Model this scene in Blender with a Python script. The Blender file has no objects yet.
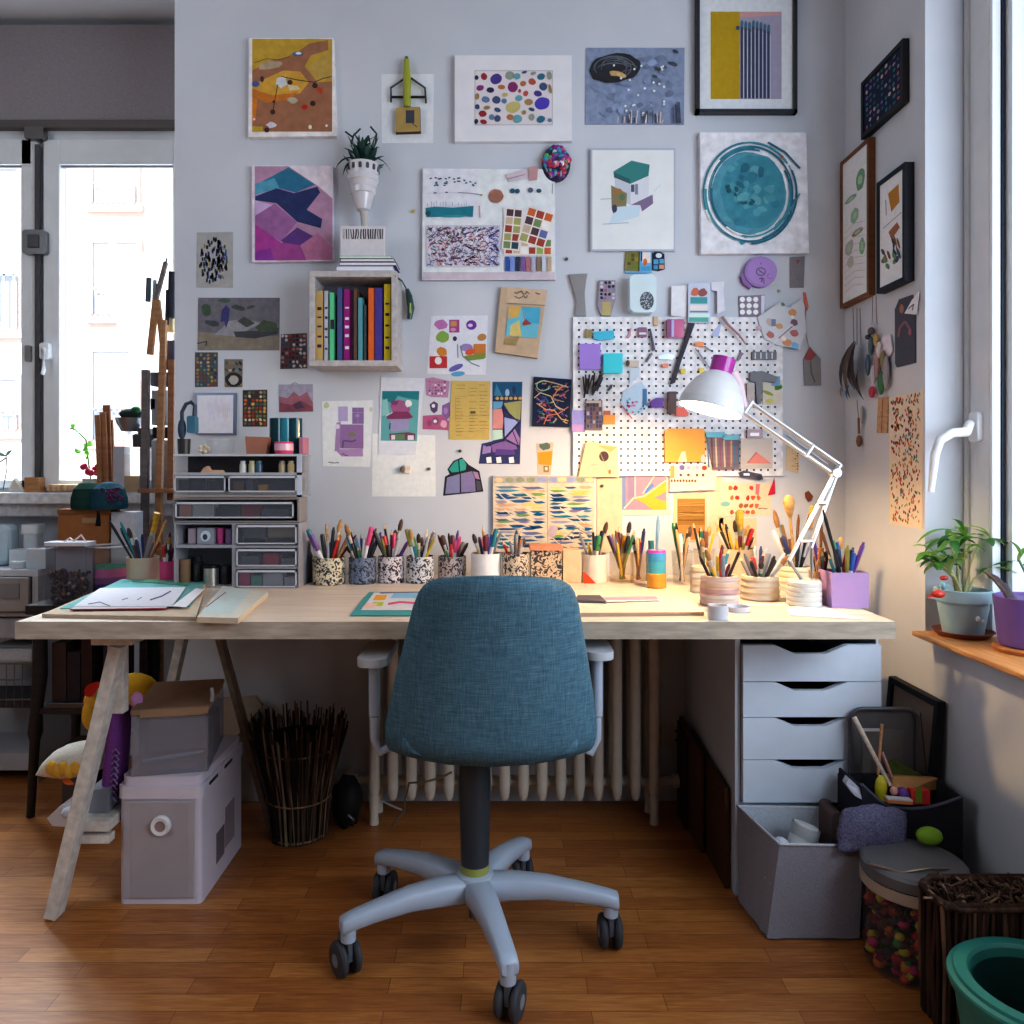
import bpy, math, random
from mathutils import Vector, Matrix
rnd = random.Random(11)
PI = math.pi
scene = bpy.context.scene
COL = scene.collection
# ---- measured camera: level, eye height 1.095 m -----------------------------------
F, CX, CY, H = 777.0, 500.0, 470.0, 1.095
YW = 2.57          # main wall
XR = 1.142         # right wall
XL = -1.076        # end of the main wall at the window niche
YN = 3.0           # niche wall with the left window
CEIL = 2.81
DT = 0.75          # desk top height
SILL = 0.672       # right window sill
FS = 1.0
def P(px, py, Y): return ((px - CX) * Y / F, Y, H - (py - CY) * Y / F)
def DX(px, Y): return (px - CX) * Y / F
def DZ(py, Y): return H - (py - CY) * Y / F
def YZ(py, z): return F * (H - z) / (py - CY)      # depth of a point at height z

def lin(c):
    out = []
    for v in c[:3]:
        v = max(0., min(255., v)) / 255.
        out.append(v / 12.92 if v <= 0.04045 else ((v + 0.055) / 1.055) ** 2.4)
    return tuple(out)
GAIN = [1.0]
# ---- materials ---------------------------------------------------------------------
MATS = {}
def nodes(name):
    m = bpy.data.materials.new(name); m.use_nodes = True
    nt = m.node_tree; nt.nodes.clear()
    return m, nt, nt.nodes.new, nt.links.new
def mat(kind):
    if kind in MATS: return MATS[kind]
    rough, metal, spec, bump, noise, scale = {
        'paper':  (.9, 0, .2, .0, .06, 60), 'paint': (.6, 0, .4, .02, .22, 45), 'canvas': (.85, 0, .2, .05, .17, 38),
        'plastic': (.38, 0, .5, 0, .04, 15), 'gloss': (.14, 0, .5, 0, .03, 12), 'metal': (.3, .9, .5, 0, .05, 20),
        'rubber': (.6, 0, .3, 0, .1, 30), 'fabric': (.95, 0, .1, .25, .18, 320), 'ceramic': (.45, 0, .5, .03, .08, 30),
        'card': (.85, 0, .2, .02, .10, 40), 'leaf': (.45, 0, .5, .05, .30, 25), 'twig': (.85, 0, .2, .3, .5, 60),
        'wood': (.55, 0, .3, .06, .25, 9), 'stone': (.9, 0, .2, .2, .2, 40), 'ink': (.5, 0, .4, 0, .05, 60),
        'frost': (.3, 0, .5, 0, .03, 10), 'glassy': (.06, 0, .5, 0, .0, 10), 'fur': (1., 0, .05, .9, .5, 260),
        'glow': (.5, 0, .3, 0, 0, 10)}[kind]
    m, nt, N, L = nodes(kind)
    out = N('ShaderNodeOutputMaterial'); b = N('ShaderNodeBsdfPrincipled')
    b.inputs['Roughness'].default_value = rough; b.inputs['Metallic'].default_value = metal
    b.inputs['Specular IOR Level'].default_value = spec
    at = N('ShaderNodeAttribute'); at.attribute_name = 'Col'
    tc = N('ShaderNodeTexCoord')
    nz = N('ShaderNodeTexNoise'); nz.inputs['Scale'].default_value = scale; nz.inputs['Detail'].default_value = 4
    if kind in ('wood',):
        mp = N('ShaderNodeMapping'); mp.inputs['Scale'].default_value = (1.5, 9, 9); L(tc.outputs['Object'], mp.inputs['Vector']); L(mp.outputs[0], nz.inputs['Vector'])
    elif kind == 'twig':
        mp = N('ShaderNodeMapping'); mp.inputs['Scale'].default_value = (1, 1, .15); L(tc.outputs['Object'], mp.inputs['Vector']); L(mp.outputs[0], nz.inputs['Vector'])
    else: L(tc.outputs['Object'], nz.inputs['Vector'])
    mr = N('ShaderNodeMapRange'); mr.inputs['From Min'].default_value = .25; mr.inputs['From Max'].default_value = .75
    mr.inputs['To Min'].default_value = 1 - noise; mr.inputs['To Max'].default_value = 1 + noise
    L(nz.outputs['Fac'], mr.inputs['Value'])
    mx = N('ShaderNodeVectorMath'); mx.operation = 'SCALE'
    L(at.outputs['Color'], mx.inputs[0]); L(mr.outputs[0], mx.inputs['Scale'])
    src = mx.outputs[0]
    if kind == 'ink':      # black brush marks printed over the base colour
        n2 = N('ShaderNodeTexNoise'); n2.inputs['Scale'].default_value = 75; n2.inputs['Detail'].default_value = 1.5; n2.inputs['Distortion'].default_value = 1.6
        L(tc.outputs['Object'], n2.inputs['Vector'])
        cr = N('ShaderNodeValToRGB'); cr.color_ramp.elements[0].position = .50; cr.color_ramp.elements[1].position = .54
        L(n2.outputs['Fac'], cr.inputs['Fac'])
        mc = N('ShaderNodeMix'); mc.data_type = 'RGBA'
        L(cr.outputs['Color'], mc.inputs['Factor']); L(src, mc.inputs['A']); mc.inputs['B'].default_value = (.03, .03, .045, 1)
        src = mc.outputs['Result']
    L(src, b.inputs['Base Color'])
    if bump:
        bp = N('ShaderNodeBump'); bp.inputs['Strength'].default_value = bump; bp.inputs['Distance'].default_value = .004
        L(nz.outputs['Fac'], bp.inputs['Height']); L(bp.outputs[0], b.inputs['Normal'])
    sh = b.outputs[0]
    if kind in ('frost', 'glassy'):
        tr = N('ShaderNodeBsdfTransparent'); ms = N('ShaderNodeMixShader')
        ms.inputs[0].default_value = .33 if kind == 'frost' else .13
        L(tr.outputs[0], ms.inputs[1]); L(sh, ms.inputs[2]); sh = ms.outputs[0]
    if kind == 'glow':
        e = N('ShaderNodeEmission'); L(at.outputs['Color'], e.inputs['Color']); e.inputs['Strength'].default_value = 12; sh = e.outputs[0]
    if kind == 'leaf':
        tl = N('ShaderNodeBsdfTranslucent'); L(src, tl.inputs['Color']); ms = N('ShaderNodeMixShader'); ms.inputs[0].default_value = .3
        L(sh, ms.inputs[1]); L(tl.outputs[0], ms.inputs[2]); sh = ms.outputs[0]
    L(sh, out.inputs['Surface'])
    MATS[kind] = m
    return m

def special(name):
    if name in MATS: return MATS[name]
    m, nt, N, L = nodes(name)
    out = N('ShaderNodeOutputMaterial'); b = N('ShaderNodeBsdfPrincipled'); L(b.outputs[0], out.inputs['Surface'])
    tc = N('ShaderNodeTexCoord')
    def ramp(fac, stops):
        r = N('ShaderNodeValToRGB'); e = r.color_ramp.elements
        e[0].position, e[0].color = stops[0][0], (*lin(stops[0][1]), 1); e[1].position, e[1].color = stops[-1][0], (*lin(stops[-1][1]), 1)
        for p, c in stops[1:-1]:
            k = e.new(p); k.color = (*lin(c), 1)
        L(fac, r.inputs['Fac']); return r.outputs['Color']
    def noise(scale, detail=4, vec=None, sc=None, dist=0):
        n = N('ShaderNodeTexNoise'); n.inputs['Scale'].default_value = scale; n.inputs['Detail'].default_value = detail; n.inputs['Distortion'].default_value = dist
        mp = N('ShaderNodeMapping'); mp.inputs['Scale'].default_value = sc or (1, 1, 1)
        L(vec or tc.outputs['Object'], mp.inputs['Vector']); L(mp.outputs[0], n.inputs['Vector']); return n.outputs['Fac']
    def bump(h, s, d):
        k = N('ShaderNodeBump'); k.inputs['Strength'].default_value = s; k.inputs['Distance'].default_value = d; L(h, k.inputs['Height']); L(k.outputs[0], b.inputs['Normal'])
    if name == 'plaster':
        L(ramp(noise(3.2, 6), [(.3, (200, 205, 215)), (.7, (211, 215, 223))]), b.inputs['Base Color'])
        b.inputs['Roughness'].default_value = .85; bump(noise(28, 8), .12, .004)
    elif name == 'ceiling_paint':
        L(ramp(noise(2), [(.3, (214, 216, 220)), (.7, (224, 226, 230))]), b.inputs['Base Color']); b.inputs['Roughness'].default_value = .9
    elif name == 'parquet':
        br = N('ShaderNodeTexBrick'); br.offset = .37; br.offset_frequency = 2
        br.inputs['Scale'].default_value = 1; br.inputs['Brick Width'].default_value = .42; br.inputs['Row Height'].default_value = .052
        br.inputs['Mortar Size'].default_value = .0007; br.inputs['Mortar Smooth'].default_value = .2; br.inputs['Bias'].default_value = 0
        br.inputs['Color1'].default_value = (0, 0, 0, 1); br.inputs['Color2'].default_value = (1, 1, 1, 1); br.inputs['Mortar'].default_value = (.5, .5, .5, 1)
        L(tc.outputs['Object'], br.inputs['Vector'])
        g = noise(6, 6, None, (2.2, 26, 1), .6)
        mxn = N('ShaderNodeMath'); mxn.operation = 'MULTIPLY_ADD'; mxn.inputs[1].default_value = .72
        sep = N('ShaderNodeRGBToBW'); L(br.outputs['Color'], sep.inputs[0])
        m2 = N('ShaderNodeMath'); m2.operation = 'MULTIPLY'; m2.inputs[1].default_value = .26; L(sep.outputs[0], m2.inputs[0])
        L(g, mxn.inputs[0]); L(m2.outputs[0], mxn.inputs[2])
        c = ramp(mxn.outputs[0], [(.12, (120, 70, 34)), (.42, (160, 100, 52)), (.62, (182, 122, 66)), (.85, (202, 148, 90))])
        mo = N('ShaderNodeMix'); mo.data_type = 'RGBA'; L(br.outputs['Fac'], mo.inputs['Factor']); L(c, mo.inputs['A']); mo.inputs['B'].default_value = (*lin((88, 50, 26)), 1)
        L(mo.outputs['Result'], b.inputs['Base Color'])
        b.inputs['Roughness'].default_value = .4; b.inputs['Specular IOR Level'].default_value = .75
        bump(br.outputs['Fac'], -.25, .002)
    elif name == 'birch':
        g = noise(5, 8, None, (1.3, 22, 22), .5)
        L(ramp(g, [(.25, (204, 184, 164)), (.5, (218, 202, 186)), (.75, (228, 215, 202))]), b.inputs['Base Color']); b.inputs['Roughness'].default_value = .42
    elif name == 'chair_weave':
        w1 = noise(7, 3, None, (4, 4, 75)); w2 = noise(7, 3, None, (95, 4, 5)); fine = noise(600, 2)
        a = N('ShaderNodeMath'); a.operation = 'ADD'; L(w1, a.inputs[0]); L(w2, a.inputs[1])
        a2 = N('ShaderNodeMath'); a2.operation = 'MULTIPLY_ADD'; a2.inputs[1].default_value = .6; L(fine, a2.inputs[0]); L(a.outputs[0], a2.inputs[2])
        a3 = N('ShaderNodeMath'); a3.operation = 'MULTIPLY'; a3.inputs[1].default_value = .385; L(a2.outputs[0], a3.inputs[0])
        L(ramp(a3.outputs[0], [(.36, (60, 88, 104)), (.5, (80, 113, 131)), (.64, (104, 139, 156))]), b.inputs['Base Color']); b.inputs['Roughness'].default_value = .95
        b.inputs['Specular IOR Level'].default_value = .15
        bump(a2.outputs[0], .35, .002)
    elif name == 'sill_wood':
        L(ramp(noise(5, 8, None, (20, 1.5, 20), .5), [(.3, (176, 122, 72)), (.7, (214, 164, 108))]), b.inputs['Base Color']); b.inputs['Roughness'].default_value = .45
    elif name == 'facade':
        L(ramp(noise(1.5, 4), [(.3, (226, 218, 208)), (.7, (240, 234, 226))]), b.inputs['Base Color']); b.inputs['Roughness'].default_value = .9
    elif name == 'pane':
        tr = N('ShaderNodeBsdfTransparent'); gl = N('ShaderNodeBsdfGlossy'); gl.inputs['Roughness'].default_value = .02
        ms = N('ShaderNodeMixShader'); ms.inputs[0].default_value = .05
        L(tr.outputs[0], ms.inputs[1]); L(gl.outputs[0], ms.inputs[2]); L(ms.outputs[0], out.inputs['Surface'])
    MATS[name] = m
    return m

# ---- mesh builder ------------------------------------------------------------------
WHITE = (232, 232, 234)
class MB:
    def __init__(s): s.v = []; s.f = []; s.c = []; s.sm = []
    def add(s, vs, fs, col, smooth=False):
        o = len(s.v); s.v += [tuple(v) for v in vs]
        col = lin(col)
        if GAIN[0] != 1:
            wh = (min(col) / max(max(col), 1e-4)) ** 1.5; g = 1 + (GAIN[0] - 1) * (.25 + .75 * wh); col = tuple(min(.86, k * g) for k in col)
        for f in fs: s.f.append([i + o for i in f]); s.c.append(col); s.sm.append(smooth)
        return s
    def box(s, x0, x1, y0, y1, z0, z1, col, M=None):
        vs = [Vector((x, y, z)) for z in (z0, z1) for y in (y0, y1) for x in (x0, x1)]
        if M: vs = [M @ v for v in vs]
        return s.add(vs, [(0, 2, 3, 1), (4, 5, 7, 6), (0, 1, 5, 4), (2, 6, 7, 3), (0, 4, 6, 2), (1, 3, 7, 5)], col)
    def rbox(s, x0, x1, y0, y1, z0, z1, r, col, n=4, axis='z', M=None):
        """box with rounded corners about one axis"""
        lo, hi = {'z': ((x0, x1, y0, y1), (z0, z1)), 'y': ((x0, x1, z0, z1), (y0, y1)), 'x': ((y0, y1, z0, z1), (x0, x1))}[axis]
        pts = rrect(*lo, r, n)
        def mk(a, b, h): return Vector({'z': (a, b, h), 'y': (a, h, b), 'x': (h, a, b)}[axis])
        A = [mk(a, b, hi[0]) for a, b in pts]; B = [mk(a, b, hi[1]) for a, b in pts]
        if M: A = [M @ p for p in A]; B = [M @ p for p in B]
        k = len(pts); s.add(A + B, [(i, (i + 1) % k, k + (i + 1) % k, k + i) for i in range(k)], col, True)
        return s.add(A, [list(range(k))[::-1]], col).add(B, [list(range(k))], col)
    def tube(s, pts, r, col, n=8, cap=True, smooth=True):
        pts = [Vector(p) for p in pts]; k = len(pts)
        rs = r if isinstance(r, (list, tuple)) else [r] * k
        vs = []; up = None
        for i, p in enumerate(pts):
            t = (pts[min(i + 1, k - 1)] - pts[max(i - 1, 0)])
            t = t.normalized() if t.length > 1e-9 else Vector((0, 0, 1))
            if up is None: up = Vector((0, 1, 0)) if abs(t.z) > .8 else Vector((0, 0, 1))
            a = t.cross(up)
            if a.length < 1e-6: a = t.cross(Vector((1, 0, 0)))
            a.normalize(); b = t.cross(a).normalized(); up = b * -1 if False else b.cross(t) if False else up
            for j in range(n):
                an = 2 * PI * j / n; vs.append(p + (a * math.cos(an) + b * math.sin(an)) * rs[i])
        s.add(vs, [(i * n + j, i * n + (j + 1) % n, (i + 1) * n + (j + 1) % n, (i + 1) * n + j) for i in range(k - 1) for j in range(n)], col, smooth)
        if cap: s.add(vs[:n], [list(range(n))[::-1]], col); s.add(vs[-n:], [list(range(n))], col)
        return s
    def bar(s, a, b, w, h, col, up=(0, 0, 1)):
        """square bar from a to b, w across, h along up"""
        a, b = Vector(a), Vector(b); t = (b - a).normalized(); x = t.cross(Vector(up)).normalized(); z = x.cross(t)
        vs = [p + x * (sx * w / 2) + z * (sz * h / 2) for p in (a, b) for sx, sz in ((-1, -1), (1, -1), (1, 1), (-1, 1))]
        return s.add(vs, [(0, 1, 2, 3), (7, 6, 5, 4), (0, 4, 5, 1), (1, 5, 6, 2), (2, 6, 7, 3), (3, 7, 4, 0)], col)
    def lathe(s, prof, c, col, n=28, smooth=True, M=None, cols=None):
        c = Vector(c); k = len(prof); vs = []
        for r, z in prof:
            for j in range(n):
                an = 2 * PI * j / n; v = Vector((r * math.cos(an), r * math.sin(an), z))
                vs.append(c + (M @ v if M else v))
        o = len(s.v)
        for i in range(k - 1):
            s.add(vs[i * n:(i + 2) * n], [(j, (j + 1) % n, n + (j + 1) % n, n + j) for j in range(n)], cols[i] if cols else col, smooth)
        return s
    def blob(s, c, r, col, n=12, m=8, M=None, fn=None):
        prof = []; c = Vector(c); rx, ry, rz = r if isinstance(r, (tuple, list)) else (r, r, r); vs = []
        for i in range(m + 1):
            th = PI * i / m
            for j in range(n):
                ph = 2 * PI * j / n; d = Vector((math.sin(th) * math.cos(ph), math.sin(th) * math.sin(ph), -math.cos(th)))
                k = fn(d) if fn else 1
                v = Vector((d.x * rx, d.y * ry, d.z * rz)) * k; vs.append(c + (M @ v if M else v))
        return s.add(vs, [(i * n + j, i * n + (j + 1) % n, (i + 1) * n + (j + 1) % n, (i + 1) * n + j) for i in range(m) for j in range(n)], col, True)
    def poly(s, pts, col): return s.add(pts, [list(range(len(pts)))], col)
    def prism(s, pts, d, col):
        """extrude a flat outline along vector d"""
        d = Vector(d); A = [Vector(p) for p in pts]; B = [p + d for p in A]; k = len(A)
        s.add(A + B, [(i, (i + 1) % k, k + (i + 1) % k, k + i) for i in range(k)], col)
        return s.add(A, [list(range(k))[::-1]], col).add(B, [list(range(k))], col)
    def leaf(s, a, b, w, col, bend=.2, up=(0, 0, 1), n=6):
        a, b = Vector(a), Vector(b); t = b - a; Ln = t.length; t.normalize(); up = Vector(up)
        x = t.cross(up); x = x.normalized() if x.length > 1e-5 else Vector((1, 0, 0)); z = x.cross(t)
        vs = []
        for i in range(n + 1):
            u = i / n; ww = w * (math.sin(PI * min(1, u * .92 + .05)) ** .8); p = a + t * (Ln * u) + z * (bend * Ln * 4 * u * (1 - u))
            vs += [p - x * ww / 2 + z * ww * .15, p, p + x * ww / 2 + z * ww * .15]
        return s.add(vs, [q for i in range(n) for q in ((3 * i, 3 * i + 1, 3 * i + 4, 3 * i + 3), (3 * i + 1, 3 * i + 2, 3 * i + 5, 3 * i + 4))], col, True)
    def build(s, name, m='plastic', parent=None, bevel=0, origin=None):
        V = s.v
        me = bpy.data.meshes.new(name)
        if origin is None:
            xs, ys, zs = zip(*V); origin = ((min(xs) + max(xs)) / 2, (min(ys) + max(ys)) / 2, min(zs))
        o = Vector(origin)
        me.from_pydata([tuple(Vector(v) - o) for v in V], [], s.f)
        at = me.color_attributes.new('Col', 'FLOAT_COLOR', 'CORNER')
        buf = []
        for f, c in zip(s.f, s.c): buf += [c[0], c[1], c[2], 1.0] * len(f)
        at.data.foreach_set('color', buf)
        me.polygons.foreach_set('use_smooth', s.sm)
        me.materials.append(m if not isinstance(m, str) else (mat(m) if m in KINDS else special(m)))
        me.update()
        ob = bpy.data.objects.new(name, me); COL.objects.link(ob)
        ORG[ob.name] = o
        if parent is not None:
            ob.parent = parent; ob.location = o - ORG[parent.name]
        else: ob.location = o
        if bevel:
            b = ob.modifiers.new('Bevel', 'BEVEL'); b.width = bevel; b.segments = 2; b.limit_method = 'ANGLE'; b.angle_limit = .7
        return ob
ORG = {}
KINDS = ('paper', 'paint', 'canvas', 'plastic', 'gloss', 'metal', 'rubber', 'fabric', 'ceramic', 'card', 'leaf', 'twig', 'wood', 'stone', 'ink', 'frost', 'glassy', 'fur', 'glow')
def rrect(x0, x1, y0, y1, r, n=4):
    pts = []
    for cx, cy, a0 in ((x1 - r, y1 - r, 0), (x0 + r, y1 - r, 90), (x0 + r, y0 + r, 180), (x1 - r, y0 + r, 270)):
        for i in range(n + 1):
            a = math.radians(a0 + 90 * i / n); pts.append((cx + r * math.cos(a), cy + r * math.sin(a)))
    return pts
def tag(o, label, cat, group=None, kind=None):
    o['label'] = label; o['category'] = cat
    if group: o['group'] = group
    if kind: o['kind'] = kind
    return o
def thing(name, label, cat, loc, group=None):
    o = bpy.data.objects.new(name, None); COL.objects.link(o); o.location = loc; o.empty_display_size = .02
    ORG[o.name] = Vector(loc)
    return tag(o, label, cat, group)
def struct(name, mb, m, bevel=0, parent=None):
    o = mb.build(name, m, parent, bevel)
    if parent is None: o['kind'] = 'structure'
    return o

# ---- flat art on walls and on the desk ---------------------------------------------
def WM(off0=-.0004):
    return lambda px, py, o: P(px, py, YW - o - off0)
def PM(Y):                                             # any plane facing the room at depth Y
    return lambda px, py, o: P(px, py, Y - o)
def RM(off0=-.0004):
    def f(px, py, o):
        X = XR - o - off0; Y = F * X / (px - CX); return (X, Y, H - (py - CY) * Y / F)
    return f
def DM(z0):
    def f(px, py, o):
        z = z0 + o; Y = F * (H - z) / (py - CY); return ((px - CX) * Y / F, Y, z)
    return f
class Art(MB):
    """layers of paint or print on a flat sheet; T maps drawing coordinates to measured ones"""
    def __init__(s, mp, T=(0, 0, 1)): super().__init__(); s.mp = mp; s.T = T; s.o = 0; s.step = .00025
    def q(s, p): return (s.T[0] + p[0] / s.T[2], s.T[1] + p[1] / s.T[2])
    def slab(s, pts, t, col, side=None):
        if len(pts) == 2: (x0, y0), (x1, y1) = pts; pts = [(x0, y0), (x1, y0), (x1, y1), (x0, y1)]
        pts = [s.q(p) for p in pts]
        fr = [Vector(s.mp(*p, s.o + t)) for p in pts]; n = (Vector(s.mp(*pts[0], s.o + t + .01)) - fr[0])
        # back face: the same outline pushed straight back along the sheet's normal
        a = (fr[1] - fr[0]).cross(fr[-1] - fr[0]).normalized(); a = -a if a.dot(n) > 0 else a
        bk = [p + a * t for p in fr]; k = len(fr)
        s.add(fr + bk, [(i, (i + 1) % k, k + (i + 1) % k, k + i) for i in range(k)], side or col)
        s.add(fr, [list(range(k))], col); s.add(bk, [list(range(k))[::-1]], side or col)
        s.o += t; s.o += s.step; return s
    def poly(s, pts, col, lift=True):
        s.add([s.mp(*s.q(p), s.o) for p in pts], [list(range(len(pts)))], col)
        if lift: s.o += s.step * .25
        return s
    def rect(s, x0, y0, x1, y1, col): return s.poly([(x0, y0), (x1, y0), (x1, y1), (x0, y1)], col)
    def ell(s, cx, cy, rx, ry, col, rot=0, n=14, wob=0):
        pts = []
        for i in range(n):
            a = 2 * PI * i / n; k = 1 + wob * (rnd.random() - .5); x, y = rx * math.cos(a) * k, ry * math.sin(a) * k
            pts.append((cx + x * math.cos(rot) - y * math.sin(rot), cy + x * math.sin(rot) + y * math.cos(rot)))
        return s.poly(pts, col)
    def line(s, pts, w, col):
        for (x0, y0), (x1, y1) in zip(pts, pts[1:]):
            dx, dy = x1 - x0, y1 - y0; l = math.hypot(dx, dy) or 1; nx, ny = -dy / l * w / 2, dx / l * w / 2
            s.poly([(x0 + nx, y0 + ny), (x1 + nx, y1 + ny), (x1 - nx, y1 - ny), (x0 - nx, y0 - ny)], col, False)
        s.o += s.step * .25; return s
    def arc(s, cx, cy, rx, ry, a0, a1, w, col, n=14):
        return s.line([(cx + rx * math.cos(math.radians(a0 + (a1 - a0) * i / n)), cy + ry * math.sin(math.radians(a0 + (a1 - a0) * i / n))) for i in range(n + 1)], w, col)
    def scrib(s, x0, y0, x1, h, col, w=2):
        """a line of handwriting-like strokes"""
        x = x0; pts = []
        while x < x1:
            pts.append((x, y0 + h * (rnd.random() - .5))); x += h * rnd.uniform(.3, .8)
        if len(pts) > 1: s.line(pts, w, col)
        return s
    def mosaic(s, x0, y0, x1, y1, nx, ny, pal, gap=.12, jit=.25, kind='r'):
        dx, dy = (x1 - x0) / nx, (y1 - y0) / ny
        for j in range(ny):
            for i in range(nx):
                cx, cy = x0 + (i + .5) * dx, y0 + (j + .5) * dy; c = rnd.choice(pal)
                if c is None: continue
                rx, ry = dx * (.5 - gap / 2) * rnd.uniform(1 - jit, 1), dy * (.5 - gap / 2) * rnd.uniform(1 - jit, 1)
                if kind == 'r': s.poly([(cx - rx, cy - ry), (cx + rx, cy - ry), (cx + rx, cy + ry), (cx - rx, cy + ry)], c, False)
                else:
                    o = s.o; s.ell(cx + dx * jit * (rnd.random() - .5) * .6, cy + dy * jit * (rnd.random() - .5) * .6, rx, ry, c, rnd.random() * 3, 9, .25); s.o = o
        s.o += s.step; return s
def wall_art(name, label, cat, T, pts, t, col, m='paper', off=-.0004, side=None, group=None, mp=None):
    a = Art(mp or WM(off), T); a.slab(pts, t, col, side); a.meta = (name, label, cat, m, group); return a
def done(a, parent=None, bevel=0):
    name, label, cat, m, group = a.meta
    o = a.build(name, m, parent, bevel)
    if parent is None: tag(o, label, cat, group)
    return o
LOOK = 'Medium High Contrast'
# =====================================================================================
# CAMERA, LIGHT
# =====================================================================================
cam = bpy.data.cameras.new('camera'); co = bpy.data.objects.new('camera', cam); COL.objects.link(co)
co.location = (0, 0, H); co.rotation_euler = (PI / 2, 0, 0)
cam.sensor_width = 36; cam.lens = F / 1024 * 36; cam.shift_x = (512 - CX) / 1024; cam.shift_y = -(512 - CY) / 1024; cam.clip_start = .02
scene.camera = co
scene.view_settings.view_transform = 'Standard'; scene.view_settings.look = LOOK; scene.view_settings.exposure = -.22; scene.view_settings.gamma = 1
w = bpy.data.worlds.new('sky'); scene.world = w; w.use_nodes = True
bg = w.node_tree.nodes['Background']
skyt = w.node_tree.nodes.new('ShaderNodeTexSky'); skyt.sky_type = 'PREETHAM' if 'PREETHAM' in [i.identifier for i in skyt.bl_rna.properties['sky_type'].enum_items] else 'HOSEK_WILKIE'
skyt.turbidity = 6; skyt.sun_direction = (.6, -.5, .62)
mixc = w.node_tree.nodes.new('ShaderNodeMix'); mixc.data_type = 'RGBA'; mixc.inputs['Factor'].default_value = .85
w.node_tree.links.new(skyt.outputs[0], mixc.inputs['A']); mixc.inputs['B'].default_value = (.86, .93, 1.0, 1)
w.node_tree.links.new(mixc.outputs['Result'], bg.inputs['Color']); bg.inputs['Strength'].default_value = 1.6
def area(name, loc, target, sx, sy, power, col):
    l = bpy.data.lights.new(name, 'AREA'); l.shape = 'RECTANGLE'; l.size = sx; l.size_y = sy; l.energy = power; l.color = col
    o = bpy.data.objects.new(name, l); COL.objects.link(o); o.location = loc
    o.rotation_euler = (Vector(target) - Vector(loc)).to_track_quat('-Z', 'Y').to_euler(); return o
area('right_window_daylight', (1.98, .35, 1.5), (.72, 1.95, .25), 1.7, 1.3, 51, (.72, .86, 1.0))
area('left_window_daylight', (-2.1, 4.6, 4.2), (-1.4, 2.2, .6), 2.4, 1.6, 720, (.78, .91, 1.0))
area('left_fill_light', (-2.4, .2, 2.1), (1.14, 1.8, .4), 1.4, 1.0, 20, (.92, .95, 1.0))  # added fill lamp to brighten the lower right wall, no window behind it
area('niche_ceiling_fill', (-2.0, 4.6, .1), (-1.7, 2.6, 2.8), 2.2, 1.2, 130, (.84, .92, 1.0))  # added lamp hidden below the sill, brightens the niche ceiling
sun = bpy.data.lights.new('sun', 'SUN'); sun.energy = 7; sun.angle = .02; so = bpy.data.objects.new('sun', sun); COL.objects.link(so)
so.rotation_euler = Vector((.25, .8, -.55)).to_track_quat('-Z', 'Y').to_euler()

# =====================================================================================
# ROOM
# =====================================================================================
RX0, RY0 = -2.6, -1.2
m_ = MB().box(RX0, 1.6, RY0, 3.2, -.05, 0, (160, 100, 50)); struct('floor', m_, 'parquet')
struct('ceiling', MB().box(RX0, 1.6, RY0, 3.2, CEIL, CEIL + .05, WHITE), 'ceiling_paint')
struct('wall_back', MB().box(XL, XR + .2, YW, YN + .2, 0, CEIL, WHITE), 'plaster')
# niche wall with the left window opening
WX0, WX1, WZ0, WZ1 = -2.35, -1.02, 1.0, 2.40
n_ = MB()
n_.box(RX0, XL, YN, YN + .2, 0, WZ0, WHITE); n_.box(RX0, WX0, YN, YN + .2, WZ0, WZ1, WHITE); n_.box(RX0, XL, YN, YN + .2, WZ1, CEIL, WHITE)
struct('wall_left_niche', n_, 'plaster')
struct('wall_left', MB().box(RX0 - .1, RX0, RY0, 3.2, 0, CEIL, (120, 112, 106)), 'paint')
struct('wall_behind_camera', MB().box(RX0 - .1, 1.6, RY0 - .1, RY0, 0, CEIL, (120, 112, 106)), 'paint')
# right wall with a deep window recess
RY1, RYa, RZ1 = 2.087, -.8, 2.72
r_ = MB()
r_.box(XR, XR + .45, RY1, YW, 0, CEIL, WHITE); r_.box(XR, XR + .45, RYa, RY1, 0, .65, WHITE)
r_.box(XR, XR + .45, RY0, RYa, 0, CEIL, WHITE); r_.box(XR, XR + .45, RYa, RY1, RZ1, CEIL, WHITE)
struct('wall_right', r_, 'plaster')
struct('trim_1', MB().box(1.085, 1.36, RYa, 2.05, .658, SILL, (200, 150, 95)), 'sill_wood', .004)
struct('baseboard_left', MB().box(RX0, XL, YN - .02, YN, 0, .09, (222, 222, 224)), 'paint')
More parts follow.
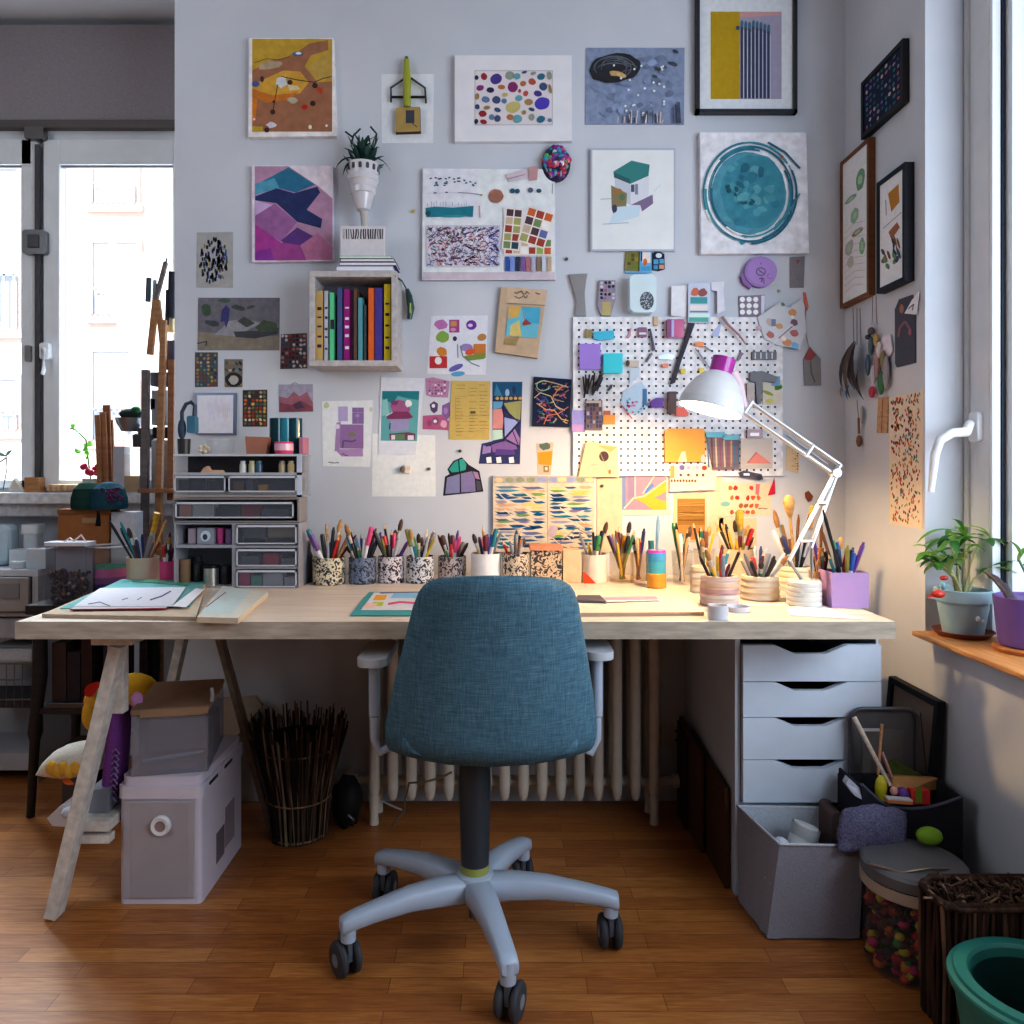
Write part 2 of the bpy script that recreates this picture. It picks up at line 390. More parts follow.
# ---- left window ---------------------------------------------------------------------
FW = (222, 226, 230)
def X_(px): return DX(px, 2.93)
def Z_(py): return DZ(py, 2.93)
wf = MB()
wf.box(X_(-130), X_(178), 2.95, 3.06, Z_(142), WZ1 + .01, FW); wf.box(X_(-130), X_(178), 2.95, 3.06, WZ0, Z_(488), FW)
wf.box(X_(38), X_(48), 2.94, 3.06, Z_(488), Z_(142), (170, 174, 178))
w1 = struct('window_1', wf, 'plastic', .004)
for (a, b_, nm) in ((-130, 37, 'left_sash'), (44, 178, 'right_sash')):
    s_ = MB(); x0, x1 = X_(a), X_(b_); st = X_(17) - X_(0); sr = X_(16) - X_(0)
    s_.box(x0, x0 + sr, 2.925, 2.965, Z_(488), Z_(140), FW); s_.box(x1 - sr * (.95 if a < 0 else .3), x1, 2.925, 2.965, Z_(488), Z_(140), FW)
    s_.box(x0 + sr, x1 - sr * .3, 2.925, 2.965, Z_(165), Z_(140), FW); s_.box(x0 + sr, x1 - sr * .3, 2.925, 2.965, Z_(488), Z_(480), FW)
    s_.box(x0 + sr, x1 - sr * .3, 2.935, 2.95, Z_(167), Z_(159), (130, 134, 140))
    so_ = s_.build('sash', 'plastic', w1, .003)
    MB().box(x0 + sr * .9, x1 - sr * .2, 2.943, 2.947, Z_(486), Z_(150), (220, 235, 240)).build('pane', 'pane', so_)
g_ = MB().rbox(X_(44), X_(53), 2.9, 2.925, Z_(360), Z_(344), .008, (235, 238, 240), axis='y').tube([(X_(48.5), 2.9, Z_(350)), (X_(49.5), 2.89, Z_(352)), (X_(50), 2.89, Z_(372)), (X_(48), 2.895, Z_(375))], .008, (240, 242, 245)).build('handle', 'plastic', w1)
MB().box(X_(37), X_(41), 2.915, 2.93, Z_(486), Z_(146), (84, 84, 88)).build('sash_gap_shade', 'rubber', w1)  # dark strip standing in for the shaded gap between the sashes
MB().rbox(X_(27), X_(50), 2.9, 2.93, Z_(256), Z_(232), .012, (140, 142, 146), axis='y').box(X_(33), X_(44), 2.894, 2.901, Z_(250), Z_(237), (100, 102, 106)).build('lock', 'metal', w1, .002)
MB().rbox(X_(29), X_(48), 2.9, 2.93, Z_(142), Z_(130), .008, (120, 116, 116), axis='y').build('top_latch', 'metal', w1)
MB().rbox(X_(27), X_(33), 2.915, 2.93, Z_(362), Z_(346), .005, (150, 150, 152), axis='y').build('key_plate', 'metal', w1)
# sill ledge + roller blind above
struct('trim_2', MB().box(RX0, XL, 2.86, 3.0, Z_(503), Z_(492), (214, 217, 222)).box(RX0, XL, 2.9, 3.0, Z_(516), Z_(503), (196, 199, 205)), 'paint', .004)
bt = thing('roller_blind', 'wide dark grey roller blind lowered above the left window', 'blind', (-1.8, 2.93, 2.4))
MB().box(RX0 + .01, XL - .003, 2.935, 2.945, DZ(122, 2.93), DZ(24, 2.93), (150, 144, 148)).build('blind_fabric', 'fabric', bt)
MB().rbox(RX0 + .01, XL - .003, 2.922, 2.952, DZ(129, 2.93), DZ(120, 2.93), .006, (92, 86, 84), axis='x').build('bottom_bar', 'plastic', bt)
# exterior house front across the street
eb = thing('apartment_building', 'pale house front across the street, seen through the left window', 'building', (-4.5, 9.2, -4))
MB().box(-9, 1.5, 9.0, 9.4, -4, 9, (240, 234, 226)).build('facade_wall', 'facade', eb)
def ext(px, py): return P(px, py, 8.98)
for (x0, y0, x1, y1) in ((94, 150, 136, 204), (94, 243, 138, 315), (94, 352, 136, 440), (-60, 170, 18, 330), (-70, 380, 18, 430)):
    (xa, _, za), (xb, _, zb) = ext(x0, y1), ext(x1, y0); k = (xb - xa)
    wn = MB(); wn.box(xa - .08, xb + .08, 8.93, 9.0, za - .1, za, (225, 190, 180)); wn.box(xa - .05, xa, 8.95, 9.0, za, zb, (205, 190, 186)); wn.box(xb, xb + .05, 8.95, 9.0, za, zb, (205, 190, 186)); wn.box(xa - .05, xb + .05, 8.95, 9.0, zb, zb + .06, (206, 196, 196))
    wo = wn.build('window', 'paint', eb)
    MB().box(xa, xb, 8.975, 8.995, za, zb, (214, 220, 228)).build('pane', 'gloss', wo)
    rl = MB(); rl.box(xa, xb, 8.90, 8.915, za + .33 * (zb - za), za + .36 * (zb - za), (196, 204, 214))
    for i in range(9): rl.box(xa + k * i / 8 - .012, xa + k * i / 8 + .012, 8.9, 8.912, za, za + .34 * (zb - za), (196, 204, 214))
    rl.build('railing', 'metal', wo)
# ---- right window --------------------------------------------------------------------
rw = MB()
rw.box(1.25, 1.5, 1.985, RY1 - .002, SILL, RZ1, (214, 217, 222)).box(1.243, 1.26, RY1 - .022, RY1 - .003, SILL, RZ1, (190, 192, 196))
rw.box(1.25, 1.5, RYa, RYa + .1, SILL, RZ1, (224, 226, 230)).box(1.28, 1.5, RYa + .1, 1.985, RZ1 - .08, RZ1, (224, 226, 230)).box(1.3, 1.5, RYa + .1, 1.985, SILL, SILL + .05, (224, 226, 230))
w2 = struct('window_2', rw, 'plastic', .003)
sg = MB()
sg.box(1.274, 1.2815, 1.972, 1.984, SILL, RZ1 - .08, (30, 40, 60)).box(1.252, 1.272, 1.975, 1.985, SILL, RZ1, (236, 242, 248))
sg.box(1.286, 1.345, 1.95, 1.984, SILL + .05, RZ1 - .08, (236, 242, 248)).box(1.36, 1.42, 1.9, 1.984, SILL + .05, RZ1 - .08, (236, 242, 248)).box(1.36, 1.42, RYa + .1, RYa + .18, SILL + .05, RZ1 - .08, (236, 240, 246)).box(1.36, 1.42, RYa + .18, 1.9, SILL + .05, SILL + .12, (236, 240, 246)).box(1.36, 1.42, RYa + .18, 1.9, RZ1 - .16, RZ1 - .08, (236, 240, 246))
so_ = sg.build('sash', 'plastic', w2)
MB().box(1.385, 1.39, RYa + .18, 1.9, SILL + .12, RZ1 - .16, (220, 235, 240)).build('pane', 'pane', so_)
hp = MB(); cy_ = 2.03
hp.rbox(1.236, 1.251, cy_ - .02, cy_ + .02, DZ(442, cy_), DZ(412, cy_), .012, (232, 234, 238), axis='x')
hp.tube([P(970, 424, 2.03), P(966, 432, 2.01), P(952, 433, 1.99), P(940, 440, 1.98), P(935, 455, 1.98), P(931, 492, 1.985)], [.012, .013, .012, .012, .011, .008], (238, 240, 244), 10)
hp.build('handle', 'plastic', w2)
# =====================================================================================
# MAIN WALL: pictures, papers, cards
# =====================================================================================
GAIN[0] = 1.7
K1 = (180, 20, 4.655); K2 = (180, 220, 4.655); K3 = (160, 370, 5.689); K4 = (380, 20, 4.655); K5 = (400, 150, 5.689); K6 = (310, 300, 5.689)
K7 = (470, 340, 5.689); K8 = (560, 240, 5.689); K9 = (680, 240, 5.689); K10 = (580, 400, 5.12); K11 = (700, 420, 5.12); K12 = (820, 20, 5.0196)
K13 = (820, 240, 5.0196); K18 = (570, 0, 3.413); K19 = (420, 370, 5.389); K20 = (570, 300, 7.877); K21 = (690, 300, 7.877); K22 = (820, 290, 6.4); K25 = (690, 350, 7.877)
PAPER = (196, 196, 206); PAGE = (190, 192, 204)
# yellow and terracotta abstract
a = wall_art('canvas_painting', 'yellow, orange and terracotta abstract canvas, topmost left on the wall', 'painting', K1, [(322, 84), (712, 84), (728, 540), (318, 545)], .022, (190, 186, 186), 'canvas')
a.rect(336, 88, 708, 520, (182, 150, 62))
a.poly([(336, 235), (420, 190), (520, 170), (600, 110), (690, 92), (690, 140), (610, 165), (580, 215), (640, 290), (708, 285), (708, 518), (336, 518)], (148, 104, 80))
a.poly([(360, 290), (480, 235), (560, 240), (600, 290), (560, 340), (440, 372), (336, 345), (336, 300)], (196, 152, 66))
a.poly([(336, 320), (430, 350), (520, 340), (560, 330), (500, 372), (400, 385), (336, 350)], (190, 116, 50))
a.poly([(336, 355), (360, 370), (350, 470), (336, 480)], (196, 120, 40))
a.poly([(640, 180), (700, 150), (708, 280), (640, 280), (590, 220)], (176, 148, 78))
a.poly([(450, 270), (490, 262), (500, 300), (470, 318), (446, 300)], (168, 172, 176)).poly([(500, 300), (545, 305), (560, 322), (510, 330)], (190, 176, 140)).ell(420, 210, 60, 18, (158, 140, 120), -.2, 12, .4)
a.line([(345, 200), (400, 180), (460, 185), (510, 170), (540, 150)], 3, (70, 70, 60)).line([(455, 300), (440, 380), (432, 425)], 4, (60, 50, 50)).line([(470, 262), (540, 278), (625, 290), (665, 272), (708, 262)], 4, (60, 52, 46))
a.ell(548, 158, 26, 11, (90, 100, 140)).ell(552, 155, 14, 6, (210, 215, 225)).ell(352, 298, 18, 14, (80, 92, 150)).ell(382, 275, 9, 14, (60, 50, 60))
for x, y, r in ((512, 290, 12), (628, 305, 13), (432, 428, 12), (618, 388, 13), (404, 512, 12), (436, 380, 6)): a.ell(x, y, r, r, (64, 48, 46))
a.ell(580, 405, 15, 12, (176, 50, 40)).ell(650, 328, 12, 18, (178, 76, 46), -.6).ell(525, 375, 24, 14, (160, 152, 130), 0, 10, .5).ell(425, 488, 24, 14, (176, 170, 180), 0, 10, .5)
a.rect(336, 495, 385, 520, (186, 156, 60)).ell(606, 498, 8, 10, (210, 200, 180)).ell(682, 492, 6, 6, (210, 200, 190)).ell(345, 462, 6, 6, (210, 190, 170))
done(a)
# teal / purple facets
a = wall_art('canvas_painting', 'purple, pink and teal faceted geometric canvas above the grey landscape', 'painting', K2, [(335, -255), (712, -252), (714, 190), (336, 196)], .018, (186, 178, 190), 'canvas')
a.rect(348, -250, 710, 185, (158, 124, 148)); a.poly([(350, -250), (710, -250), (710, -100), (640, -160), (505, -250)], (186, 178, 186))
a.poly([(350, -162), (505, -245), (628, -165), (540, -128), (450, -150), (350, -118)], (52, 112, 142)).poly([(350, -168), (440, -195), (462, -150), (350, -118)], (84, 148, 172))
a.poly([(350, -110), (450, -148), (530, -125), (640, -155), (652, -128), (590, -48), (662, -5), (655, 38), (545, 8), (450, -78), (350, -92)], (48, 58, 98)).poly([(350, -92), (430, -70), (350, -20)], (176, 152, 186))
a.poly([(350, -20), (440, -75), (545, 10), (470, 100), (350, 30)], (140, 96, 142)).poly([(350, 20), (470, 105), (420, 188), (350, 188)], (158, 66, 140)).poly([(470, 95), (545, 35), (620, 75), (560, 118), (480, 105)], (92, 62, 122)).poly([(455, 110), (480, 105), (560, 118), (590, 188), (400, 188)], (150, 74, 136)).poly([(350, 150), (420, 130), (440, 188), (350, 188)], (132, 62, 148)).poly([(560, 120), (640, 60), (710, 130), (710, 186), (590, 186)], (166, 110, 140))
done(a)
# drawing with a paint tube clamp
a = wall_art('drawing_paper', 'white sheet behind the hanging yellow paint tube, high on the wall', 'paper', (0, 0, 1), [(381, 74), (434, 74), (433, 143), (382, 143)], .0012, (186, 190, 201), off=0); done(a)
t = thing('wall_hook_rack', 'yellow-green paint tube in a black bracket over a tan block, on the white sheet', 'hook', P(407, 133, YW - .01))
MB().tube([P(407, 107, YW - .02), P(407, 78, YW - .024), P(406.5, 60, YW - .022)], [.012, .013, .009], (150, 156, 50), 10).tube([P(406.5, 61, YW - .022), P(406.5, 57, YW - .022)], .006, (80, 90, 50)).build('paint_tube', 'plastic', t)
MB().tube([P(391, 102, YW - .012), P(391, 88, YW - .012), P(404, 79, YW - .014)], .0035, (60, 62, 66)).tube([P(426, 103, YW - .012), P(425, 88, YW - .012), P(411, 78, YW - .014)], .0035, (60, 62, 66)).tube([P(392, 97, YW - .012), P(426, 97, YW - .012)], .004, (50, 52, 58)).build('bracket', 'metal', t)
a = Art(WM(.002), K4); a.slab([(75, 408), (185, 404), (188, 518), (72, 522)], .02, (160, 136, 84), (80, 66, 50)); a.rect(120, 420, 160, 480, (60, 62, 70)).line([(150, 480), (172, 498)], 4, (50, 50, 54)); a.build('block', 'card', t)
# pebbles in white frame
a = wall_art('framed_print', 'wide white frame with colourful pebble print in the middle, top of the wall', 'picture frame', K4, [(348, 164), (893, 164), (893, 563), (348, 566)], .022, (188, 188, 198), 'plastic')
a.rect(440, 234, 804, 490, (150, 146, 150)); a.rect(444, 238, 800, 486, (182, 176, 180))
PB = [(142, 40, 50), (70, 54, 130), (124, 46, 104), (40, 44, 78), (92, 116, 150), (60, 78, 110), (178, 168, 110), (170, 110, 70), (170, 80, 66), (46, 104, 130), (76, 62, 170), (96, 150, 160), (150, 120, 80), (120, 130, 118)]
for x, y, rx, ry, c in ((484, 263, 15, 17, 0), (540, 274, 28, 24, 1), (604, 258, 22, 20, 13), (618, 312, 24, 24, 2), (708, 287, 18, 15, 8), (750, 264, 19, 15, 9), (466, 316, 18, 13, 2), (514, 326, 18, 13, 3), (565, 312, 17, 11, 7), (666, 296, 15, 13, 7), (760, 310, 19, 19, 5), (492, 370, 19, 15, 4), (542, 372, 20, 18, 5), (620, 406, 36, 26, 6), (692, 382, 20, 15, 12), (755, 388, 36, 28, 10), (735, 342, 19, 14, 1), (646, 364, 17, 14, 11), (678, 342, 12, 14, 8), (478, 436, 18, 15, 0), (520, 452, 13, 14, 4), (547, 458, 15, 16, 5), (606, 452, 16, 14, 7), (640, 460, 22, 19, 11), (706, 452, 14, 17, 13), (749, 462, 21, 16, 9), (482, 474, 16, 11, 0), (450, 268, 9, 11, 3), (452, 356, 10, 15, 12), (453, 404, 11, 12, 5), (448, 472, 9, 12, 3), (578, 377, 13, 12, 4), (498, 408, 15, 9, 12), (547, 418, 16, 10, 5), (582, 348, 14, 10, 6), (638, 262, 16, 15, 11), (706, 416, 14, 8, 5), (670, 430, 11, 10, 12), (788, 258, 12, 20, 13), (790, 466, 10, 9, 4), (714, 248, 14, 8, 13), (672, 243, 13, 6, 5), (792, 320, 7, 22, 12), (650, 330, 7, 9, 8)): a.ell(x, y, rx, ry, PB[c], rnd.uniform(-.4, .4), 14, .1)
done(a)
# grey-blue seascape
a = wall_art('seascape_print', 'unframed grey-blue stormy seascape print with a dark oval, left of the black frame', 'print', K18, [(55, 163), (391, 163), (389, 425), (52, 424)], .004, (118, 130, 155), 'paint')
for i in range(60):
    x, y = rnd.uniform(85, 345), rnd.uniform(190, 400); k = rnd.uniform(.85, 1.15); a.ell(x, y, rnd.uniform(10, 26), rnd.uniform(5, 14), (112 * k, 124 * k, 150 * k), rnd.uniform(-.5, .5), 9, .4)
a.ell(152, 232, 88, 50, (34, 36, 42), -.12, 22, .12)
for i in range(14): a.arc(152, 232, rnd.uniform(40, 82), rnd.uniform(15, 46), rnd.uniform(150, 300), rnd.uniform(300, 420), 2.5, (84, 88, 96))
a.ell(158, 252, 26, 9, (176, 146, 96), .2, 9, .5).ell(175, 256, 18, 8, (190, 160, 110), .3, 9, .5)
for x, y, r in ((300, 235, 14), (322, 228, 10), (350, 218, 16), (290, 260, 10), (360, 175, 12)): a.ell(x, y, r, r * .5, (60, 64, 74), .4, 8, .5)
for i in range(24): a.ell(rnd.uniform(150, 330), rnd.uniform(210, 400), 4, 4, (190, 196, 206))
for i in range(26):
    x = rnd.uniform(150, 380); h = rnd.uniform(10, 45) + max(0, (x - 320) * .7); a.line([(x, 420), (x + rnd.uniform(-6, 6), 420 - h)], rnd.uniform(2, 6), rnd.choice([(60, 66, 82), (176, 160, 156), (190, 176, 170), (70, 80, 100)]))
done(a)
# black frame with pencils
fr = thing('picture_frame', 'large black frame with yellow print of grey pencils, top right of the main wall', 'picture frame', P(746, 112, YW - .02))
f = MB(); (x0, _, z1), (x1, _, z0) = P(696, -12, YW - .02), P(797, 113, YW - .02); wf_ = .0115
f.box(x0, x1, YW - .025, YW - .001, z0, z0 + wf_, (34, 36, 42)).box(x0, x1, YW - .025, YW - .001, z1 - wf_, z1, (34, 36, 42)).box(x0, x0 + wf_, YW - .025, YW - .001, z0, z1, (34, 36, 42)).box(x1 - wf_, x1, YW - .025, YW - .001, z0, z1, (34, 36, 42)); f.build('frame', 'plastic', fr)
a = Art(WM(.002), K18); a.slab([(438, -30), (766, -30), (768, 384), (438, 384)], .01, (184, 188, 194)); a.rect(480, 40, 722, 338, (142, 138, 158)); a.rect(480, 40, 580, 338, (176, 146, 40)).poly([(580, 40), (720, 40), (720, 52), (580, 60)], (176, 140, 140))
for i in range(8):
    x = 582 + i * 13; y = 72 + (i % 3) * 3 + (12 if i > 5 else 0); a.rect(x, y + 10, x + 9, 336, (64, 70, 92)); a.rect(x + 9, y + 30, x + 12, 336, (168, 172, 190)); a.ell(x + 5, y + 8, 5, 12, (70, 112, 130))
a.ell(573, 95, 7, 8, (60, 90, 100)); a.build('print', 'paper', fr)
# cube house
a = wall_art('framed_print', 'thin pale frame with small teal-roofed cube house sketch, left of the teal circle', 'picture frame', K18, [(70, 506), (360, 506), (358, 857), (70, 857)], .014, (150, 156, 170), 'plastic')
a.rect(76, 512, 354, 851, (190, 193, 204))
a.poly([(148, 585), (210, 548), (272, 562), (268, 600), (205, 628), (150, 605)], (52, 124, 124)).poly([(150, 588), (205, 612), (205, 628), (150, 606)], (40, 92, 96)).poly([(152, 606), (206, 628), (206, 700), (156, 672)], (162, 168, 180)).poly([(206, 628), (270, 600), (268, 668), (206, 700)], (180, 182, 190)).poly([(140, 632), (195, 660), (192, 706), (150, 736), (142, 710)], (124, 112, 84)).rect(208, 630, 220, 655, (70, 76, 100)).rect(222, 628, 232, 664, (110, 118, 140)).poly([(206, 700), (282, 664), (284, 694), (246, 722), (240, 700)], (112, 98, 128)).poly([(160, 706), (240, 700), (236, 738), (130, 768)], (172, 190, 206)).ell(165, 655, 14, 12, (150, 110, 60)).ell(178, 672, 10, 12, (80, 110, 80)).ell(152, 712, 9, 14, (60, 64, 90)).line([(104, 680), (140, 678)], 3, (150, 160, 172)).line([(110, 765), (200, 760)], 3, (150, 165, 185)).line([(284, 655), (310, 630)], 3, (170, 190, 206))
done(a)
# teal circle canvas
a = wall_art('canvas_painting', 'large white canvas with swirling teal circle, below the black frame', 'painting', K18, [(444, 452), (806, 452), (816, 864), (448, 866)], .024, (186, 186, 194), 'canvas')
cx, cy = 615, 655
a.ell(cx - 4, cy + 5, 128, 142, (82, 140, 158), 0, 30, .04).ell(cx + 10, cy, 110, 126, (66, 130, 148), 0, 26, .06)
for i in range(40): x, y = rnd.gauss(0, 48), rnd.gauss(0, 55); a.ell(cx + x, cy + y, rnd.uniform(8, 22), rnd.uniform(8, 20), rnd.choice([(58, 120, 140), (74, 138, 152), (92, 150, 160), (50, 104, 124), (84, 146, 160)]), rnd.random() * 3, 9, .4)
for i in range(9): a.ell(cx + rnd.uniform(-85, 20), cy + rnd.uniform(-30, 40), rnd.uniform(6, 14), rnd.uniform(5, 10), (44, 88, 104), rnd.random() * 3, 8, .5)
for i in range(30): k = rnd.uniform(.96, 1.16); a0 = rnd.uniform(0, 360); a.arc(cx, cy + 4, 138 * k, 150 * k, a0, a0 + rnd.uniform(40, 130), rnd.uniform(3, 8), rnd.choice([(58, 124, 142), (70, 136, 152), (50, 100, 122), (60, 120, 140), (200, 206, 214)]))
a.line([(676, 486), (735, 520), (785, 575)], 7, (54, 98, 116)).line([(785, 660), (750, 720), (700, 770)], 5, (80, 130, 146)).ell(724, 535, 5, 5, (170, 80, 80))
done(a)
# small prints on the left
a = wall_art('oval_drawing', 'beige card with an oval of many small coloured strokes, left edge of wall', 'drawing', K2, [(78, 58), (246, 56), (246, 314), (76, 314)], .0015, (136, 136, 136), 'card')
for i in range(150):
    r = math.sqrt(rnd.random()); an = rnd.random() * 6.3; x, y = 157 + 66 * r * math.cos(an), 190 + 104 * r * math.sin(an); a.poly([(x - 4, y - 9), (x + 4, y - 8), (x + 4, y + 8), (x - 5, y + 9)], rnd.choice([(60, 72, 110), (52, 56, 74), (112, 112, 116), (150, 130, 70), (70, 90, 130), (66, 70, 60)]), False)
done(a)
a = wall_art('landscape_print', 'grey rocky landscape print with a blue figure shape, wide, on the left', 'print', K2, [(84, 362), (464, 362), (462, 606), (82, 606)], .002, (92, 90, 98), 'paint')
a.poly([(84, 520), (200, 530), (300, 545), (464, 540), (462, 604), (84, 604)], (118, 110, 98)).poly([(160, 535), (230, 470), (300, 460), (380, 480), (300, 520), (250, 540)], (122, 120, 126)).poly([(250, 520), (360, 515), (460, 500), (455, 530), (350, 552), (260, 545)], (54, 56, 62)).poly([(350, 500), (390, 465), (450, 480), (455, 520), (370, 520)], (62, 74, 58)).poly([(265, 470), (300, 450), (350, 480), (310, 500)], (56, 62, 56))
a.poly([(195, 420), (215, 395), (232, 415), (226, 470), (214, 505), (206, 470), (188, 475)], (56, 56, 110)).ell(120, 420, 24, 28, (60, 78, 62), 0, 10, .4).ell(150, 480, 34, 14, (58, 60, 68), .2, 10, .4).ell(270, 408, 34, 12, (54, 62, 60), .2, 10, .4).line([(80, 575), (125, 565), (120, 585)], 5, (50, 50, 54)).ell(330, 405, 20, 8, (58, 66, 62), -.3).ell(206, 375, 30, 10, (66, 80, 66))
done(a)
MOS = [(150, 110, 80), (60, 80, 84), (48, 58, 74), (150, 130, 90), (96, 120, 120), (160, 150, 130), (120, 70, 60), (60, 100, 96), (170, 140, 70)]
def tile_card(label, T, pts, pal, nx, ny, base=(70, 72, 78), kind='e', name='pattern_card'):
    a = wall_art(name, label, 'card', T, pts, .0015, base, 'card'); xs = [p[0] for p in pts]; ys = [p[1] for p in pts]
    a.mosaic(min(xs) + 4, min(ys) + 4, max(xs) - 4, max(ys) - 4, nx, ny, pal, .1, .3, kind); return a
done(tile_card('dark red and black patterned card just left of the book shelf', K2, [(470, 532), (590, 526), (592, 690), (466, 694)], [(130, 40, 50), (110, 46, 50), (160, 120, 110), (50, 46, 54), (150, 80, 60), (170, 165, 170), (60, 74, 90)], 7, 8, (76, 70, 76)))
done(tile_card('multicoloured tile card at the far left, below the grey landscape', K2, [(70, 616), (176, 616), (176, 776), (70, 778)], MOS, 6, 9))
a = tile_card('small narrow card with a dark wreath ring, right of the tile card', K2, [(206, 648), (292, 648), (290, 778), (208, 778)], MOS, 5, 4, (110, 100, 90)); a.ell(250, 744, 40, 34, (42, 44, 46), 0, 16, .1).ell(250, 744, 24, 22, (146, 144, 140), 0, 12, .2); done(a)
done(tile_card('bright green and orange pebble card above the plastic drawers', K2, [(292, 792), (406, 790), (406, 962), (292, 962)], [(190, 110, 60), (190, 160, 80), (90, 110, 80), (60, 90, 90), (180, 170, 160), (60, 50, 50), (150, 60, 50), (170, 140, 110)], 6, 9, (66, 56, 52)))
a = wall_art('landscape_print', 'small pink and grey hill landscape card under the dark red card', 'print', K2, [(460, 766), (618, 764), (620, 892), (462, 896)], .002, (136, 132, 148), 'paint')
a.poly([(462, 820), (500, 830), (530, 800), (555, 820), (590, 800), (618, 850), (620, 890), (462, 894)], (146, 92, 104)).poly([(462, 850), (520, 860), (560, 840), (618, 870), (620, 891), (462, 894)], (120, 66, 80)).poly([(525, 862), (560, 845), (580, 872), (540, 882)], (70, 52, 72)); a.tube([a.mp(*a.q((520, 764)), .002), a.mp(*a.q((535, 757)), .003), a.mp(*a.q((548, 764)), .002)], .0008, (60, 60, 60)); done(a)
# framed sketch standing on the drawers
fr = thing('picture_frame', 'silver-edged frame with faint orange sketch, hanging just above the plastic drawers', 'picture frame', P(216, 437, YW - .006))
a = Art(WM(), K2); a.slab([(70, 804), (260, 804), (258, 1000), (74, 998)], .012, (108, 118, 138)); a.build('frame', 'metal', fr)
a = Art(WM(.0121), K2); a.slab([(80, 816), (248, 814), (246, 992), (82, 992)], .001, (186, 186, 204))
for i in range(12): a.line([(130 + i * 9, 850 + rnd.uniform(-20, 20)), (132 + i * 9, 900 + rnd.uniform(-15, 40))], 4, rnd.choice([(196, 172, 176), (200, 178, 166), (180, 176, 196)]))
a.build('print', 'paper', fr)
# lilac house sheet
a = wall_art('drawing_sheet', 'white sheet with lilac house painting, hung low right of the plastic drawers', 'drawing', K6, [(68, 576), (358, 570), (340, 950), (72, 945)], .0015, PAGE)
a.rect(240, 612, 306, 705, (128, 104, 150)).rect(160, 606, 215, 690, (158, 146, 182)).rect(170, 708, 304, 845, (136, 106, 150)).poly([(140, 850), (300, 845), (302, 890), (180, 890)], (160, 130, 172)).poly([(150, 700), (175, 690), (168, 860), (140, 860)], (150, 124, 160)).line([(185, 840), (190, 800), (240, 805), (262, 795)], 8, (96, 74, 116)).ell(240, 765, 20, 14, (120, 116, 90)).ell(270, 658, 12, 10, (150, 130, 170)).ell(95, 600, 14, 20, (172, 176, 140), 0, 8, .4).ell(348, 622, 10, 14, (172, 176, 160)).scrib(105, 925, 165, 10, (80, 80, 90), 4).scrib(180, 880, 215, 12, (90, 80, 110), 5).ell(156, 720, 14, 14, (190, 180, 200)).line([(240, 640), (306, 640)], 2, (170, 150, 190)).line([(272, 612), (272, 705)], 2, (160, 140, 180))
done(a)
# big blank sheet and the teal stacked-house card
a = wall_art('blank_sheet', 'large blank white sheet with a wooden clip, under the teal house picture', 'paper', K6, [(356, 760), (712, 770), (716, 1118), (352, 1118)], .001, (192, 194, 207)); done(a)
t = thing('wooden_clip', 'small pale wooden clip pinned on the blank white sheet', 'clip', P(405, 470, YW - .004)); MB().blob(P(402.5, 469.5, YW - .012), (.009, .009, .010), (110, 92, 80)).build('knob', 'wood', t); MB().box(DX(405, YW), DX(411, YW), YW - .014, YW - .002, DZ(473, YW), DZ(465, YW), (196, 186, 176)).build('body', 'wood', t, .001)
a = wall_art('house_picture', 'teal picture of a stacked pink cottage on a white sheet', 'picture', K6, [(404, 440), (655, 444), (600, 880), (388, 878)], .0014, (184, 186, 200), off=.0012)
a.poly([(410, 518), (622, 518), (608, 803), (402, 800)], (96, 156, 160)).poly([(412, 518), (622, 518), (619, 570), (560, 560), (500, 545), (470, 590), (412, 560)], (44, 122, 130)).poly([(412, 570), (440, 560), (450, 650), (410, 660)], (130, 176, 176)).poly([(455, 600), (500, 565), (555, 580), (572, 625), (555, 640), (470, 640)], (150, 90, 130)).poly([(435, 662), (475, 635), (560, 635), (588, 668), (560, 676), (440, 678)], (126, 60, 96)).poly([(456, 682), (565, 678), (560, 740), (460, 748)], (140, 134, 168)).poly([(450, 760), (560, 752), (600, 760), (596, 798), (455, 796)], (110, 70, 90)).rect(486, 764, 540, 794, (92, 120, 92)).rect(462, 768, 484, 794, (190, 176, 186)).rect(556, 770, 590, 796, (186, 180, 190)).ell(480, 585, 24, 16, (120, 70, 110), 0, 10, .4).ell(560, 590, 22, 20, (196, 190, 200), 0, 10, .3).line([(456, 700), (452, 735)], 6, (60, 50, 70)).line([(432, 660), (470, 640)], 4, (196, 190, 200))
done(a)
# pink stickers
PK = [(150, 110, 140), (126, 76, 120), (180, 130, 150), (104, 70, 120), (170, 96, 130), (190, 176, 190)]
a = wall_art('sticker_sheet', 'pink and purple speckled sticker, uppermost left of the yellow page', 'stickers', K6, [(655, 446), (700, 440), (795, 462), (785, 555), (690, 552), (660, 540)], .0012, (156, 120, 150)); a.mosaic(672, 458, 775, 540, 6, 5, PK, .1, .3, 'e'); done(a)
a = wall_art('sticker_sheet', 'pink sticker with a pale oval, lowest left of the yellow page', 'stickers', K6, [(642, 658), (748, 652), (790, 690), (788, 742), (738, 738), (640, 735)], .0012, (160, 88, 124)); a.ell(715, 688, 20, 22, (120, 80, 110)).ell(712, 690, 10, 10, (206, 190, 200)).ell(760, 705, 18, 24, (196, 150, 170), 0, 9, .3).ell(680, 700, 14, 18, (140, 70, 110)); done(a)
a = wall_art('sticker', 'small dark purple round sticker between the two pink stickers', 'sticker', K6, [(680, 595), (705, 575), (728, 590), (725, 630), (706, 645), (688, 630)], .001, (84, 66, 104)); a.ell(702, 602, 10, 11, (210, 196, 200)); done(a)
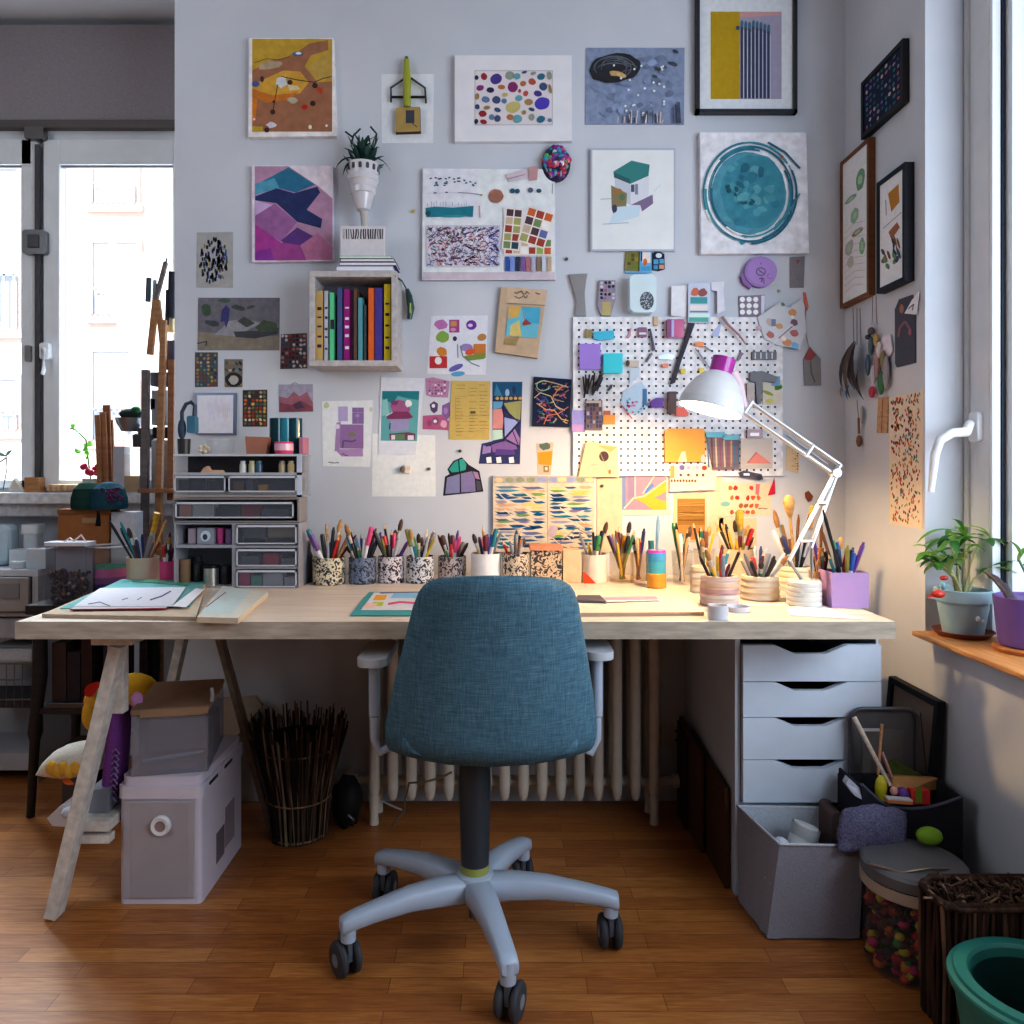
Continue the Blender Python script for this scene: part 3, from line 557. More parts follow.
a = wall_art('sticker', 'lilac strip sticker tucked against the yellow page', 'sticker', K6, [(752, 600), (795, 580), (795, 660), (775, 690), (750, 650)], .001, (120, 92, 146)); a.ell(772, 630, 12, 20, (150, 120, 170)); done(a)
# colourful collage sheet
a = wall_art('collage_sheet', 'white collage sheet of bright pink, green and orange cut-outs beside the paper booklet', 'collage', K6, [(690, 90), (1012, 88), (1000, 425), (664, 420)], .0012, (188, 188, 206))
a.rect(792, 112, 850, 185, (156, 76, 130)).ell(745, 140, 36, 30, (170, 110, 160), 0, 10, .3).ell(918, 142, 30, 28, (112, 60, 150)).ell(912, 144, 14, 10, (190, 180, 210)).ell(755, 210, 42, 38, (130, 160, 80), 0, 12, .4).ell(752, 295, 30, 28, (196, 130, 60), 0, 10, .3).rect(680, 320, 780, 388, (180, 60, 66)).ell(730, 345, 20, 22, (204, 196, 204)).poly([(930, 250), (1000, 250), (1000, 330), (930, 330)], (190, 120, 60)).ell(978, 212, 26, 20, (176, 130, 80), -.3).ell(890, 270, 36, 22, (142, 122, 170)).ell(912, 295, 30, 18, (204, 92, 60), -.3).poly([(870, 320), (1000, 300), (990, 335), (900, 345)], (120, 140, 70)).line([(855, 260), (870, 320), (920, 360), (965, 378)], 6, (90, 110, 120)).ell(830, 385, 44, 16, (100, 96, 160), -.4).ell(842, 420, 40, 14, (90, 152, 190), -.1).ell(824, 220, 12, 14, (60, 54, 80)).line([(840, 250), (842, 330)], 4, (90, 90, 130)).rect(800, 120, 835, 150, (190, 140, 90)).ell(815, 168, 16, 10, (196, 130, 170))
done(a)
# yellow page
a = wall_art('yellow_page', 'yellowed page of printed forms pinned over the mosaic picture', 'paper', K6, [(806, 458), (1026, 462), (1020, 794), (790, 794)], .0014, (184, 162, 100), off=.0015)
for y in range(484, 780, 19):
    for x in (830, 905, 965):
        if rnd.random() < .7: a.scrib(x, y, x + rnd.uniform(25, 55), 5, (126, 108, 66), 2)
for y in (548, 662, 692, 748): a.line([(828, y), (1000, y - 4)], 1.5, (140, 122, 76))
a.rect(912, 632, 942, 646, (90, 84, 70)).line([(828, 548), (828, 690)], 1.5, (140, 122, 76)); done(a)
# mosaic / stained glass map
a = wall_art('mosaic_picture', 'tall stained-glass style picture in blue, pink and lilac beside the yellow page', 'picture', K7, [(128, 238), (298, 238), (284, 706), (50, 704), (66, 590), (128, 575)], .0014, (52, 58, 100))
a.rect(130, 240, 296, 318, (40, 84, 118)).poly([(150, 250), (190, 330), (135, 330)], (60, 120, 150)).ell(212, 300, 12, 22, (130, 160, 190)).ell(250, 285, 10, 24, (46, 60, 90)).rect(132, 318, 294, 345, (52, 58, 80))
for i in range(6): a.ell(155 + i * 26, 332, 10, 10, (176, 150, 100))
a.poly([(132, 350), (190, 350), (180, 385), (132, 395)], (92, 150, 184)).poly([(190, 360), (292, 345), (285, 455), (240, 440)], (140, 142, 96)).poly([(130, 395), (180, 390), (192, 440), (186, 505), (128, 505)], (186, 130, 130)).poly([(195, 440), (280, 460), (190, 560)], (140, 150, 196)).poly([(128, 510), (185, 510), (186, 560), (128, 572)], (160, 186, 176)).poly([(255, 505), (284, 560), (280, 600), (200, 568)], (140, 112, 160)).poly([(120, 595), (200, 575), (262, 600), (270, 620), (130, 640)], (120, 92, 146)).poly([(75, 600), (120, 605), (118, 640), (70, 650)], (136, 116, 164)).poly([(150, 620), (250, 625), (260, 652), (140, 655)], (84, 66, 130))
for x in (92, 148, 220): a.poly([(x, 668), (x + 28, 664), (x + 32, 698), (x + 4, 700)], (196, 196, 206))
a.line([(190, 350), (195, 560), (280, 605)], 6, (40, 40, 70)).line([(180, 380), (280, 470), (190, 570), (90, 605)], 6, (40, 42, 74)).line([(240, 510), (275, 600)], 5, (40, 42, 74)).line([(130, 345), (296, 342)], 5, (36, 40, 60)); done(a)
# dark abstract
a = wall_art('abstract_canvas', 'small dark navy canvas with tangled orange and blue lines, left of the pegboard', 'painting', K7, [(362, 208), (578, 224), (566, 496), (352, 490)], .01, (34, 42, 66), 'canvas')
for i in range(85):
    x, y = rnd.uniform(372, 545), rnd.uniform(245, 470); an = rnd.uniform(-1, 1); l = rnd.uniform(14, 38); a.line([(x, y), (x + l * math.cos(an) * .5, y + l * math.sin(an) * .5 + 3), (x + l * math.cos(an), y + l * math.sin(an))], rnd.uniform(4, 9), rnd.choice([(60, 90, 150), (170, 110, 100), (120, 60, 110), (44, 110, 120), (150, 140, 110), (176, 84, 90), (50, 60, 130)]))
a.line([(365, 330), (400, 300), (460, 320), (490, 380), (540, 400)], 5, (180, 170, 130)).line([(420, 480), (440, 430), (500, 420), (560, 380)], 5, (190, 120, 100)).line([(370, 250), (420, 230), (500, 250), (560, 270)], 6, (176, 160, 120)).line([(380, 360), (430, 395), (480, 400), (520, 450), (560, 460)], 6, (190, 150, 110)).line([(470, 330), (500, 280), (550, 255)], 6, (196, 130, 100)).arc(415, 260, 36, 28, 0, 300, 5, (140, 170, 130)); done(a)
# orange cup card
a = wall_art('cup_card', 'small card of an orange pot with green sprig, below the dark navy canvas', 'card', K7, [(378, 588), (475, 582), (460, 766), (386, 766)], .0015, (170, 158, 140)); a.poly([(384, 640), (470, 632), (462, 712), (390, 708)], (210, 142, 50)).ell(425, 608, 30, 22, (80, 96, 88), 0, 10, .5).rect(418, 715, 450, 752, (140, 120, 80)).ell(434, 732, 8, 10, (190, 180, 160)); done(a)
# teal hat sticker
a = wall_art('pebble_sticker', 'cut-out of grey and teal stones outlined in black, below the yellow page', 'sticker', K19, [(148, 535), (180, 490), (225, 470), (262, 510), (320, 545), (342, 655), (125, 678), (135, 575), (160, 560)], .0015, (40, 40, 48))
a.poly([(156, 535), (185, 496), (205, 486), (210, 548), (172, 552)], (50, 150, 138)).poly([(212, 484), (232, 478), (250, 510), (246, 538), (216, 546)], (60, 158, 146)).poly([(146, 580), (214, 560), (214, 662), (136, 668)], (116, 116, 150)).poly([(220, 558), (280, 545), (295, 580), (300, 655), (222, 660)], (120, 112, 150)).poly([(284, 546), (312, 552), (322, 590), (300, 585)], (150, 120, 150)).poly([(302, 595), (324, 600), (332, 645), (306, 652)], (70, 70, 84)); done(a)
# wave paintings
BL = [(20, 70, 116), (50, 96, 146), (104, 116, 156), (36, 112, 146), (120, 160, 96), (136, 124, 164), (26, 88, 134), (84, 136, 166), (226, 200, 120), (214, 170, 140), (150, 150, 176)]
WG = GAIN[0]; GAIN[0] = 1.05
for (x0, x1, lab) in ((394, 686, 'wavy blue and green striped board, left of the pair'), (688, 942, 'wavy blue and grey striped board, right of the pair')):
    a = wall_art('wave_painting', lab + ' above the pencil pots', 'painting', K19, [(x0, 570), (x1, 570), (x1, 980), (x0, 980)], .014, (216, 200, 178), 'canvas')
    a.rect(x0 + 4, 572, x1 - 2, 610, (176, 170, 176)); 
    for i in range(5): a.ell(x0 + 30 + i * (x1 - x0 - 60) / 4, 592, 26, 13, rnd.choice([(150, 160, 130), (200, 150, 140), (150, 160, 200), (226, 200, 150)]), 0, 10, .3)
    y = 632
    while y < 962:
        x = x0 + 8
        while x < x1 - 40:
            l = rnd.uniform(70, 150); l = min(l, x1 - 8 - x); h = rnd.uniform(11, 17); dy = rnd.uniform(-16, 16); c = rnd.choice(BL)
            a.poly([(x, y - h * .3), (x + l * .3, y - h * .5 + dy * .5), (x + l * .7, y - h * .5 + dy * .3), (x + l, y + dy * .6), (x + l * .6, y + h * .5 + dy * .4), (x + l * .25, y + h * .5 + dy * .4)], c, False); x += l + rnd.uniform(3, 10)
        y += 19
    a.o += .0003
    for i in range(6): xx = rnd.uniform(x0 + 20, x1 - 70); yy = rnd.uniform(650, 930); a.line([(xx, yy), (xx + 20, yy + 18), (xx + 50, yy + 40)], 5, (232, 220, 196))
    if x0 > 600: a.line([(690, 978), (720, 950), (800, 890), (840, 850), (930, 900)], 4, (150, 120, 100)).ell(715, 870, 26, 34, (190, 170, 180), .4, 10, .3)
    done(a)
# beige board, lower sheets
done(wall_art('blank_board', 'plain beige board pinned right of the wave paintings', 'board', (0, 0, 1), [(597, 478), (622, 478), (622, 552), (597, 552)], .004, (216, 196, 166), 'card'))
a = wall_art('abstract_print', 'lavender and yellow abstract print on white paper, under the pegboard', 'print', K10, [(198, 378), (446, 380), (464, 588), (196, 590)], .0015, (214, 200, 186), off=.001)
a.poly([(200, 382), (442, 384), (442, 562), (200, 562)], (168, 140, 160)).rect(200, 384, 232, 562, (120, 140, 186)).poly([(245, 384), (280, 384), (282, 490), (245, 510)], (150, 130, 160)).poly([(220, 560), (270, 500), (320, 490), (440, 410), (442, 470), (380, 500), (442, 520), (442, 562), (370, 562), (330, 530), (280, 505)], (226, 176, 70)).poly([(320, 470), (372, 425), (378, 440), (340, 478)], (90, 130, 190)).line([(225, 556), (275, 502), (330, 492), (440, 412)], 6, (236, 220, 190)).line([(282, 384), (282, 495)], 5, (232, 214, 196)).line([(320, 480), (384, 384)], 6, (232, 206, 170)); done(a)
a = wall_art('stamp_sheet', 'white sheet printed with small blue and red stamps, under the orange pouch', 'paper', K10, [(462, 334), (652, 330), (700, 370), (690, 460), (458, 470)], .0012, (226, 212, 194), off=.0125)
a.rect(462, 336, 484, 400, (210, 150, 100)).ell(522, 346, 14, 14, (116, 100, 170)).ell(556, 348, 11, 10, (180, 160, 200)).ell(600, 346, 12, 10, (190, 170, 200)).ell(637, 348, 13, 12, (180, 70, 60))
for i in range(9): a.ell(470 + i * 15, 414, 6, 8, (130, 90, 60), 0, 8, .4)
for x in (516, 556, 598, 630): a.ell(x, 384, 8, 8, (110, 80, 80), 0, 8, .4)
done(a)
a = wall_art('brown_card', 'brown card in a clear sleeve standing on the wall below the stamp sheet', 'card', K10, [(482, 478), (650, 474), (654, 722), (480, 722)], .002, (222, 196, 156), off=.001)
a.rect(498, 505, 640, 715, (176, 124, 70)); a.rect(498, 640, 640, 715, (200, 136, 80)); a.rect(500, 520, 638, 640, (158, 118, 62))
for i in range(16): y = rnd.uniform(525, 635); a.line([(504, y), (560, y + rnd.uniform(-5, 5)), (634, y + rnd.uniform(-6, 6))], rnd.uniform(3, 7), rnd.choice([(130, 92, 46), (186, 146, 84), (150, 108, 56)]))
done(a)
done(wall_art('blank_sheet', 'cream blank sheet right of the brown card', 'paper', K10, [(655, 380), (735, 380), (735, 690), (660, 700)], .001, (226, 204, 176)))
a = wall_art('food_stamp_sheet', 'cream sheet of small red food stamps, low right under the pegboard', 'paper', K10, [(712, 420), (985, 425), (975, 590), (712, 600)], .0012, (226, 204, 176), off=.0015)
for j, y in enumerate((450, 500, 542, 575)):
    for i in range(6):
        x = 770 + i * 27 + (j % 2) * 8
        if rnd.random() < .8: a.ell(x, y, 11, 13, rnd.choice([(190, 80, 50), (180, 60, 50), (200, 110, 60), (150, 90, 60)]), rnd.random(), 8, .5)
a.ell(744, 532, 26, 13, (130, 180, 176)).poly([(900, 430), (922, 430), (915, 490), (898, 480)], (214, 120, 130)).poly([(962, 490), (996, 395), (1000, 480)], (200, 40, 70)).scrib(915, 556, 960, 8, (80, 60, 50), 4); done(a)
done(wall_art('blank_sheet', 'cream sheet behind the yellow brushes at the bottom of the wall', 'paper', K10, [(712, 604), (905, 604), (905, 760), (712, 760)], .001, (226, 196, 160)))
GAIN[0] = WG
# composite board
a = wall_art('collage_board', 'large white pinned board with teal drawing, speckled pattern and colour swatches', 'collage', K5, [(130, 105), (880, 110), (884, 738), (126, 740)], .016, (188, 192, 203), 'card', side=(150, 150, 164))
a.poly([(132, 106), (440, 106), (440, 400), (132, 400)], (188, 188, 207)); a.rect(130, 695, 880, 737, (170, 160, 170))
for i in range(26): a.ell(rnd.uniform(160, 430), rnd.choice([160, 176, 186, 196]) + rnd.uniform(-6, 6), 8, 4.5, (54, 96, 120), rnd.uniform(-.5, .5), 7)
a.line([(150, 246), (330, 242)], 1.5, (150, 150, 165)).line([(330, 242), (400, 246), (470, 256)], 4, (100, 110, 130)).ell(200, 244, 9, 4, (80, 90, 120)).ell(265, 241, 8, 4, (80, 90, 120)).ell(462, 256, 8, 5, (150, 140, 100))
a.poly([(145, 330), (200, 322), (300, 328), (418, 318), (414, 380), (300, 378), (150, 382)], (44, 120, 136)).ell(160, 360, 16, 16, (40, 90, 90)).ell(300, 376, 80, 8, (60, 140, 150), 0, 12, .4)
for i in range(15): x = 160 + i * 17; a.line([(x, 324), (x + rnd.uniform(-4, 4), rnd.uniform(285, 318))], 2.5, (110, 150, 170))
a.line([(452, 316), (455, 385)], 5, (176, 120, 150)).ell(546, 262, 43, 39, (148, 104, 90), 0, 14, .08)
a.rect(150, 428, 570, 664, (172, 166, 178))
for i in range(900): x, y = rnd.uniform(156, 562), rnd.uniform(436, 656); an = rnd.random() * 3; l = rnd.uniform(6, 13); a.poly([(x - l * math.cos(an), y - l * math.sin(an) - 3), (x + l * math.cos(an), y + l * math.sin(an) - 3), (x + l * math.cos(an), y + l * math.sin(an) + 3), (x - l * math.cos(an), y - l * math.sin(an) + 3)], rnd.choice([(150, 80, 90), (90, 100, 150), (80, 80, 100), (180, 110, 110), (110, 90, 140), (92, 130, 140), (196, 190, 200)] if x < 500 else [(90, 100, 160), (110, 110, 180), (80, 80, 120), (130, 130, 190)]), False)
a.o += .0003
a.poly([(598, 140), (720, 105), (730, 160), (620, 182)], (172, 160, 168)).poly([(730, 100), (785, 88), (780, 170), (735, 175)], (168, 130, 134)).ell(640, 232, 15, 14, (50, 90, 110)).ell(668, 234, 14, 14, (52, 76, 100)).ell(742, 228, 16, 15, (84, 92, 110)).ell(790, 232, 15, 12, (46, 84, 104)).line([(868, 190), (866, 250)], 3, (80, 70, 80)).line([(612, 165), (706, 140)], 4, (120, 100, 110)).rect(590, 330, 880, 600, (184, 184, 190))
SW = [(60, 64, 74), (110, 130, 90), (150, 70, 60), (170, 110, 80), (96, 110, 160), (180, 160, 140), (120, 80, 110), (80, 60, 70), (150, 150, 100), (196, 190, 190), (190, 100, 60), (50, 76, 90), (140, 160, 90)]
def tilt(cx, cy, rot, nx, ny, s_):
    c_, s2 = math.cos(rot), math.sin(rot)
    def R(x, y): return (cx + x * c_ - y * s2, cy + x * s2 + y * c_)
    a.poly([R(-nx * s_ / 2 - 5, -ny * s_ / 2 - 5), R(nx * s_ / 2 + 5, -ny * s_ / 2 - 5), R(nx * s_ / 2 + 5, ny * s_ / 2 + 5), R(-nx * s_ / 2 - 5, ny * s_ / 2 + 5)], (190, 184, 180))
    for i in range(nx):
        for j in range(ny):
            x, y = (i - nx / 2 + .5) * s_, (j - ny / 2 + .5) * s_; h = s_ * .42; a.poly([R(x - h, y - h), R(x + h, y - h), R(x + h, y + h), R(x - h, y + h)], rnd.choice(SW), False)
    a.o += .0003
tilt(730, 550, .02, 6, 2, 44); tilt(640, 450, .1, 2, 5, 46); tilt(775, 440, .3, 3, 4, 50)
for i in range(9): a.rect(598 + i * 30, 606, 622 + i * 30, 690, [(50, 90, 160), (120, 140, 200), (50, 56, 80), (120, 90, 150), (170, 110, 120), (150, 150, 170), (130, 110, 90), (172, 176, 190), (170, 150, 130)][i])
done(a)
def pin(px, py, col, label, off=.0, name='push_pin'):
    t = MB().blob(P(px, py, YW - off - .006), .0055, col).tube([P(px, py, YW - off - .006), P(px, py, YW - off)], .003, col); tag(t.build(name, 'gloss'), label, 'pin')
pin(413.5, 211, (196, 170, 60), 'yellow push pin left of the collage board')
pin(566.5, 259, (60, 60, 66), 'dark push pin right of the collage board, above the paper booklet')
pin(460, 451, (60, 50, 54), 'dark push pin above the stones cut-out, below the yellow page')
pin(429, 469, (90, 84, 90), 'grey push pin on the blank white sheet, right of the clip')
pin(602, 486, (90, 80, 70), 'dark push pin on the plain beige board')
pin(779, 291, (150, 150, 120), 'tiny pale push pin right of the purple tape disc')
# paint-clotted shell
m = MB(); shc = [(140, 60, 150), (60, 150, 180), (180, 50, 70), (50, 60, 120), (90, 160, 90), (200, 110, 130), (110, 40, 110), (180, 180, 190), (40, 110, 140)]
m.blob(P(556, 164, YW - .012), (.048, .02, .062), (44, 44, 74), 18, 12)
for i in range(80):
    r = math.sqrt(rnd.random()) * .92; an = rnd.random() * 6.28; x, z = r * math.cos(an), r * math.sin(an); d = math.sqrt(max(0, 1 - r * r)); c = P(556, 164, YW - .012); m.blob((c[0] + .046 * x, c[1] - .019 * d, c[2] + .059 * z), (rnd.uniform(.006, .012), .005, rnd.uniform(.006, .012)), rnd.choice(shc), 7, 5)
tag(m.build('painted_shell', 'gloss'), 'round ornament caked with multicoloured paint, below the white pebble frame', 'ornament')
# =====================================================================================
# WALL PLANTER, BOOK SHELF
# =====================================================================================
Yp = YW - .065
t = thing('wall_planter', 'white ribbed cone planter with dark green leaves hanging high on the wall', 'planter', P(363, 222, Yp))
def pz(py): return DZ(py + 5, Yp)
c0 = (DX(363, Yp), Yp, 0)
pr = [(.006, 208), (.022, 205), (.027, 200), (.036, 190), (.04, 189), (.042, 184), (.04, 183), (.047, 178), (.05, 177), (.051, 172), (.048, 171), (.052, 164), (.052, 160), (.048, 160), (.046, 168)]
MB().lathe([(r, pz(y)) for r, y in pr], c0, (170, 170, 176), 28).build('pot', 'gloss', t)
m = MB()
for i in range(14): an = 2 * PI * i / 14; m.rbox(-.005, .005, -.001, .001, -.009, .009, .003, (60, 60, 66), 3, 'y', Matrix.Translation((c0[0] + .0515 * math.sin(an), Yp - .0515 * math.cos(an), pz(165.5))) @ Matrix.Rotation(an, 4, 'Z'))
m.build('slots', 'plastic', t)
MB().tube([(c0[0] + .003, Yp, pz(206)), (c0[0] + .002, Yp + .02, pz(222))], [.014, .011], (165, 160, 156), 10).build('spout', 'ceramic', t)
m = MB(); m.tube([(c0[0], Yp + .05, pz(170)), (c0[0], YW, pz(168))], .008, (170, 170, 174)); m.build('bracket', 'metal', t)
m = MB()
for i in range(64):
    an = rnd.uniform(0, 2 * PI); l = rnd.uniform(.06, .10); el = rnd.uniform(.1, 1.2); b = (c0[0] + .012 * math.cos(an), Yp + .01 * math.sin(an), pz(165))
    e = (c0[0] + min(.07, l * .8) * math.cos(an) * (.35 + .65 * math.cos(el)), Yp + .045 * math.sin(an) * math.cos(el), pz(165) + l * math.sin(el) * 1.35); m.leaf(b, e, rnd.uniform(.018, .028), rnd.choice([(36, 76, 66), (28, 62, 56), (44, 92, 76), (24, 50, 48)]), rnd.uniform(-.1, .25))
for (ex, ey) in ((337, 168), (392, 170), (345, 174)): m.leaf((c0[0], Yp - .04, pz(161)), (DX(ex, Yp), Yp - .03, pz(ey)), .012, (30, 60, 52), .25)
for (pts) in (((352, 140), (354, 132), (361, 125)), ((354, 134), (346, 128)), ((376, 140), (377, 130), (371, 123)), ((370, 138), (369, 132))):
    m.tube([(DX(x, Yp), Yp - .01, pz(y)) for x, y in pts], .003, (30, 54, 50), 6)
m.build('foliage', 'leaf', t)

SF = 2.435   # front of the wall box
t = thing('wall_shelf', 'white box shelf on the wall holding a row of colourful books', 'shelf', P(353, 366, SF + .06))
x0, x1, z0, z1 = DX(309, SF), DX(397, SF), DZ(366, SF), DZ(271, SF); tk = .018
m = MB().box(x0, x1, SF, YW, z0, z0 + tk, (152, 148, 148)).box(x0, x1, SF, YW, z1 - tk, z1, (152, 148, 148)).box(x0, x0 + tk, SF, YW, z0 + tk, z1 - tk, (152, 148, 148)).box(x1 - tk, x1, SF, YW, z0 + tk, z1 - tk, (152, 148, 148)); m.build('carcass', 'paint', t, .0015)
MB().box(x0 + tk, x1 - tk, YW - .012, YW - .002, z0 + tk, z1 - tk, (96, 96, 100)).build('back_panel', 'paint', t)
bks = [(316, 324, 291, (178, 150, 100), 'tan'), (324, 329, 291, (160, 160, 170), 'pale grey'), (329.5, 335, 293, (96, 190, 140), 'green'), (337, 343, 288, (76, 86, 130), 'slate blue'), (343, 351, 289, (146, 44, 120), 'magenta'), (351, 353.5, 291, (70, 50, 70), 'thin plum'), (353.5, 358, 289, (96, 74, 66), 'brown'), (358, 363.5, 298, (90, 150, 160), 'teal'), (363.5, 367, 305, (60, 74, 80), 'short dark'), (368, 375, 288, (214, 106, 54), 'orange'), (374.5, 383, 288, (78, 66, 140), 'violet'), (383.5, 391, 284, (206, 186, 60), 'yellow')]
zb = z0 + tk + .0005
for k, (a, b, ty, c, n) in enumerate(bks):
    xa, xb = DX(a, SF + .02), DX(b, SF + .02); zt = min(DZ(ty, SF + .02), z1 - tk - .004); yf = SF + rnd.uniform(.012, .022); yb = YW - .02
    ob = thing('book', n + ' spined book standing in the wall box shelf', 'book', ((xa + xb) / 2, yf + .05, zb), 'books in the wall box shelf')
    mm = MB().box(xa + .0006, xb - .0006, yf, yf + .0015, zb, zt, c).box(xa + .0006, xa + .0018, yf, yb, zb, zt, c).box(xb - .0018, xb - .0006, yf, yb, zb, zt, c)
    if n in ('tan', 'yellow', 'magenta', 'thin plum', 'pale grey', 'green'):
        w_ = (xb - xa)
        for j in range(5):
            zz = zb + (zt - zb) * (.15 + .7 * j / 5) + rnd.uniform(0, .01)
            if n == 'green' and j not in (2, ): continue
            hh = .03 if n == 'green' else .004 + .006 * rnd.random()
            mm.box(xa + w_ * .25, xb - w_ * .25 if n != 'green' else xb - .001, yf - .0006, yf, zz, zz + hh, (50, 46, 60) if n != 'magenta' else (210, 190, 210))
    mm.build('cover', 'paper', ob)
    MB().box(xa + .002, xb - .002, yf + .002, yb - .002, zb + .001, zt - .003, (214, 208, 198)).build('pages', 'paper', ob)
# small stack on top of the shelf
zt = z1 + .0005; Yb = SF + .005
def flatbook(x0, x1, z, h, c, lab, d=.09, y0=Yb, name='book', skew=0):
    xa, xb = DX(x0, y0), DX(x1, y0); ob = thing(name, lab, 'book', ((xa + xb) / 2, y0 + d / 2, z), 'books lying on the wall box shelf')
    MB().box(xa, xb, y0, y0 + d, z, z + h * .16, c).box(xa, xb, y0, y0 + d, z + h * .84, z + h, c).box(xa, xa + .0015, y0, y0 + d, z, z + h, c).build('cover', 'paper', ob)
    MB().box(xa + .0016, xb - .002, y0 + .0015, y0 + d - .002, z + h * .17, z + h * .83, (206, 200, 196)).build('pages', 'paper', ob)
flatbook(336, 393, zt, .017, (150, 150, 170), 'grey book lying at the bottom of the stack on the wall shelf')
flatbook(339, 396, zt + .0175, .012, (60, 50, 110), 'indigo book lying second in the stack on the wall shelf')
flatbook(340, 394, zt + .030, .010, (110, 40, 70), 'dark red book lying third in the stack on the wall shelf')
flatbook(339, 391, zt + .0405, .008, (110, 160, 140), 'pale green book topmost of the stack on the wall shelf')
m = MB().box(DX(341, Yb + .03), DX(385, Yb + .03), Yb + .02, Yb + .035, zt + .049, DZ(227, Yb + .03), (176, 172, 176)); a = Art(PM(Yb + .02)); [a.line([(x + rnd.uniform(-.6, .6), 229), (x, 233 + rnd.uniform(-2, 2)), (x + rnd.uniform(-1, 1), 239)], rnd.uniform(.7, 1.5), (50, 52, 64)) for x in [344 + i * 2.4 for i in range(17)]]
ob = m.build('patterned_box', 'paper', None, .001); a.build('brush_marks', 'paper', ob); tag(ob, 'small grey box with black brush pattern on top of the book stack', 'box')
t = thing('pen', 'dark green pen hanging on a cord from the wall shelf corner', 'pen', P(409, 320, YW - .02))
MB().tube([P(395, 276, SF), P(402, 281, 2.5), P(407, 290, YW - .02)], .0022, (44, 60, 56), 6).build('cord', 'fabric', t)
MB().tube([P(407, 289, YW - .018), P(409, 296, YW - .016), P(411, 308, YW - .016), P(409.5, 319, YW - .018)], [.006, .0105, .012, .008], (42, 66, 58), 10).tube([P(410.2, 303, YW - .029), P(410, 313, YW - .029)], .003, (150, 170, 90), 6).build('barrel', 'gloss', t)
# brown paper booklet, tilted out from the wall
a = wall_art('paper_booklet', 'tan paper bag booklet with a blue and yellow beach picture, tilted on the wall', 'booklet', K5, [(575, 778), (835, 796), (782, 1184), (540, 1150)], .018, (176, 154, 130), 'card', side=(140, 118, 96))
a.poly([(612, 776), (836, 800), (826, 880), (606, 868)], (182, 160, 138)); a.o += .002; a.line([(606, 872), (826, 884)], 4, (130, 110, 92))
for y in (810, 836): a.scrib(650, y, 740, 22, (110, 92, 80), 5)
a.scrib(770, 822, 810, 24, (90, 76, 70), 6)
a.poly([(618, 890), (800, 896), (780, 1070), (600, 1056)], (104, 172, 190)).poly([(618, 890), (690, 892), (672, 950), (616, 960)], (196, 160, 90)).poly([(700, 892), (800, 896), (792, 990), (720, 980)], (80, 160, 190)).poly([(630, 1000), (680, 970), (690, 1062), (625, 1056)], (200, 180, 110)).poly([(695, 985), (715, 960), (750, 990), (700, 1000)], (150, 70, 70)).line([(694, 890), (712, 970)], 4, (130, 110, 110)).poly([(600, 1070), (680, 1060), (660, 1110), (590, 1105)], (150, 130, 90))
done(a)

# =====================================================================================
# PEGBOARD WITH TOOLS
# =====================================================================================
PB0 = .012
a = wall_art('pegboard', 'white perforated pegboard crowded with small tools, behind the desk lamp', 'pegboard', (0, 0, 1), [(573, 317), (783, 317), (783, 476), (573, 476)], PB0, (190, 190, 203), 'paint', side=(166, 168, 180))
y = 323.0
while y < 474:
    x = 579.0
    while x < 780: o = a.o; a.ell(x, y, 1.2, 1.2, (36, 34, 44), 0, 8); a.o = o; x += 7
    y += 7
a.o += .0003; done(a)
def hang(name, label, cat, T, pts, t, col, m='plastic', off=.0004, bevel=0, group=None, fn=None):
    a = wall_art(name, label, cat, T, pts, t, col, m, off + PB0); a.meta = (name, label, cat, m, group)
    if fn: fn(a)
    return done(a, None, bevel)
def R4(x0, y0, x1, y1): return [(x0, y0), (x1, y0), (x1, y1), (x0, y1)]
hang('pouch', 'flat lavender square pouch on the upper left of the pegboard', 'pouch', K20, R4(76, 345, 240, 545), .014, (150, 122, 200), bevel=.004)
hang('plastic_box', 'bright turquoise square box beside the lavender pouch', 'box', K20, R4(264, 420, 415, 575), .022, (60, 196, 210), bevel=.006)
hang('tape_roll', 'turquoise tape packet near the top left corner of the pegboard', 'tape', K20, [(185, 250), (345, 238), (350, 305), (230, 318), (185, 300)], .01, (70, 176, 206), bevel=.003)
hang('gold_clip', 'small olive clip left of the turquoise tape packet', 'clip', K20, R4(118, 232, 175, 298), .006, (140, 126, 84), bevel=.002)
# clutch of black pens
t = thing('pen_bundle', 'bundle of black pens below the lavender pouch on the pegboard', 'pens', P(591, 393, YW - .03))
m = MB()
for i in range(16): x = rnd.uniform(582, 603); y = rnd.uniform(372, 380); m.tube([P(x, y, YW - .03 - rnd.random() * .015), P(588 + (x - 590) * .5 + rnd.uniform(-3, 3), y + rnd.uniform(10, 20), YW - .02)], .0028, rnd.choice([(40, 40, 46), (60, 60, 70), (30, 30, 34)]), 6)
m.build('pens', 'plastic', t)
hang('hook', 'small black hook below the turquoise square box', 'hook', K20, [(318, 668), (336, 664), (332, 690), (308, 716), (296, 712)], .006, (50, 50, 60))
hang('lilac_card', 'lilac fading card hanging over the left edge of the pegboard', 'card', K20, R4(14, 868, 118, 1040), .004, (140, 140, 196), 'paper', fn=lambda a: a.rect(18, 980, 112, 1036, (170, 140, 186)))
def inkset(a):
    a.mosaic(130, 810, 250, 1010, 5, 6, [(50, 54, 110), (60, 54, 70), (150, 140, 150), (40, 40, 50), (70, 84, 140), (120, 80, 70)], .1, .2); a.rect(128, 792, 246, 812, (176, 160, 150))
hang('ink_bottle_set', 'packet of dark blue ink bottles on the left of the pegboard', 'bottles', K20, R4(125, 790, 255, 1025), .012, (90, 84, 100), fn=inkset)
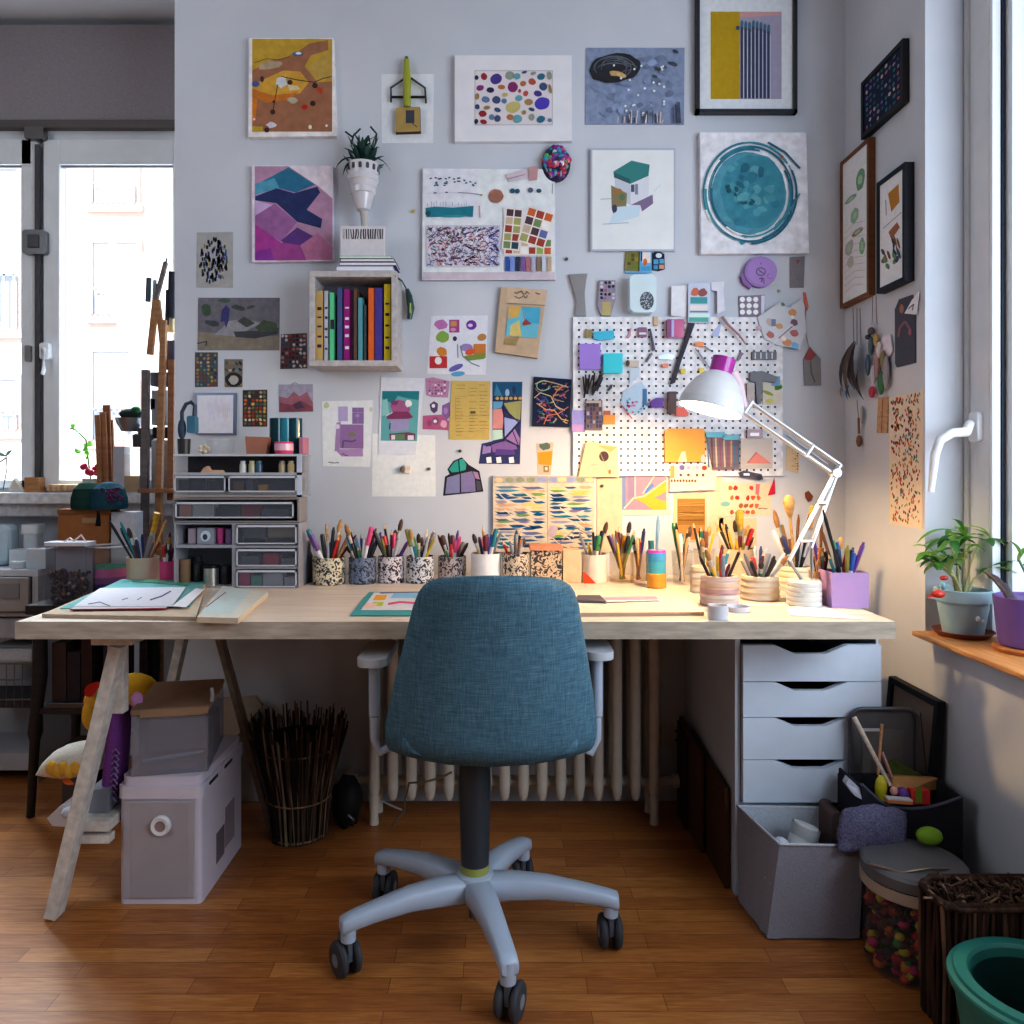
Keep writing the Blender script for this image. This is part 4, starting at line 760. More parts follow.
hang('orange_tag', 'orange tag with a brown cap right of the ink bottle packet', 'tag', K20, R4(262, 905, 355, 980), .006, (204, 140, 66), bevel=.002, fn=lambda a: a.rect(268, 872, 318, 905, (150, 84, 70)))
hang('scraper', 'grey plaster scraper blade hanging at the top left edge of the pegboard', 'tool', K8, [(50, 195), (158, 190), (140, 300), (150, 430), (88, 430), (95, 345)], .012, (160, 158, 160), 'metal', off=-PB0)
def bagp(a): a.mosaic(226, 232, 314, 342, 4, 5, [(60, 50, 70), (150, 90, 130), (170, 165, 175), (46, 46, 56), (130, 120, 140)], .05, .3, 'e'); a.rect(240, 352, 288, 430, (166, 156, 110))
hang('tool_pouch', 'small floral pouch hanging second along the top edge of the pegboard', 'pouch', K8, [(224, 228), (316, 228), (316, 340), (290, 430), (236, 430), (215, 380)], .012, (130, 124, 136), 'fabric', off=-PB0, fn=bagp)
def mint(a): 
    a.ell(494, 346, 40, 52, (70, 74, 84), 0, 16)
    for i in range(40): r = math.sqrt(rnd.random()); an = rnd.random() * 6.3; a.ell(494 + 36 * r * math.cos(an), 346 + 46 * r * math.sin(an), 4, 4, (150, 158, 166), 0, 6)
o = hang('plastic_box', 'pale mint lidded box with a grey oval, above the pegboard', 'box', K8, [(396, 215), (420, 196), (530, 196), (550, 215), (548, 392), (525, 412), (420, 410), (398, 390)], .05, (176, 192, 200), 'plastic', off=-PB0, fn=mint)
hang('sticker_strip', 'olive and white picture strip just under the cube house frame', 'stickers', K8, [(375, 70), (455, 66), (450, 178), (368, 172)], .006, (128, 118, 70), 'paper', off=-PB0, fn=lambda a: a.mosaic(382, 76, 446, 168, 3, 4, [(150, 130, 60), (110, 120, 60), (90, 80, 50)], .05, .2))
def blue1(a): a.rect(468, 70, 515, 130, (196, 186, 180)).ell(484, 125, 12, 20, (190, 110, 60)).rect(460, 150, 518, 176, (80, 150, 190)).rect(460, 66, 468, 120, (50, 60, 80))
hang('sticker_strip', 'small white and blue boat sticker under the cube house frame', 'stickers', K8, [(456, 66), (522, 62), (520, 186), (372, 188), (372, 174), (452, 178)], .005, (110, 160, 196), 'paper', off=-PB0 + .0065, fn=blue1)
def blue2(a): a.ell(562, 88, 18, 14, (186, 190, 200)).rect(532, 110, 560, 138, (80, 150, 190)).rect(566, 108, 592, 134, (90, 160, 190)).rect(532, 144, 556, 166, (80, 140, 180)).rect(564, 140, 592, 164, (190, 140, 120))
hang('sticker', 'round black-edged blue sticker, right of the boat sticker', 'sticker', K8, [(528, 75), (560, 62), (594, 80), (596, 165), (560, 176), (526, 170)], .005, (40, 48, 66), 'paper', off=-PB0, fn=blue2)
# pouches / packets along the top
hang('curled_sheet', 'curled white paper hanging over the top edge of the pegboard', 'paper', K8, [(635, 262), (725, 256), (720, 440), (632, 430)], .002, (190, 190, 206), 'paper', off=.002)
hang('pigment_box', 'magenta and plum pigment box at the top edge of the pegboard', 'box', K20, R4(765, 150, 900, 295), .018, (150, 66, 110), 'gloss', bevel=.003, off=.005, fn=lambda a: a.rect(770, 155, 800, 290, (120, 60, 110)).rect(800, 155, 820, 290, (150, 150, 190)).rect(822, 160, 890, 288, (176, 62, 116)))
def yarn(a): a.rect(742, 325, 838, 362, (40, 136, 144)).ell(770, 296, 26, 24, (180, 90, 60), 0, 10, .3).ell(812, 298, 26, 24, (130, 60, 60), 0, 10, .3).rect(740, 372, 842, 400, (186, 180, 176)).rect(740, 404, 842, 412, (90, 90, 96)).rect(735, 418, 850, 440, (176, 200, 196)).rect(735, 440, 845, 466, (60, 150, 136))
t2 = hang('clear_pouch', 'clear pouch of folded teal, red and white threads at the pegboard top', 'pouch', K8, R4(730, 245, 856, 470), .014, (164, 172, 190), 'plastic', fn=yarn, bevel=.002)
hang('paper_tag', 'white folded paper tag right of the thread pouch', 'paper', K8, [(860, 240), (935, 235), (930, 285), (940, 400), (895, 420), (895, 290), (862, 285)], .002, (186, 186, 204), 'paper')
hang('steel_ruler', 'long black strap slanting across the middle of the pegboard', 'strap', K8, [(738, 470), (768, 475), (690, 690), (655, 812), (628, 822), (640, 770)], .006, (46, 46, 56), 'rubber', off=.006)
def strewn(a): a.line([(560, 225), (600, 215)], 12, (110, 80, 100)).line([(640, 290), (665, 395)], 16, (90, 84, 100)).line([(640, 420), (600, 485)], 16, (90, 90, 100))
def rod(name, label, cat, T, pts, r, col, m='plastic', d=.02):
    mm = MB().tube([P(T[0] + x / T[2], T[1] + y / T[2], YW - PB0 - d) for x, y in pts], r, col, 8); return tag(mm.build(name, m), label, cat)
rod('screwdriver', 'grey and violet handled tool hanging in the upper middle of the pegboard', 'tool', K20, [(630, 225), (645, 300), (662, 398)], [.003, .004, .005], (84, 78, 96), d=.008)
rod('awl', 'short grey awl lying diagonally in the middle of the pegboard', 'tool', K20, [(645, 420), (600, 488)], .004, (90, 92, 104), 'metal', d=.008)
hang('hole_punch', 'small plum gadget with white teeth near the top middle of the pegboard', 'tool', K20, R4(538, 215, 605, 290), .01, (120, 84, 110), bevel=.002, fn=lambda a: a.rect(545, 255, 600, 272, (180, 180, 190)))
hang('pink_scissors', 'pale pink scissors hanging at the upper left middle of the pegboard', 'scissors', K20, [(470, 225), (486, 220), (478, 285), (440, 300), (450, 282), (466, 270)], .006, (176, 130, 150))
hang('gold_key', 'tan luggage tag on the top edge of the pegboard, left of the magenta box', 'tag', K20, R4(660, 130, 692, 200), .006, (176, 150, 120), bevel=.001)
hang('eraser', 'small coral eraser in the middle of the pegboard', 'eraser', K20, R4(728, 500, 775, 530), .01, (204, 126, 106), bevel=.002)
hang('dark_button', 'dark round knob with tan strip right of the turquoise square box', 'knob', K20, [(430, 490), (450, 474), (545, 478), (540, 530), (450, 520)], .008, (170, 160, 150), fn=lambda a: a.ell(455, 497, 16, 24, (70, 44, 40)))
hang('grey_tool', 'flat pale grey pliers-shaped tool left of the black strap', 'tool', K20, [(690, 440), (760, 420), (830, 440), (800, 470), (700, 465)], .006, (150, 156, 170), 'metal')
hang('clear_sleeve', 'crumpled clear sleeve hanging below the tan knob strip', 'sleeve', K20, [(470, 540), (550, 530), (545, 600), (500, 640), (470, 660)], .003, (168, 180, 192), 'plastic')
def doodle(a):
    for i in range(22): a.ell(rnd.uniform(440, 590), rnd.uniform(780, 890), 9, 9, rnd.choice([(60, 130, 120), (170, 60, 120), (60, 70, 90), (200, 120, 150), (120, 160, 190)]), 0, 7, .5)
    a.line([(405, 830), (490, 935)], 8, (190, 90, 110)).rect(572, 700, 606, 830, (80, 120, 160))
hang('doodled_card', 'pale blue card with teal and pink doodles in the lower middle of the pegboard', 'card', K20, [(420, 720), (560, 640), (606, 700), (606, 840), (550, 900), (480, 900), (400, 815)], .003, (166, 186, 206), 'paper', fn=doodle)
hang('purple_box', 'small deep purple box below the black strap on the pegboard', 'box', K20, [(632, 800), (680, 770), (738, 770), (736, 845), (640, 848)], .016, (92, 52, 140), bevel=.003)
hang('dark_jar', 'small dark brown jar left of the lamp shade rim', 'jar', K20, R4(775, 720, 838, 895), .022, (80, 60, 60), 'gloss', bevel=.006)
hang('red_box', 'red-orange soft packet under the left rim of the lamp shade', 'packet', K20, [(835, 840), (900, 848), (935, 890), (930, 915), (835, 912)], .016, (206, 90, 70), bevel=.004)
hang('orange_clip', 'orange clothes clip right of the black strap', 'clip', K21, [(38, 345), (60, 325), (112, 332), (108, 366), (45, 360)], .012, (214, 130, 70), bevel=.002)
hang('yellow_pin', 'yellow tack just above the lamp shade, nearer the magenta cap', 'pin', K21, R4(75, 535, 112, 575), .01, (210, 186, 60), bevel=.003)
hang('yellow_pin', 'yellow tack above the left part of the lamp shade', 'pin', K20, R4(872, 540, 910, 578), .01, (200, 180, 70), bevel=.003)
rod('compass', 'thin steel compass leg slanting above the lamp shade', 'compass', K21, [(40, 380), (110, 470), (165, 545)], [.0018, .003, .002], (120, 126, 140), 'metal', d=.01)
rod('pencil', 'grey pencil slanting from the orange clip', 'pencil', K21, [(112, 362), (165, 400)], .0022, (110, 110, 124), 'plastic', d=.008)
rod('paint_brush', 'reddish-brown brush crossing the upper right of the pegboard', 'brush', K21, [(250, 130), (300, 195), (390, 280), (440, 350)], [.0055, .0045, .0035, .002], (140, 110, 120), 'wood', d=.016)
hang('clear_ruler', 'translucent blue set square in the upper right of the pegboard', 'ruler', K21, [(165, 280), (250, 170), (225, 290)], .002, (150, 160, 196), 'plastic')
hang('glue_stick', 'small plum stick right of the lamp cap', 'glue', K21, [(372, 470), (400, 408), (425, 420), (385, 478)], .008, (100, 76, 96), 'plastic')
hang('bead_packet', 'packet of white domes on plum backing above the pegboard', 'packet', K9, [(335, 318), (482, 312), (486, 435), (340, 438)], .005, (100, 86, 110), 'plastic', off=-PB0 + .001, fn=lambda a: [a.ell(355 + i * 38, 338 + j * 36, 15, 15, (206, 206, 216), 0, 12) for i in range(3) for j in range(3)] and a.rect(462, 316, 482, 430, (170, 170, 186)))
# bag of stickers
def stk(a):
    for (x, y, r, c) in ((515, 468, 26, (150, 130, 130)), (515, 540, 24, (150, 60, 50)), (565, 490, 22, (170, 120, 60)), (640, 412, 24, (180, 120, 60)), (650, 470, 22, (90, 40, 60)), (650, 530, 26, (150, 60, 60)), (610, 585, 26, (176, 110, 50)), (655, 600, 24, (90, 150, 190)), (585, 366, 13, (54, 90, 60)), (450, 500, 18, (150, 120, 140)), (590, 560, 16, (196, 180, 170)), (640, 440, 12, (200, 190, 180))): a.ell(x, y, r, r * .8, c, rnd.random(), 10, .3)
    a.line([(500, 625), (560, 560), (640, 480)], 14, (170, 166, 180)).line([(560, 560), (640, 490)], 6, (90, 50, 60)).rect(520, 450, 545, 490, (80, 90, 120))
hang('sticker_bag', 'clear bag of red and orange stickers over the top right corner of the pegboard', 'bag', K9, [(440, 440), (560, 360), (620, 385), (700, 330), (720, 520), (680, 620), (560, 600), (480, 560)], .006, (156, 156, 162), 'plastic', fn=stk)
def hw(a):
    for i in range(9): a.rect(rnd.uniform(430, 540), rnd.uniform(640, 690), rnd.uniform(545, 550), rnd.uniform(645, 700), (70, 66, 76))
hang('black_hook_pack', 'pack of black hooks at the right edge of the pegboard', 'hooks', K9, R4(410, 635, 550, 680), .008, (60, 58, 66), 'plastic', bevel=.002, fn=lambda a: [a.rect(425 + i * 32, 640, 432 + i * 32, 676, (160, 160, 172)) for i in range(4)])
hang('black_tool', 'black clamp tool right of the lamp shade on the pegboard', 'tool', K9, [(400, 750), (470, 745), (560, 780), (540, 812), (470, 800), (462, 930), (440, 935), (430, 810), (400, 800)], .012, (64, 62, 70), 'plastic', bevel=.002)
hang('bottle', 'small brown bottle right of the lamp shade on the pegboard', 'bottle', K9, R4(382, 812, 425, 920), .014, (110, 80, 66), 'gloss', bevel=.004)
hang('seed_packet', 'pale packet with green leaves at the right edge of the pegboard', 'packet', K9, R4(470, 800, 580, 935), .003, (176, 172, 160), 'paper', fn=lambda a: a.ell(560, 838, 24, 16, (70, 120, 60), -.2, 10, .4).ell(500, 870, 34, 10, (140, 150, 80), .4, 10).ell(510, 915, 22, 14, (190, 184, 110)).rect(520, 775, 570, 830, (120, 150, 180)))
hang('small_tin', 'maroon tin with white stripe right of the brush cases', 'tin', (690, 350, 7.877), R4(450, 625, 575, 692), .012, (110, 50, 60), 'gloss', bevel=.003, fn=lambda a: a.rect(475, 652, 545, 676, (206, 190, 190)))
# orange pouch, brush cases, sleeve, map
GW = GAIN[0]; GAIN[0] = 1.1
hang('orange_pouch', 'bright yellow-orange plastic pouch at the bottom of the pegboard', 'pouch', K10, [(434, 160), (450, 146), (632, 146), (640, 160), (640, 316), (436, 320)], .01, (226, 150, 14), 'plastic', bevel=.002, off=.003, fn=lambda a: a.poly([(500, 318), (520, 265), (540, 262), (548, 318)], (216, 190, 160)).ell(632, 300, 12, 20, (190, 180, 176), 0, 9, .4))
def bcase(i, pts, lab):
    t = thing('brush_case', lab, 'brush case', P(K10[0] + sum(p[0] for p in pts) / 4 / 5.12, K10[1] + pts[2][1] / 5.12, YW - PB0 - .01), 'brush cases on the pegboard')
    a = Art(WM(PB0 + .003), K10); a.slab(pts, .006, (120, 100, 110)); x0, y0, x1, y1 = pts[0][0], pts[0][1], pts[2][0], pts[2][1]
    for k in range(5): a.line([(x0 + 8 + k * (x1 - x0 - 14) / 4, y0 + 30), (x0 + 8 + k * (x1 - x0 - 14) / 4 + (6 if i == 0 else 0), y1 - 14)], 8, rnd.choice([(190, 150, 100), (130, 80, 110), (96, 60, 70), (200, 180, 150), (80, 110, 140), (120, 60, 60)]))
    a.build('brushes', 'wood', t); a = Art(WM(PB0 + .0095), K10); a.slab([(x0, y0), (x1, y0), (x1 - 2, y0 + 26), (x0 + 2, y0 + 26)], .006, (90, 170, 190)); a.build('flap', 'plastic', t)
bcase(0, [(645, 165), (730, 165), (742, 358), (680, 358)], 'brush case of tan and teal brushes with a blue flap, right of the orange pouch')
bcase(1, [(732, 178), (818, 176), (815, 356), (740, 356)], 'brush case of purple brushes with a bright blue flap, second right of the orange pouch')
hang('clear_sleeve', 'clear sleeve with a red triangle under the lamp arm', 'sleeve', K10, R4(822, 195, 985, 350), .003, (190, 176, 164), 'plastic', off=.001, fn=lambda a: a.poly([(850, 325), (905, 268), (980, 325)], (220, 120, 100)).line([(905, 266), (862, 318)], 5, (170, 70, 60)).scrib(845, 225, 930, 14, (176, 170, 180), 3))
hang('wire_clips', 'row of dark wire clips below the clear sleeve', 'clips', K10, [(815, 372), (840, 360), (930, 380), (938, 408), (870, 398), (820, 392)], .006, (60, 50, 50), 'metal', fn=lambda a: a.ell(920, 396, 16, 14, (40, 36, 36)).rect(838, 376, 868, 386, (190, 180, 170)))
a = wall_art('map_card', 'cream folded map card with a dark round pin at the pegboard lower left', 'card', K7, [(650, 585), (700, 578), (840, 610), (848, 780), (612, 778)], .005, (216, 200, 166), 'paper', off=PB0 + .0005)
a.poly([(725, 600), (840, 606), (800, 640)], (214, 176, 120)).line([(615, 775), (655, 590)], 4, (110, 90, 70)).ell(762, 662, 28, 30, (84, 66, 72)).line([(740, 640), (790, 760)], 3, (190, 160, 120)).scrib(690, 710, 722, 6, (110, 150, 140), 4).ell(795, 750, 8, 14, (170, 120, 70)).line([(660, 640), (740, 690)], 2, (190, 180, 140)); done(a)
a = wall_art('art_card', 'tall narrow cream card with green dots under the lamp elbow', 'card', (670, 350, 3.794), [(442, 345), (492, 368), (488, 470), (440, 455)], .002, (210, 190, 160)); a.mosaic(462, 378, 488, 455, 3, 8, [(80, 120, 100), (190, 170, 120), (150, 80, 60), None], .2, .4, 'e'); done(a)
a = wall_art('heart_magnet', 'small dark red heart stuck on the wall left of the lamp arm', 'magnet', K11, [(540, 372), (556, 362), (580, 390), (572, 412), (556, 420), (542, 398)], .006, (120, 60, 40), 'gloss'); done(a, None, .002)
GAIN[0] = GW
# purple tape disc and grey tags
t = thing('tape_disc', 'purple round tape measure with dark marks under the teal circle canvas', 'tape', P(758, 289, YW - .012))
a = Art(WM(), K9); pts = [(460 + 92 * math.cos(k / 20 * 2 * PI), 180 + 88 * math.sin(k / 20 * 2 * PI)) for k in range(20)]; a.slab(pts, .02, (132, 96, 160)); a.ell(468, 176, 84, 80, (142, 106, 172), 0, 22)
a.arc(460, 180, 26, 22, 0, 360, 6, (60, 44, 80)).line([(446, 170), (476, 190)], 6, (60, 44, 80)).line([(450, 220), (470, 216), (462, 240)], 7, (60, 44, 80)).line([(476, 216), (478, 250)], 5, (60, 44, 80)).line([(460, 128), (461, 140)], 5, (60, 44, 80)).arc(515, 205, 18, 14, 40, 260, 3, (96, 66, 120)); a.build('case', 'plastic', t)
a = Art(WM(), K9); a.slab([(345, 205), (378, 172), (420, 250), (400, 278), (360, 250)], .016, (116, 78, 140)); a.build('tab', 'plastic', t)
a = wall_art('felt_tag', 'grey felt tag with red stitch under the right edge of the teal canvas', 'tag', K9, [(625, 98), (710, 92), (704, 270), (626, 270)], .004, (108, 106, 110), 'fabric'); a.poly([(658, 115), (685, 112), (668, 138)], (130, 80, 84)); done(a)
t = thing('felt_tag', 'grey felt house-shaped tag with red roof, hanging right of the pegboard', 'tag', P(811, 386, YW - .004))
a = Art(WM(), K9); a.slab([(702, 680), (738, 610), (800, 675), (804, 828), (708, 828)], .005, (112, 112, 114)); a.line([(742, 690), (748, 760), (768, 810)], 9, (84, 80, 84)); a.build('felt', 'fabric', t)
a = Art(WM(.0052), K9); a.slab([(706, 676), (738, 606), (776, 655), (745, 685)], .002, (140, 76, 80)); a.build('roof_patch', 'fabric', t)
MB().tube([P(809, 347, YW - .003), P(805, 330, YW - .002), P(806, 300, YW - .002)], .0012, (150, 140, 136), 5).build('string', 'fabric', t)
a = wall_art('red_ribbon', 'short coral ribbon above the house-shaped felt tag', 'ribbon', K9, [(700, 295), (716, 300), (732, 380), (724, 404), (704, 350)], .003, (196, 110, 100), 'fabric'); done(a)

# =====================================================================================
# RIGHT WALL
# =====================================================================================
def rframe(label, T, outer, t, fcol, fn, wpx, inner_col, name='picture_frame'):
    fr = thing(name, label, 'picture frame', RM(t / 2)(*[(T[i] + sum(p[i] for p in outer) / 4 / T[2]) for i in (0, 1)], 0))
    cx = sum(p[0] for p in outer) / 4; cy = sum(p[1] for p in outer) / 4
    q = lambda p: RM()(T[0] + p[0] / T[2], T[1] + p[1] / T[2], 0)
    # rectangle measured in the plane of the wall, proud of it by t
    pts = [RM(t)(T[0] + p[0] / T[2], T[1] + p[1] / T[2], 0) for p in outer]
    ya = max(p[1] for p in pts); yb = min(p[1] for p in pts); zt = (pts[0][2] + pts[1][2]) / 2; zb = (pts[2][2] + pts[3][2]) / 2
    w_ = wpx; m = MB(); xa, xb = XR - t, XR - .001
    m.box(xa, xb, yb, ya, zt - w_, zt, fcol).box(xa, xb, yb, ya, zb, zb + w_, fcol).box(xa, xb, yb, yb + w_, zb + w_, zt - w_, fcol).box(xa, xb, ya - w_, ya, zb + w_, zt - w_, fcol)
    m.build('frame', 'wood', fr)
    X = xa + .006
    a = Art(lambda u, v, o: (X - o, ya - u * (ya - yb), zt - v * (zt - zb)))
    a.slab([(.03, .02), (.97, .02), (.97, .98), (.03, .98)], .002, inner_col); fn(a); a.build('print', 'paper', fr)
def f1(a):
    a.mosaic(.08, .08, .92, .92, 9, 8, [(70, 110, 130), (150, 120, 140), (60, 90, 110), (110, 100, 150), (160, 100, 90), (170, 150, 150), None, (50, 110, 110), None], .25, .4, 'e')
rframe('small black frame with colourful dashes on dark blue, uppermost on the right wall', K12, [(205, 312), (412, 100), (415, 415), (225, 580)], .02, (26, 26, 32), f1, .014, (38, 44, 66))
def f2(a):
    for (x, y, rx, ry, c) in ((.68, .22, .16, .07, (110, 140, 116)), (.35, .30, .2, .02, (120, 146, 130)), (.5, .43, .14, .05, (130, 160, 140)), (.3, .62, .16, .05, (150, 146, 150)), (.75, .66, .1, .06, (120, 160, 130)), (.35, .72, .12, .04, (160, 156, 156)), (.6, .55, .2, .02, (140, 120, 100))):
        a.ell(x, y, rx, ry, c, 0, 12, .3); a.ell(x, y, rx * .5, ry * .5, (150, 176, 150), 0, 8, .4)
    for i in range(10): y = .5 + i * .045; a.line([(.15, y), (.5, y - .02), (.85, y + .01)], .004, (170, 160, 156))
rframe('tall brown wooden frame with pale botanical drawing, on the right wall beside the corner', (820, 0, 1), [(20, 158), (47.5, 143), (48.5, 292), (25, 309)], .022, (110, 70, 46), f2, .012, (190, 190, 196))
def f3(a):
    a.poly([(.38, .16), (.75, .14), (.78, .3), (.5, .34)], (176, 124, 60)).line([(.3, .2), (.32, .34)], .02, (60, 60, 80)).line([(.2, .44), (.85, .4)], .006, (90, 90, 100)).poly([(.4, .5), (.7, .46), (.8, .52), (.5, .58)], (150, 100, 80))
    for i in range(18): a.ell(rnd.uniform(.2, .8), rnd.uniform(.58, .8), .08, .025, rnd.choice([(70, 80, 100), (96, 130, 100), (120, 90, 70), (60, 70, 80)]), rnd.random(), 8, .3)
rframe('black frame with an orange pot drawing, lower on the right wall near the window', K12, [(283, 830), (413, 710), (425, 1310), (292, 1370)], .028, (22, 24, 32), f3, .013, (190, 190, 200))
# dotted poster
a = Art(RM()); a.meta = ('dotted_poster', 'cream poster sprinkled with small red and green dabs, hanging on the right wall', 'poster', 'paper', None)
GAIN[0] = 1.25
a.slab([(889, 398), (923, 390), (922, 529), (889, 524)], .002, (216, 200, 182))
for i in range(340):
    u, v = rnd.uniform(.07, .93), rnd.random() ** 1.15 * .95 + .02; x = 889 + 33 * u; yt, yb = 398 - 8 * u, 524 + 5 * u; o = a.o; a.ell(x, yt + (yb - yt) * v, .75, 1.9, rnd.choice([(190, 80, 60), (200, 120, 70), (90, 120, 100), (70, 70, 90), (200, 150, 80), (150, 50, 60), (120, 160, 150)]), rnd.uniform(-.5, .5), 6); a.o = o
done(a); GAIN[0] = 1.7
def rpiece(name, label, cat, T, pts, t, col, m='paper', off=0.0, fn=None):
    a = wall_art(name, label, cat, T, pts, t, col, m, mp=RM(off)); a.meta = (name, label, cat, m, None)
    if fn: fn(a)
    return done(a)
rpiece('dark_card', 'dark slate card with a pink motif, on the right wall nearest the window', 'card', K22, [(478, 125), (505, 60), (590, 30), (610, 130), (610, 465), (490, 495), (480, 470)], .003, (70, 72, 84), fn=lambda a: a.line([(500, 300), (510, 240), (545, 200), (575, 250)], 14, (130, 90, 104)).ell(522, 120, 14, 30, (150, 104, 96)).ell(575, 270, 10, 22, (150, 96, 110)))
rpiece('white_note', 'white note curling over the top of the dark slate card', 'note', K22, [(540, 150), (590, 60), (632, 10), (616, 158)], .002, (190, 190, 206), off=.0045, fn=lambda a: a.line([(565, 120), (600, 90), (590, 130)], 6, (70, 70, 90)))
rpiece('white_tag', 'white paper tag hanging left of the dark slate card', 'tag', K22, [(390, 300), (450, 285), (462, 390), (440, 430), (385, 445)], .003, (184, 180, 190), off=.004)
# hanging bundles
t = thing('feather_bundle', 'dark grey feather bundle hanging on cords below the brown frame', 'ornament', RM(.02)(852, 402, 0))
m = MB(); 
for (x0, x1) in ((853, 854), (857, 857), (860, 861)): m.tube([RM(.012)(x0, 308, 0), RM(.012)(x1, 345, 0)], .0012, (110, 100, 90), 5)
m.build('cord', 'fabric', t)
m = MB()
for (xa, ya, xb, yb, w_, c) in ((854, 342, 843, 392, .03, (66, 62, 64)), (855, 341, 850, 398, .035, (84, 78, 78)), (856, 342, 861, 396, .03, (56, 52, 56)), (855, 345, 855, 390, .04, (96, 90, 88)), (849, 385, 848, 400, .016, (60, 100, 120)), (843, 385, 842, 398, .014, (130, 120, 110)), (858, 370, 864, 400, .014, (60, 56, 60))): m.leaf(RM(.03)(xa, ya, 0), RM(.022)(xb, yb, 0), w_, c, .1, (-1, 0, 0))
m.build('feathers', 'fabric', t)
t = thing('charm_bundle', 'bundle of coloured charms and key tags hanging on the right wall beside the feathers', 'ornament', RM(.02)(876, 395, 0))
m = MB(); m.tube([RM(.012)(873, 295, 0), RM(.012)(872, 325, 0)], .0012, (120, 110, 100), 5).tube([RM(.012)(876, 296, 0), RM(.012)(877, 325, 0)], .0012, (120, 110, 100), 5); m.build('cord', 'fabric', t)
m = MB()
for (x, y, rx, rz, c) in ((871, 331, .018, .012, (80, 70, 72)), (868, 337, .012, .008, (60, 56, 64)), (876, 340, .014, .022, (160, 134, 80)), (871, 346, .012, .03, (76, 90, 96)), (868, 365, .010, .034, (70, 90, 110)), (873, 375, .014, .03, (150, 150, 160)), (877, 366, .014, .04, (140, 110, 110)), (872, 392, .018, .018, (176, 60, 86)), (881, 383, .016, .036, (60, 110, 70)), (886, 372, .016, .05, (130, 124, 130)), (883, 360, .012, .03, (124, 110, 70)), (879, 350, .012, .026, (180, 170, 170))): m.blob(RM(.014)(x, y, 0), (.008, rx, rz), c, 9, 7)
m.build('charms', 'gloss', t)
rpiece('wood_strip', 'two tan wooden ruler strips hanging below the charms', 'ruler', K22, [(372, 690), (435, 682), (428, 915), (362, 915)], .004, (170, 136, 104), 'wood', fn=lambda a: a.line([(402, 690), (394, 915)], 5, (110, 84, 60)).line([(366, 812), (430, 812)], 3, (130, 100, 76)))
t = thing('wooden_spoon', 'small wooden spoon hanging on a string low on the right wall', 'spoon', RM(.01)(859, 447, 0))
MB().blob(RM(.01)(859, 441, 0), (.008, .013, .019), (124, 94, 70), 12, 8).tube([RM(.01)(859, 434, 0), RM(.01)(858.5, 418, 0)], .004, (134, 104, 78), 8).build('spoon', 'wood', t)
MB().tube([RM(.008)(858.5, 418, 0), RM(.008)(857, 400, 0)], .0012, (120, 110, 100), 5).blob(RM(.01)(862, 415, 0), (.006, .008, .03), (150, 146, 146), 8, 6).build('string', 'fabric', t)
GAIN[0] = 1.0
# =====================================================================================
# DESK: top, trestle, drawer unit
# =====================================================================================
def loft(m, secs, col, smooth=True, cap=True):
    k = len(secs[0]); vs = [p for s in secs for p in s]
    m.add(vs, [(i * k + j, i * k + (j + 1) % k, (i + 1) * k + (j + 1) % k, (i + 1) * k + j) for i in range(len(secs) - 1) for j in range(k)], col, smooth)
    if cap: m.add(secs[0], [list(range(k))[::-1]], col, smooth).add(secs[-1], [list(range(k))], col, smooth)
    return m
DX0, DX1, DY0, DY1 = -1.105, .902, 1.77, 2.562
dk = tag(MB().box(DX0, DX1, DY0 + .002, DY1, .709, DT, WHITE).build('work_table', 'birch', None, .003), 'long pale birch desk top along the wall, resting on trestle and drawer unit', 'desk')
MB().box(DX0, DX1, DY0, DY0 + .0018, .7095, DT - .001, (176, 164, 150)).build('front_edge', 'wood', dk)
# trestle
TW = (200, 194, 188)
t = thing('trestle', 'pale wooden A-frame trestle under the left end of the desk', 'trestle', (-.93, 2.1, 0))
Yt = 1.93
MB().box(-.98, -.88, 1.86, 2.44, .675, .7085, TW).build('top_beam', 'paint', t, .002)
MB().bar((DX(118, Yt), Yt, .676), (DX(118, Yt), Yt, DZ(712, Yt)), .040, .03, TW, (0, 1, 0)).build('upright', 'paint', t, .002)
MB().bar(P(119, 645, 1.905), (DX(54, 1.905), 1.905, .004), .030, .045, TW, (0, 1, 0)).build('leg', 'paint', t, .002)
MB().bar((-.885, 2.38, .68), (-.70, 2.38, .004), .018, .04, (150, 138, 124), (0, 1, 0)).build('leg', 'paint', t, .002)
MB().bar((-.95, 2.38, .68), (-1.1, 2.38, .004), .026, .04, TW, (0, 1, 0)).build('leg', 'paint', t, .002)
for (ya, yb) in ((819, 829), (833, 841)):
    MB().box(DX(75, 1.93), DX(112, 1.93), 1.915, 1.945 if ya > 830 else 2.12, DZ(yb, 1.93), DZ(ya, 1.93), TW).build('rail', 'paint', t, .001)
# drawer unit
UX0, UX1, UY = DX(735, 2.0), DX(878.5, 2.0), 2.0
t = thing('drawer_unit', 'white drawer unit with cut-out grips under the right end of the desk', 'drawers', ((UX0 + UX1) / 2, 2.28, 0))
UW = (208, 219, 234)
m = MB().box(UX0, UX0 + .014, UY, 2.54, 0, .7085, UW).box(UX1 - .006, UX1, UY + .001, 2.54, 0, .7085, UW).box(UX0 + .014, UX1 - .006, 2.53, 2.54, .03, .7085, UW).box(UX0 + .014, UX1 - .006, UY + .002, 2.53, .668, .7085, UW).box(UX0 + .014, UX1 - .006, UY, 2.53, .205, .243, UW).box(UX0 + .014, UX1 - .006, UY + .01, 2.53, 0, .03, UW)
m.build('carcass', 'plastic', t, .001)
fx0, fx1 = UX0 + .0155, UX1 - .0015
zs = [.657, .5545, .4635, .3555, .2455]
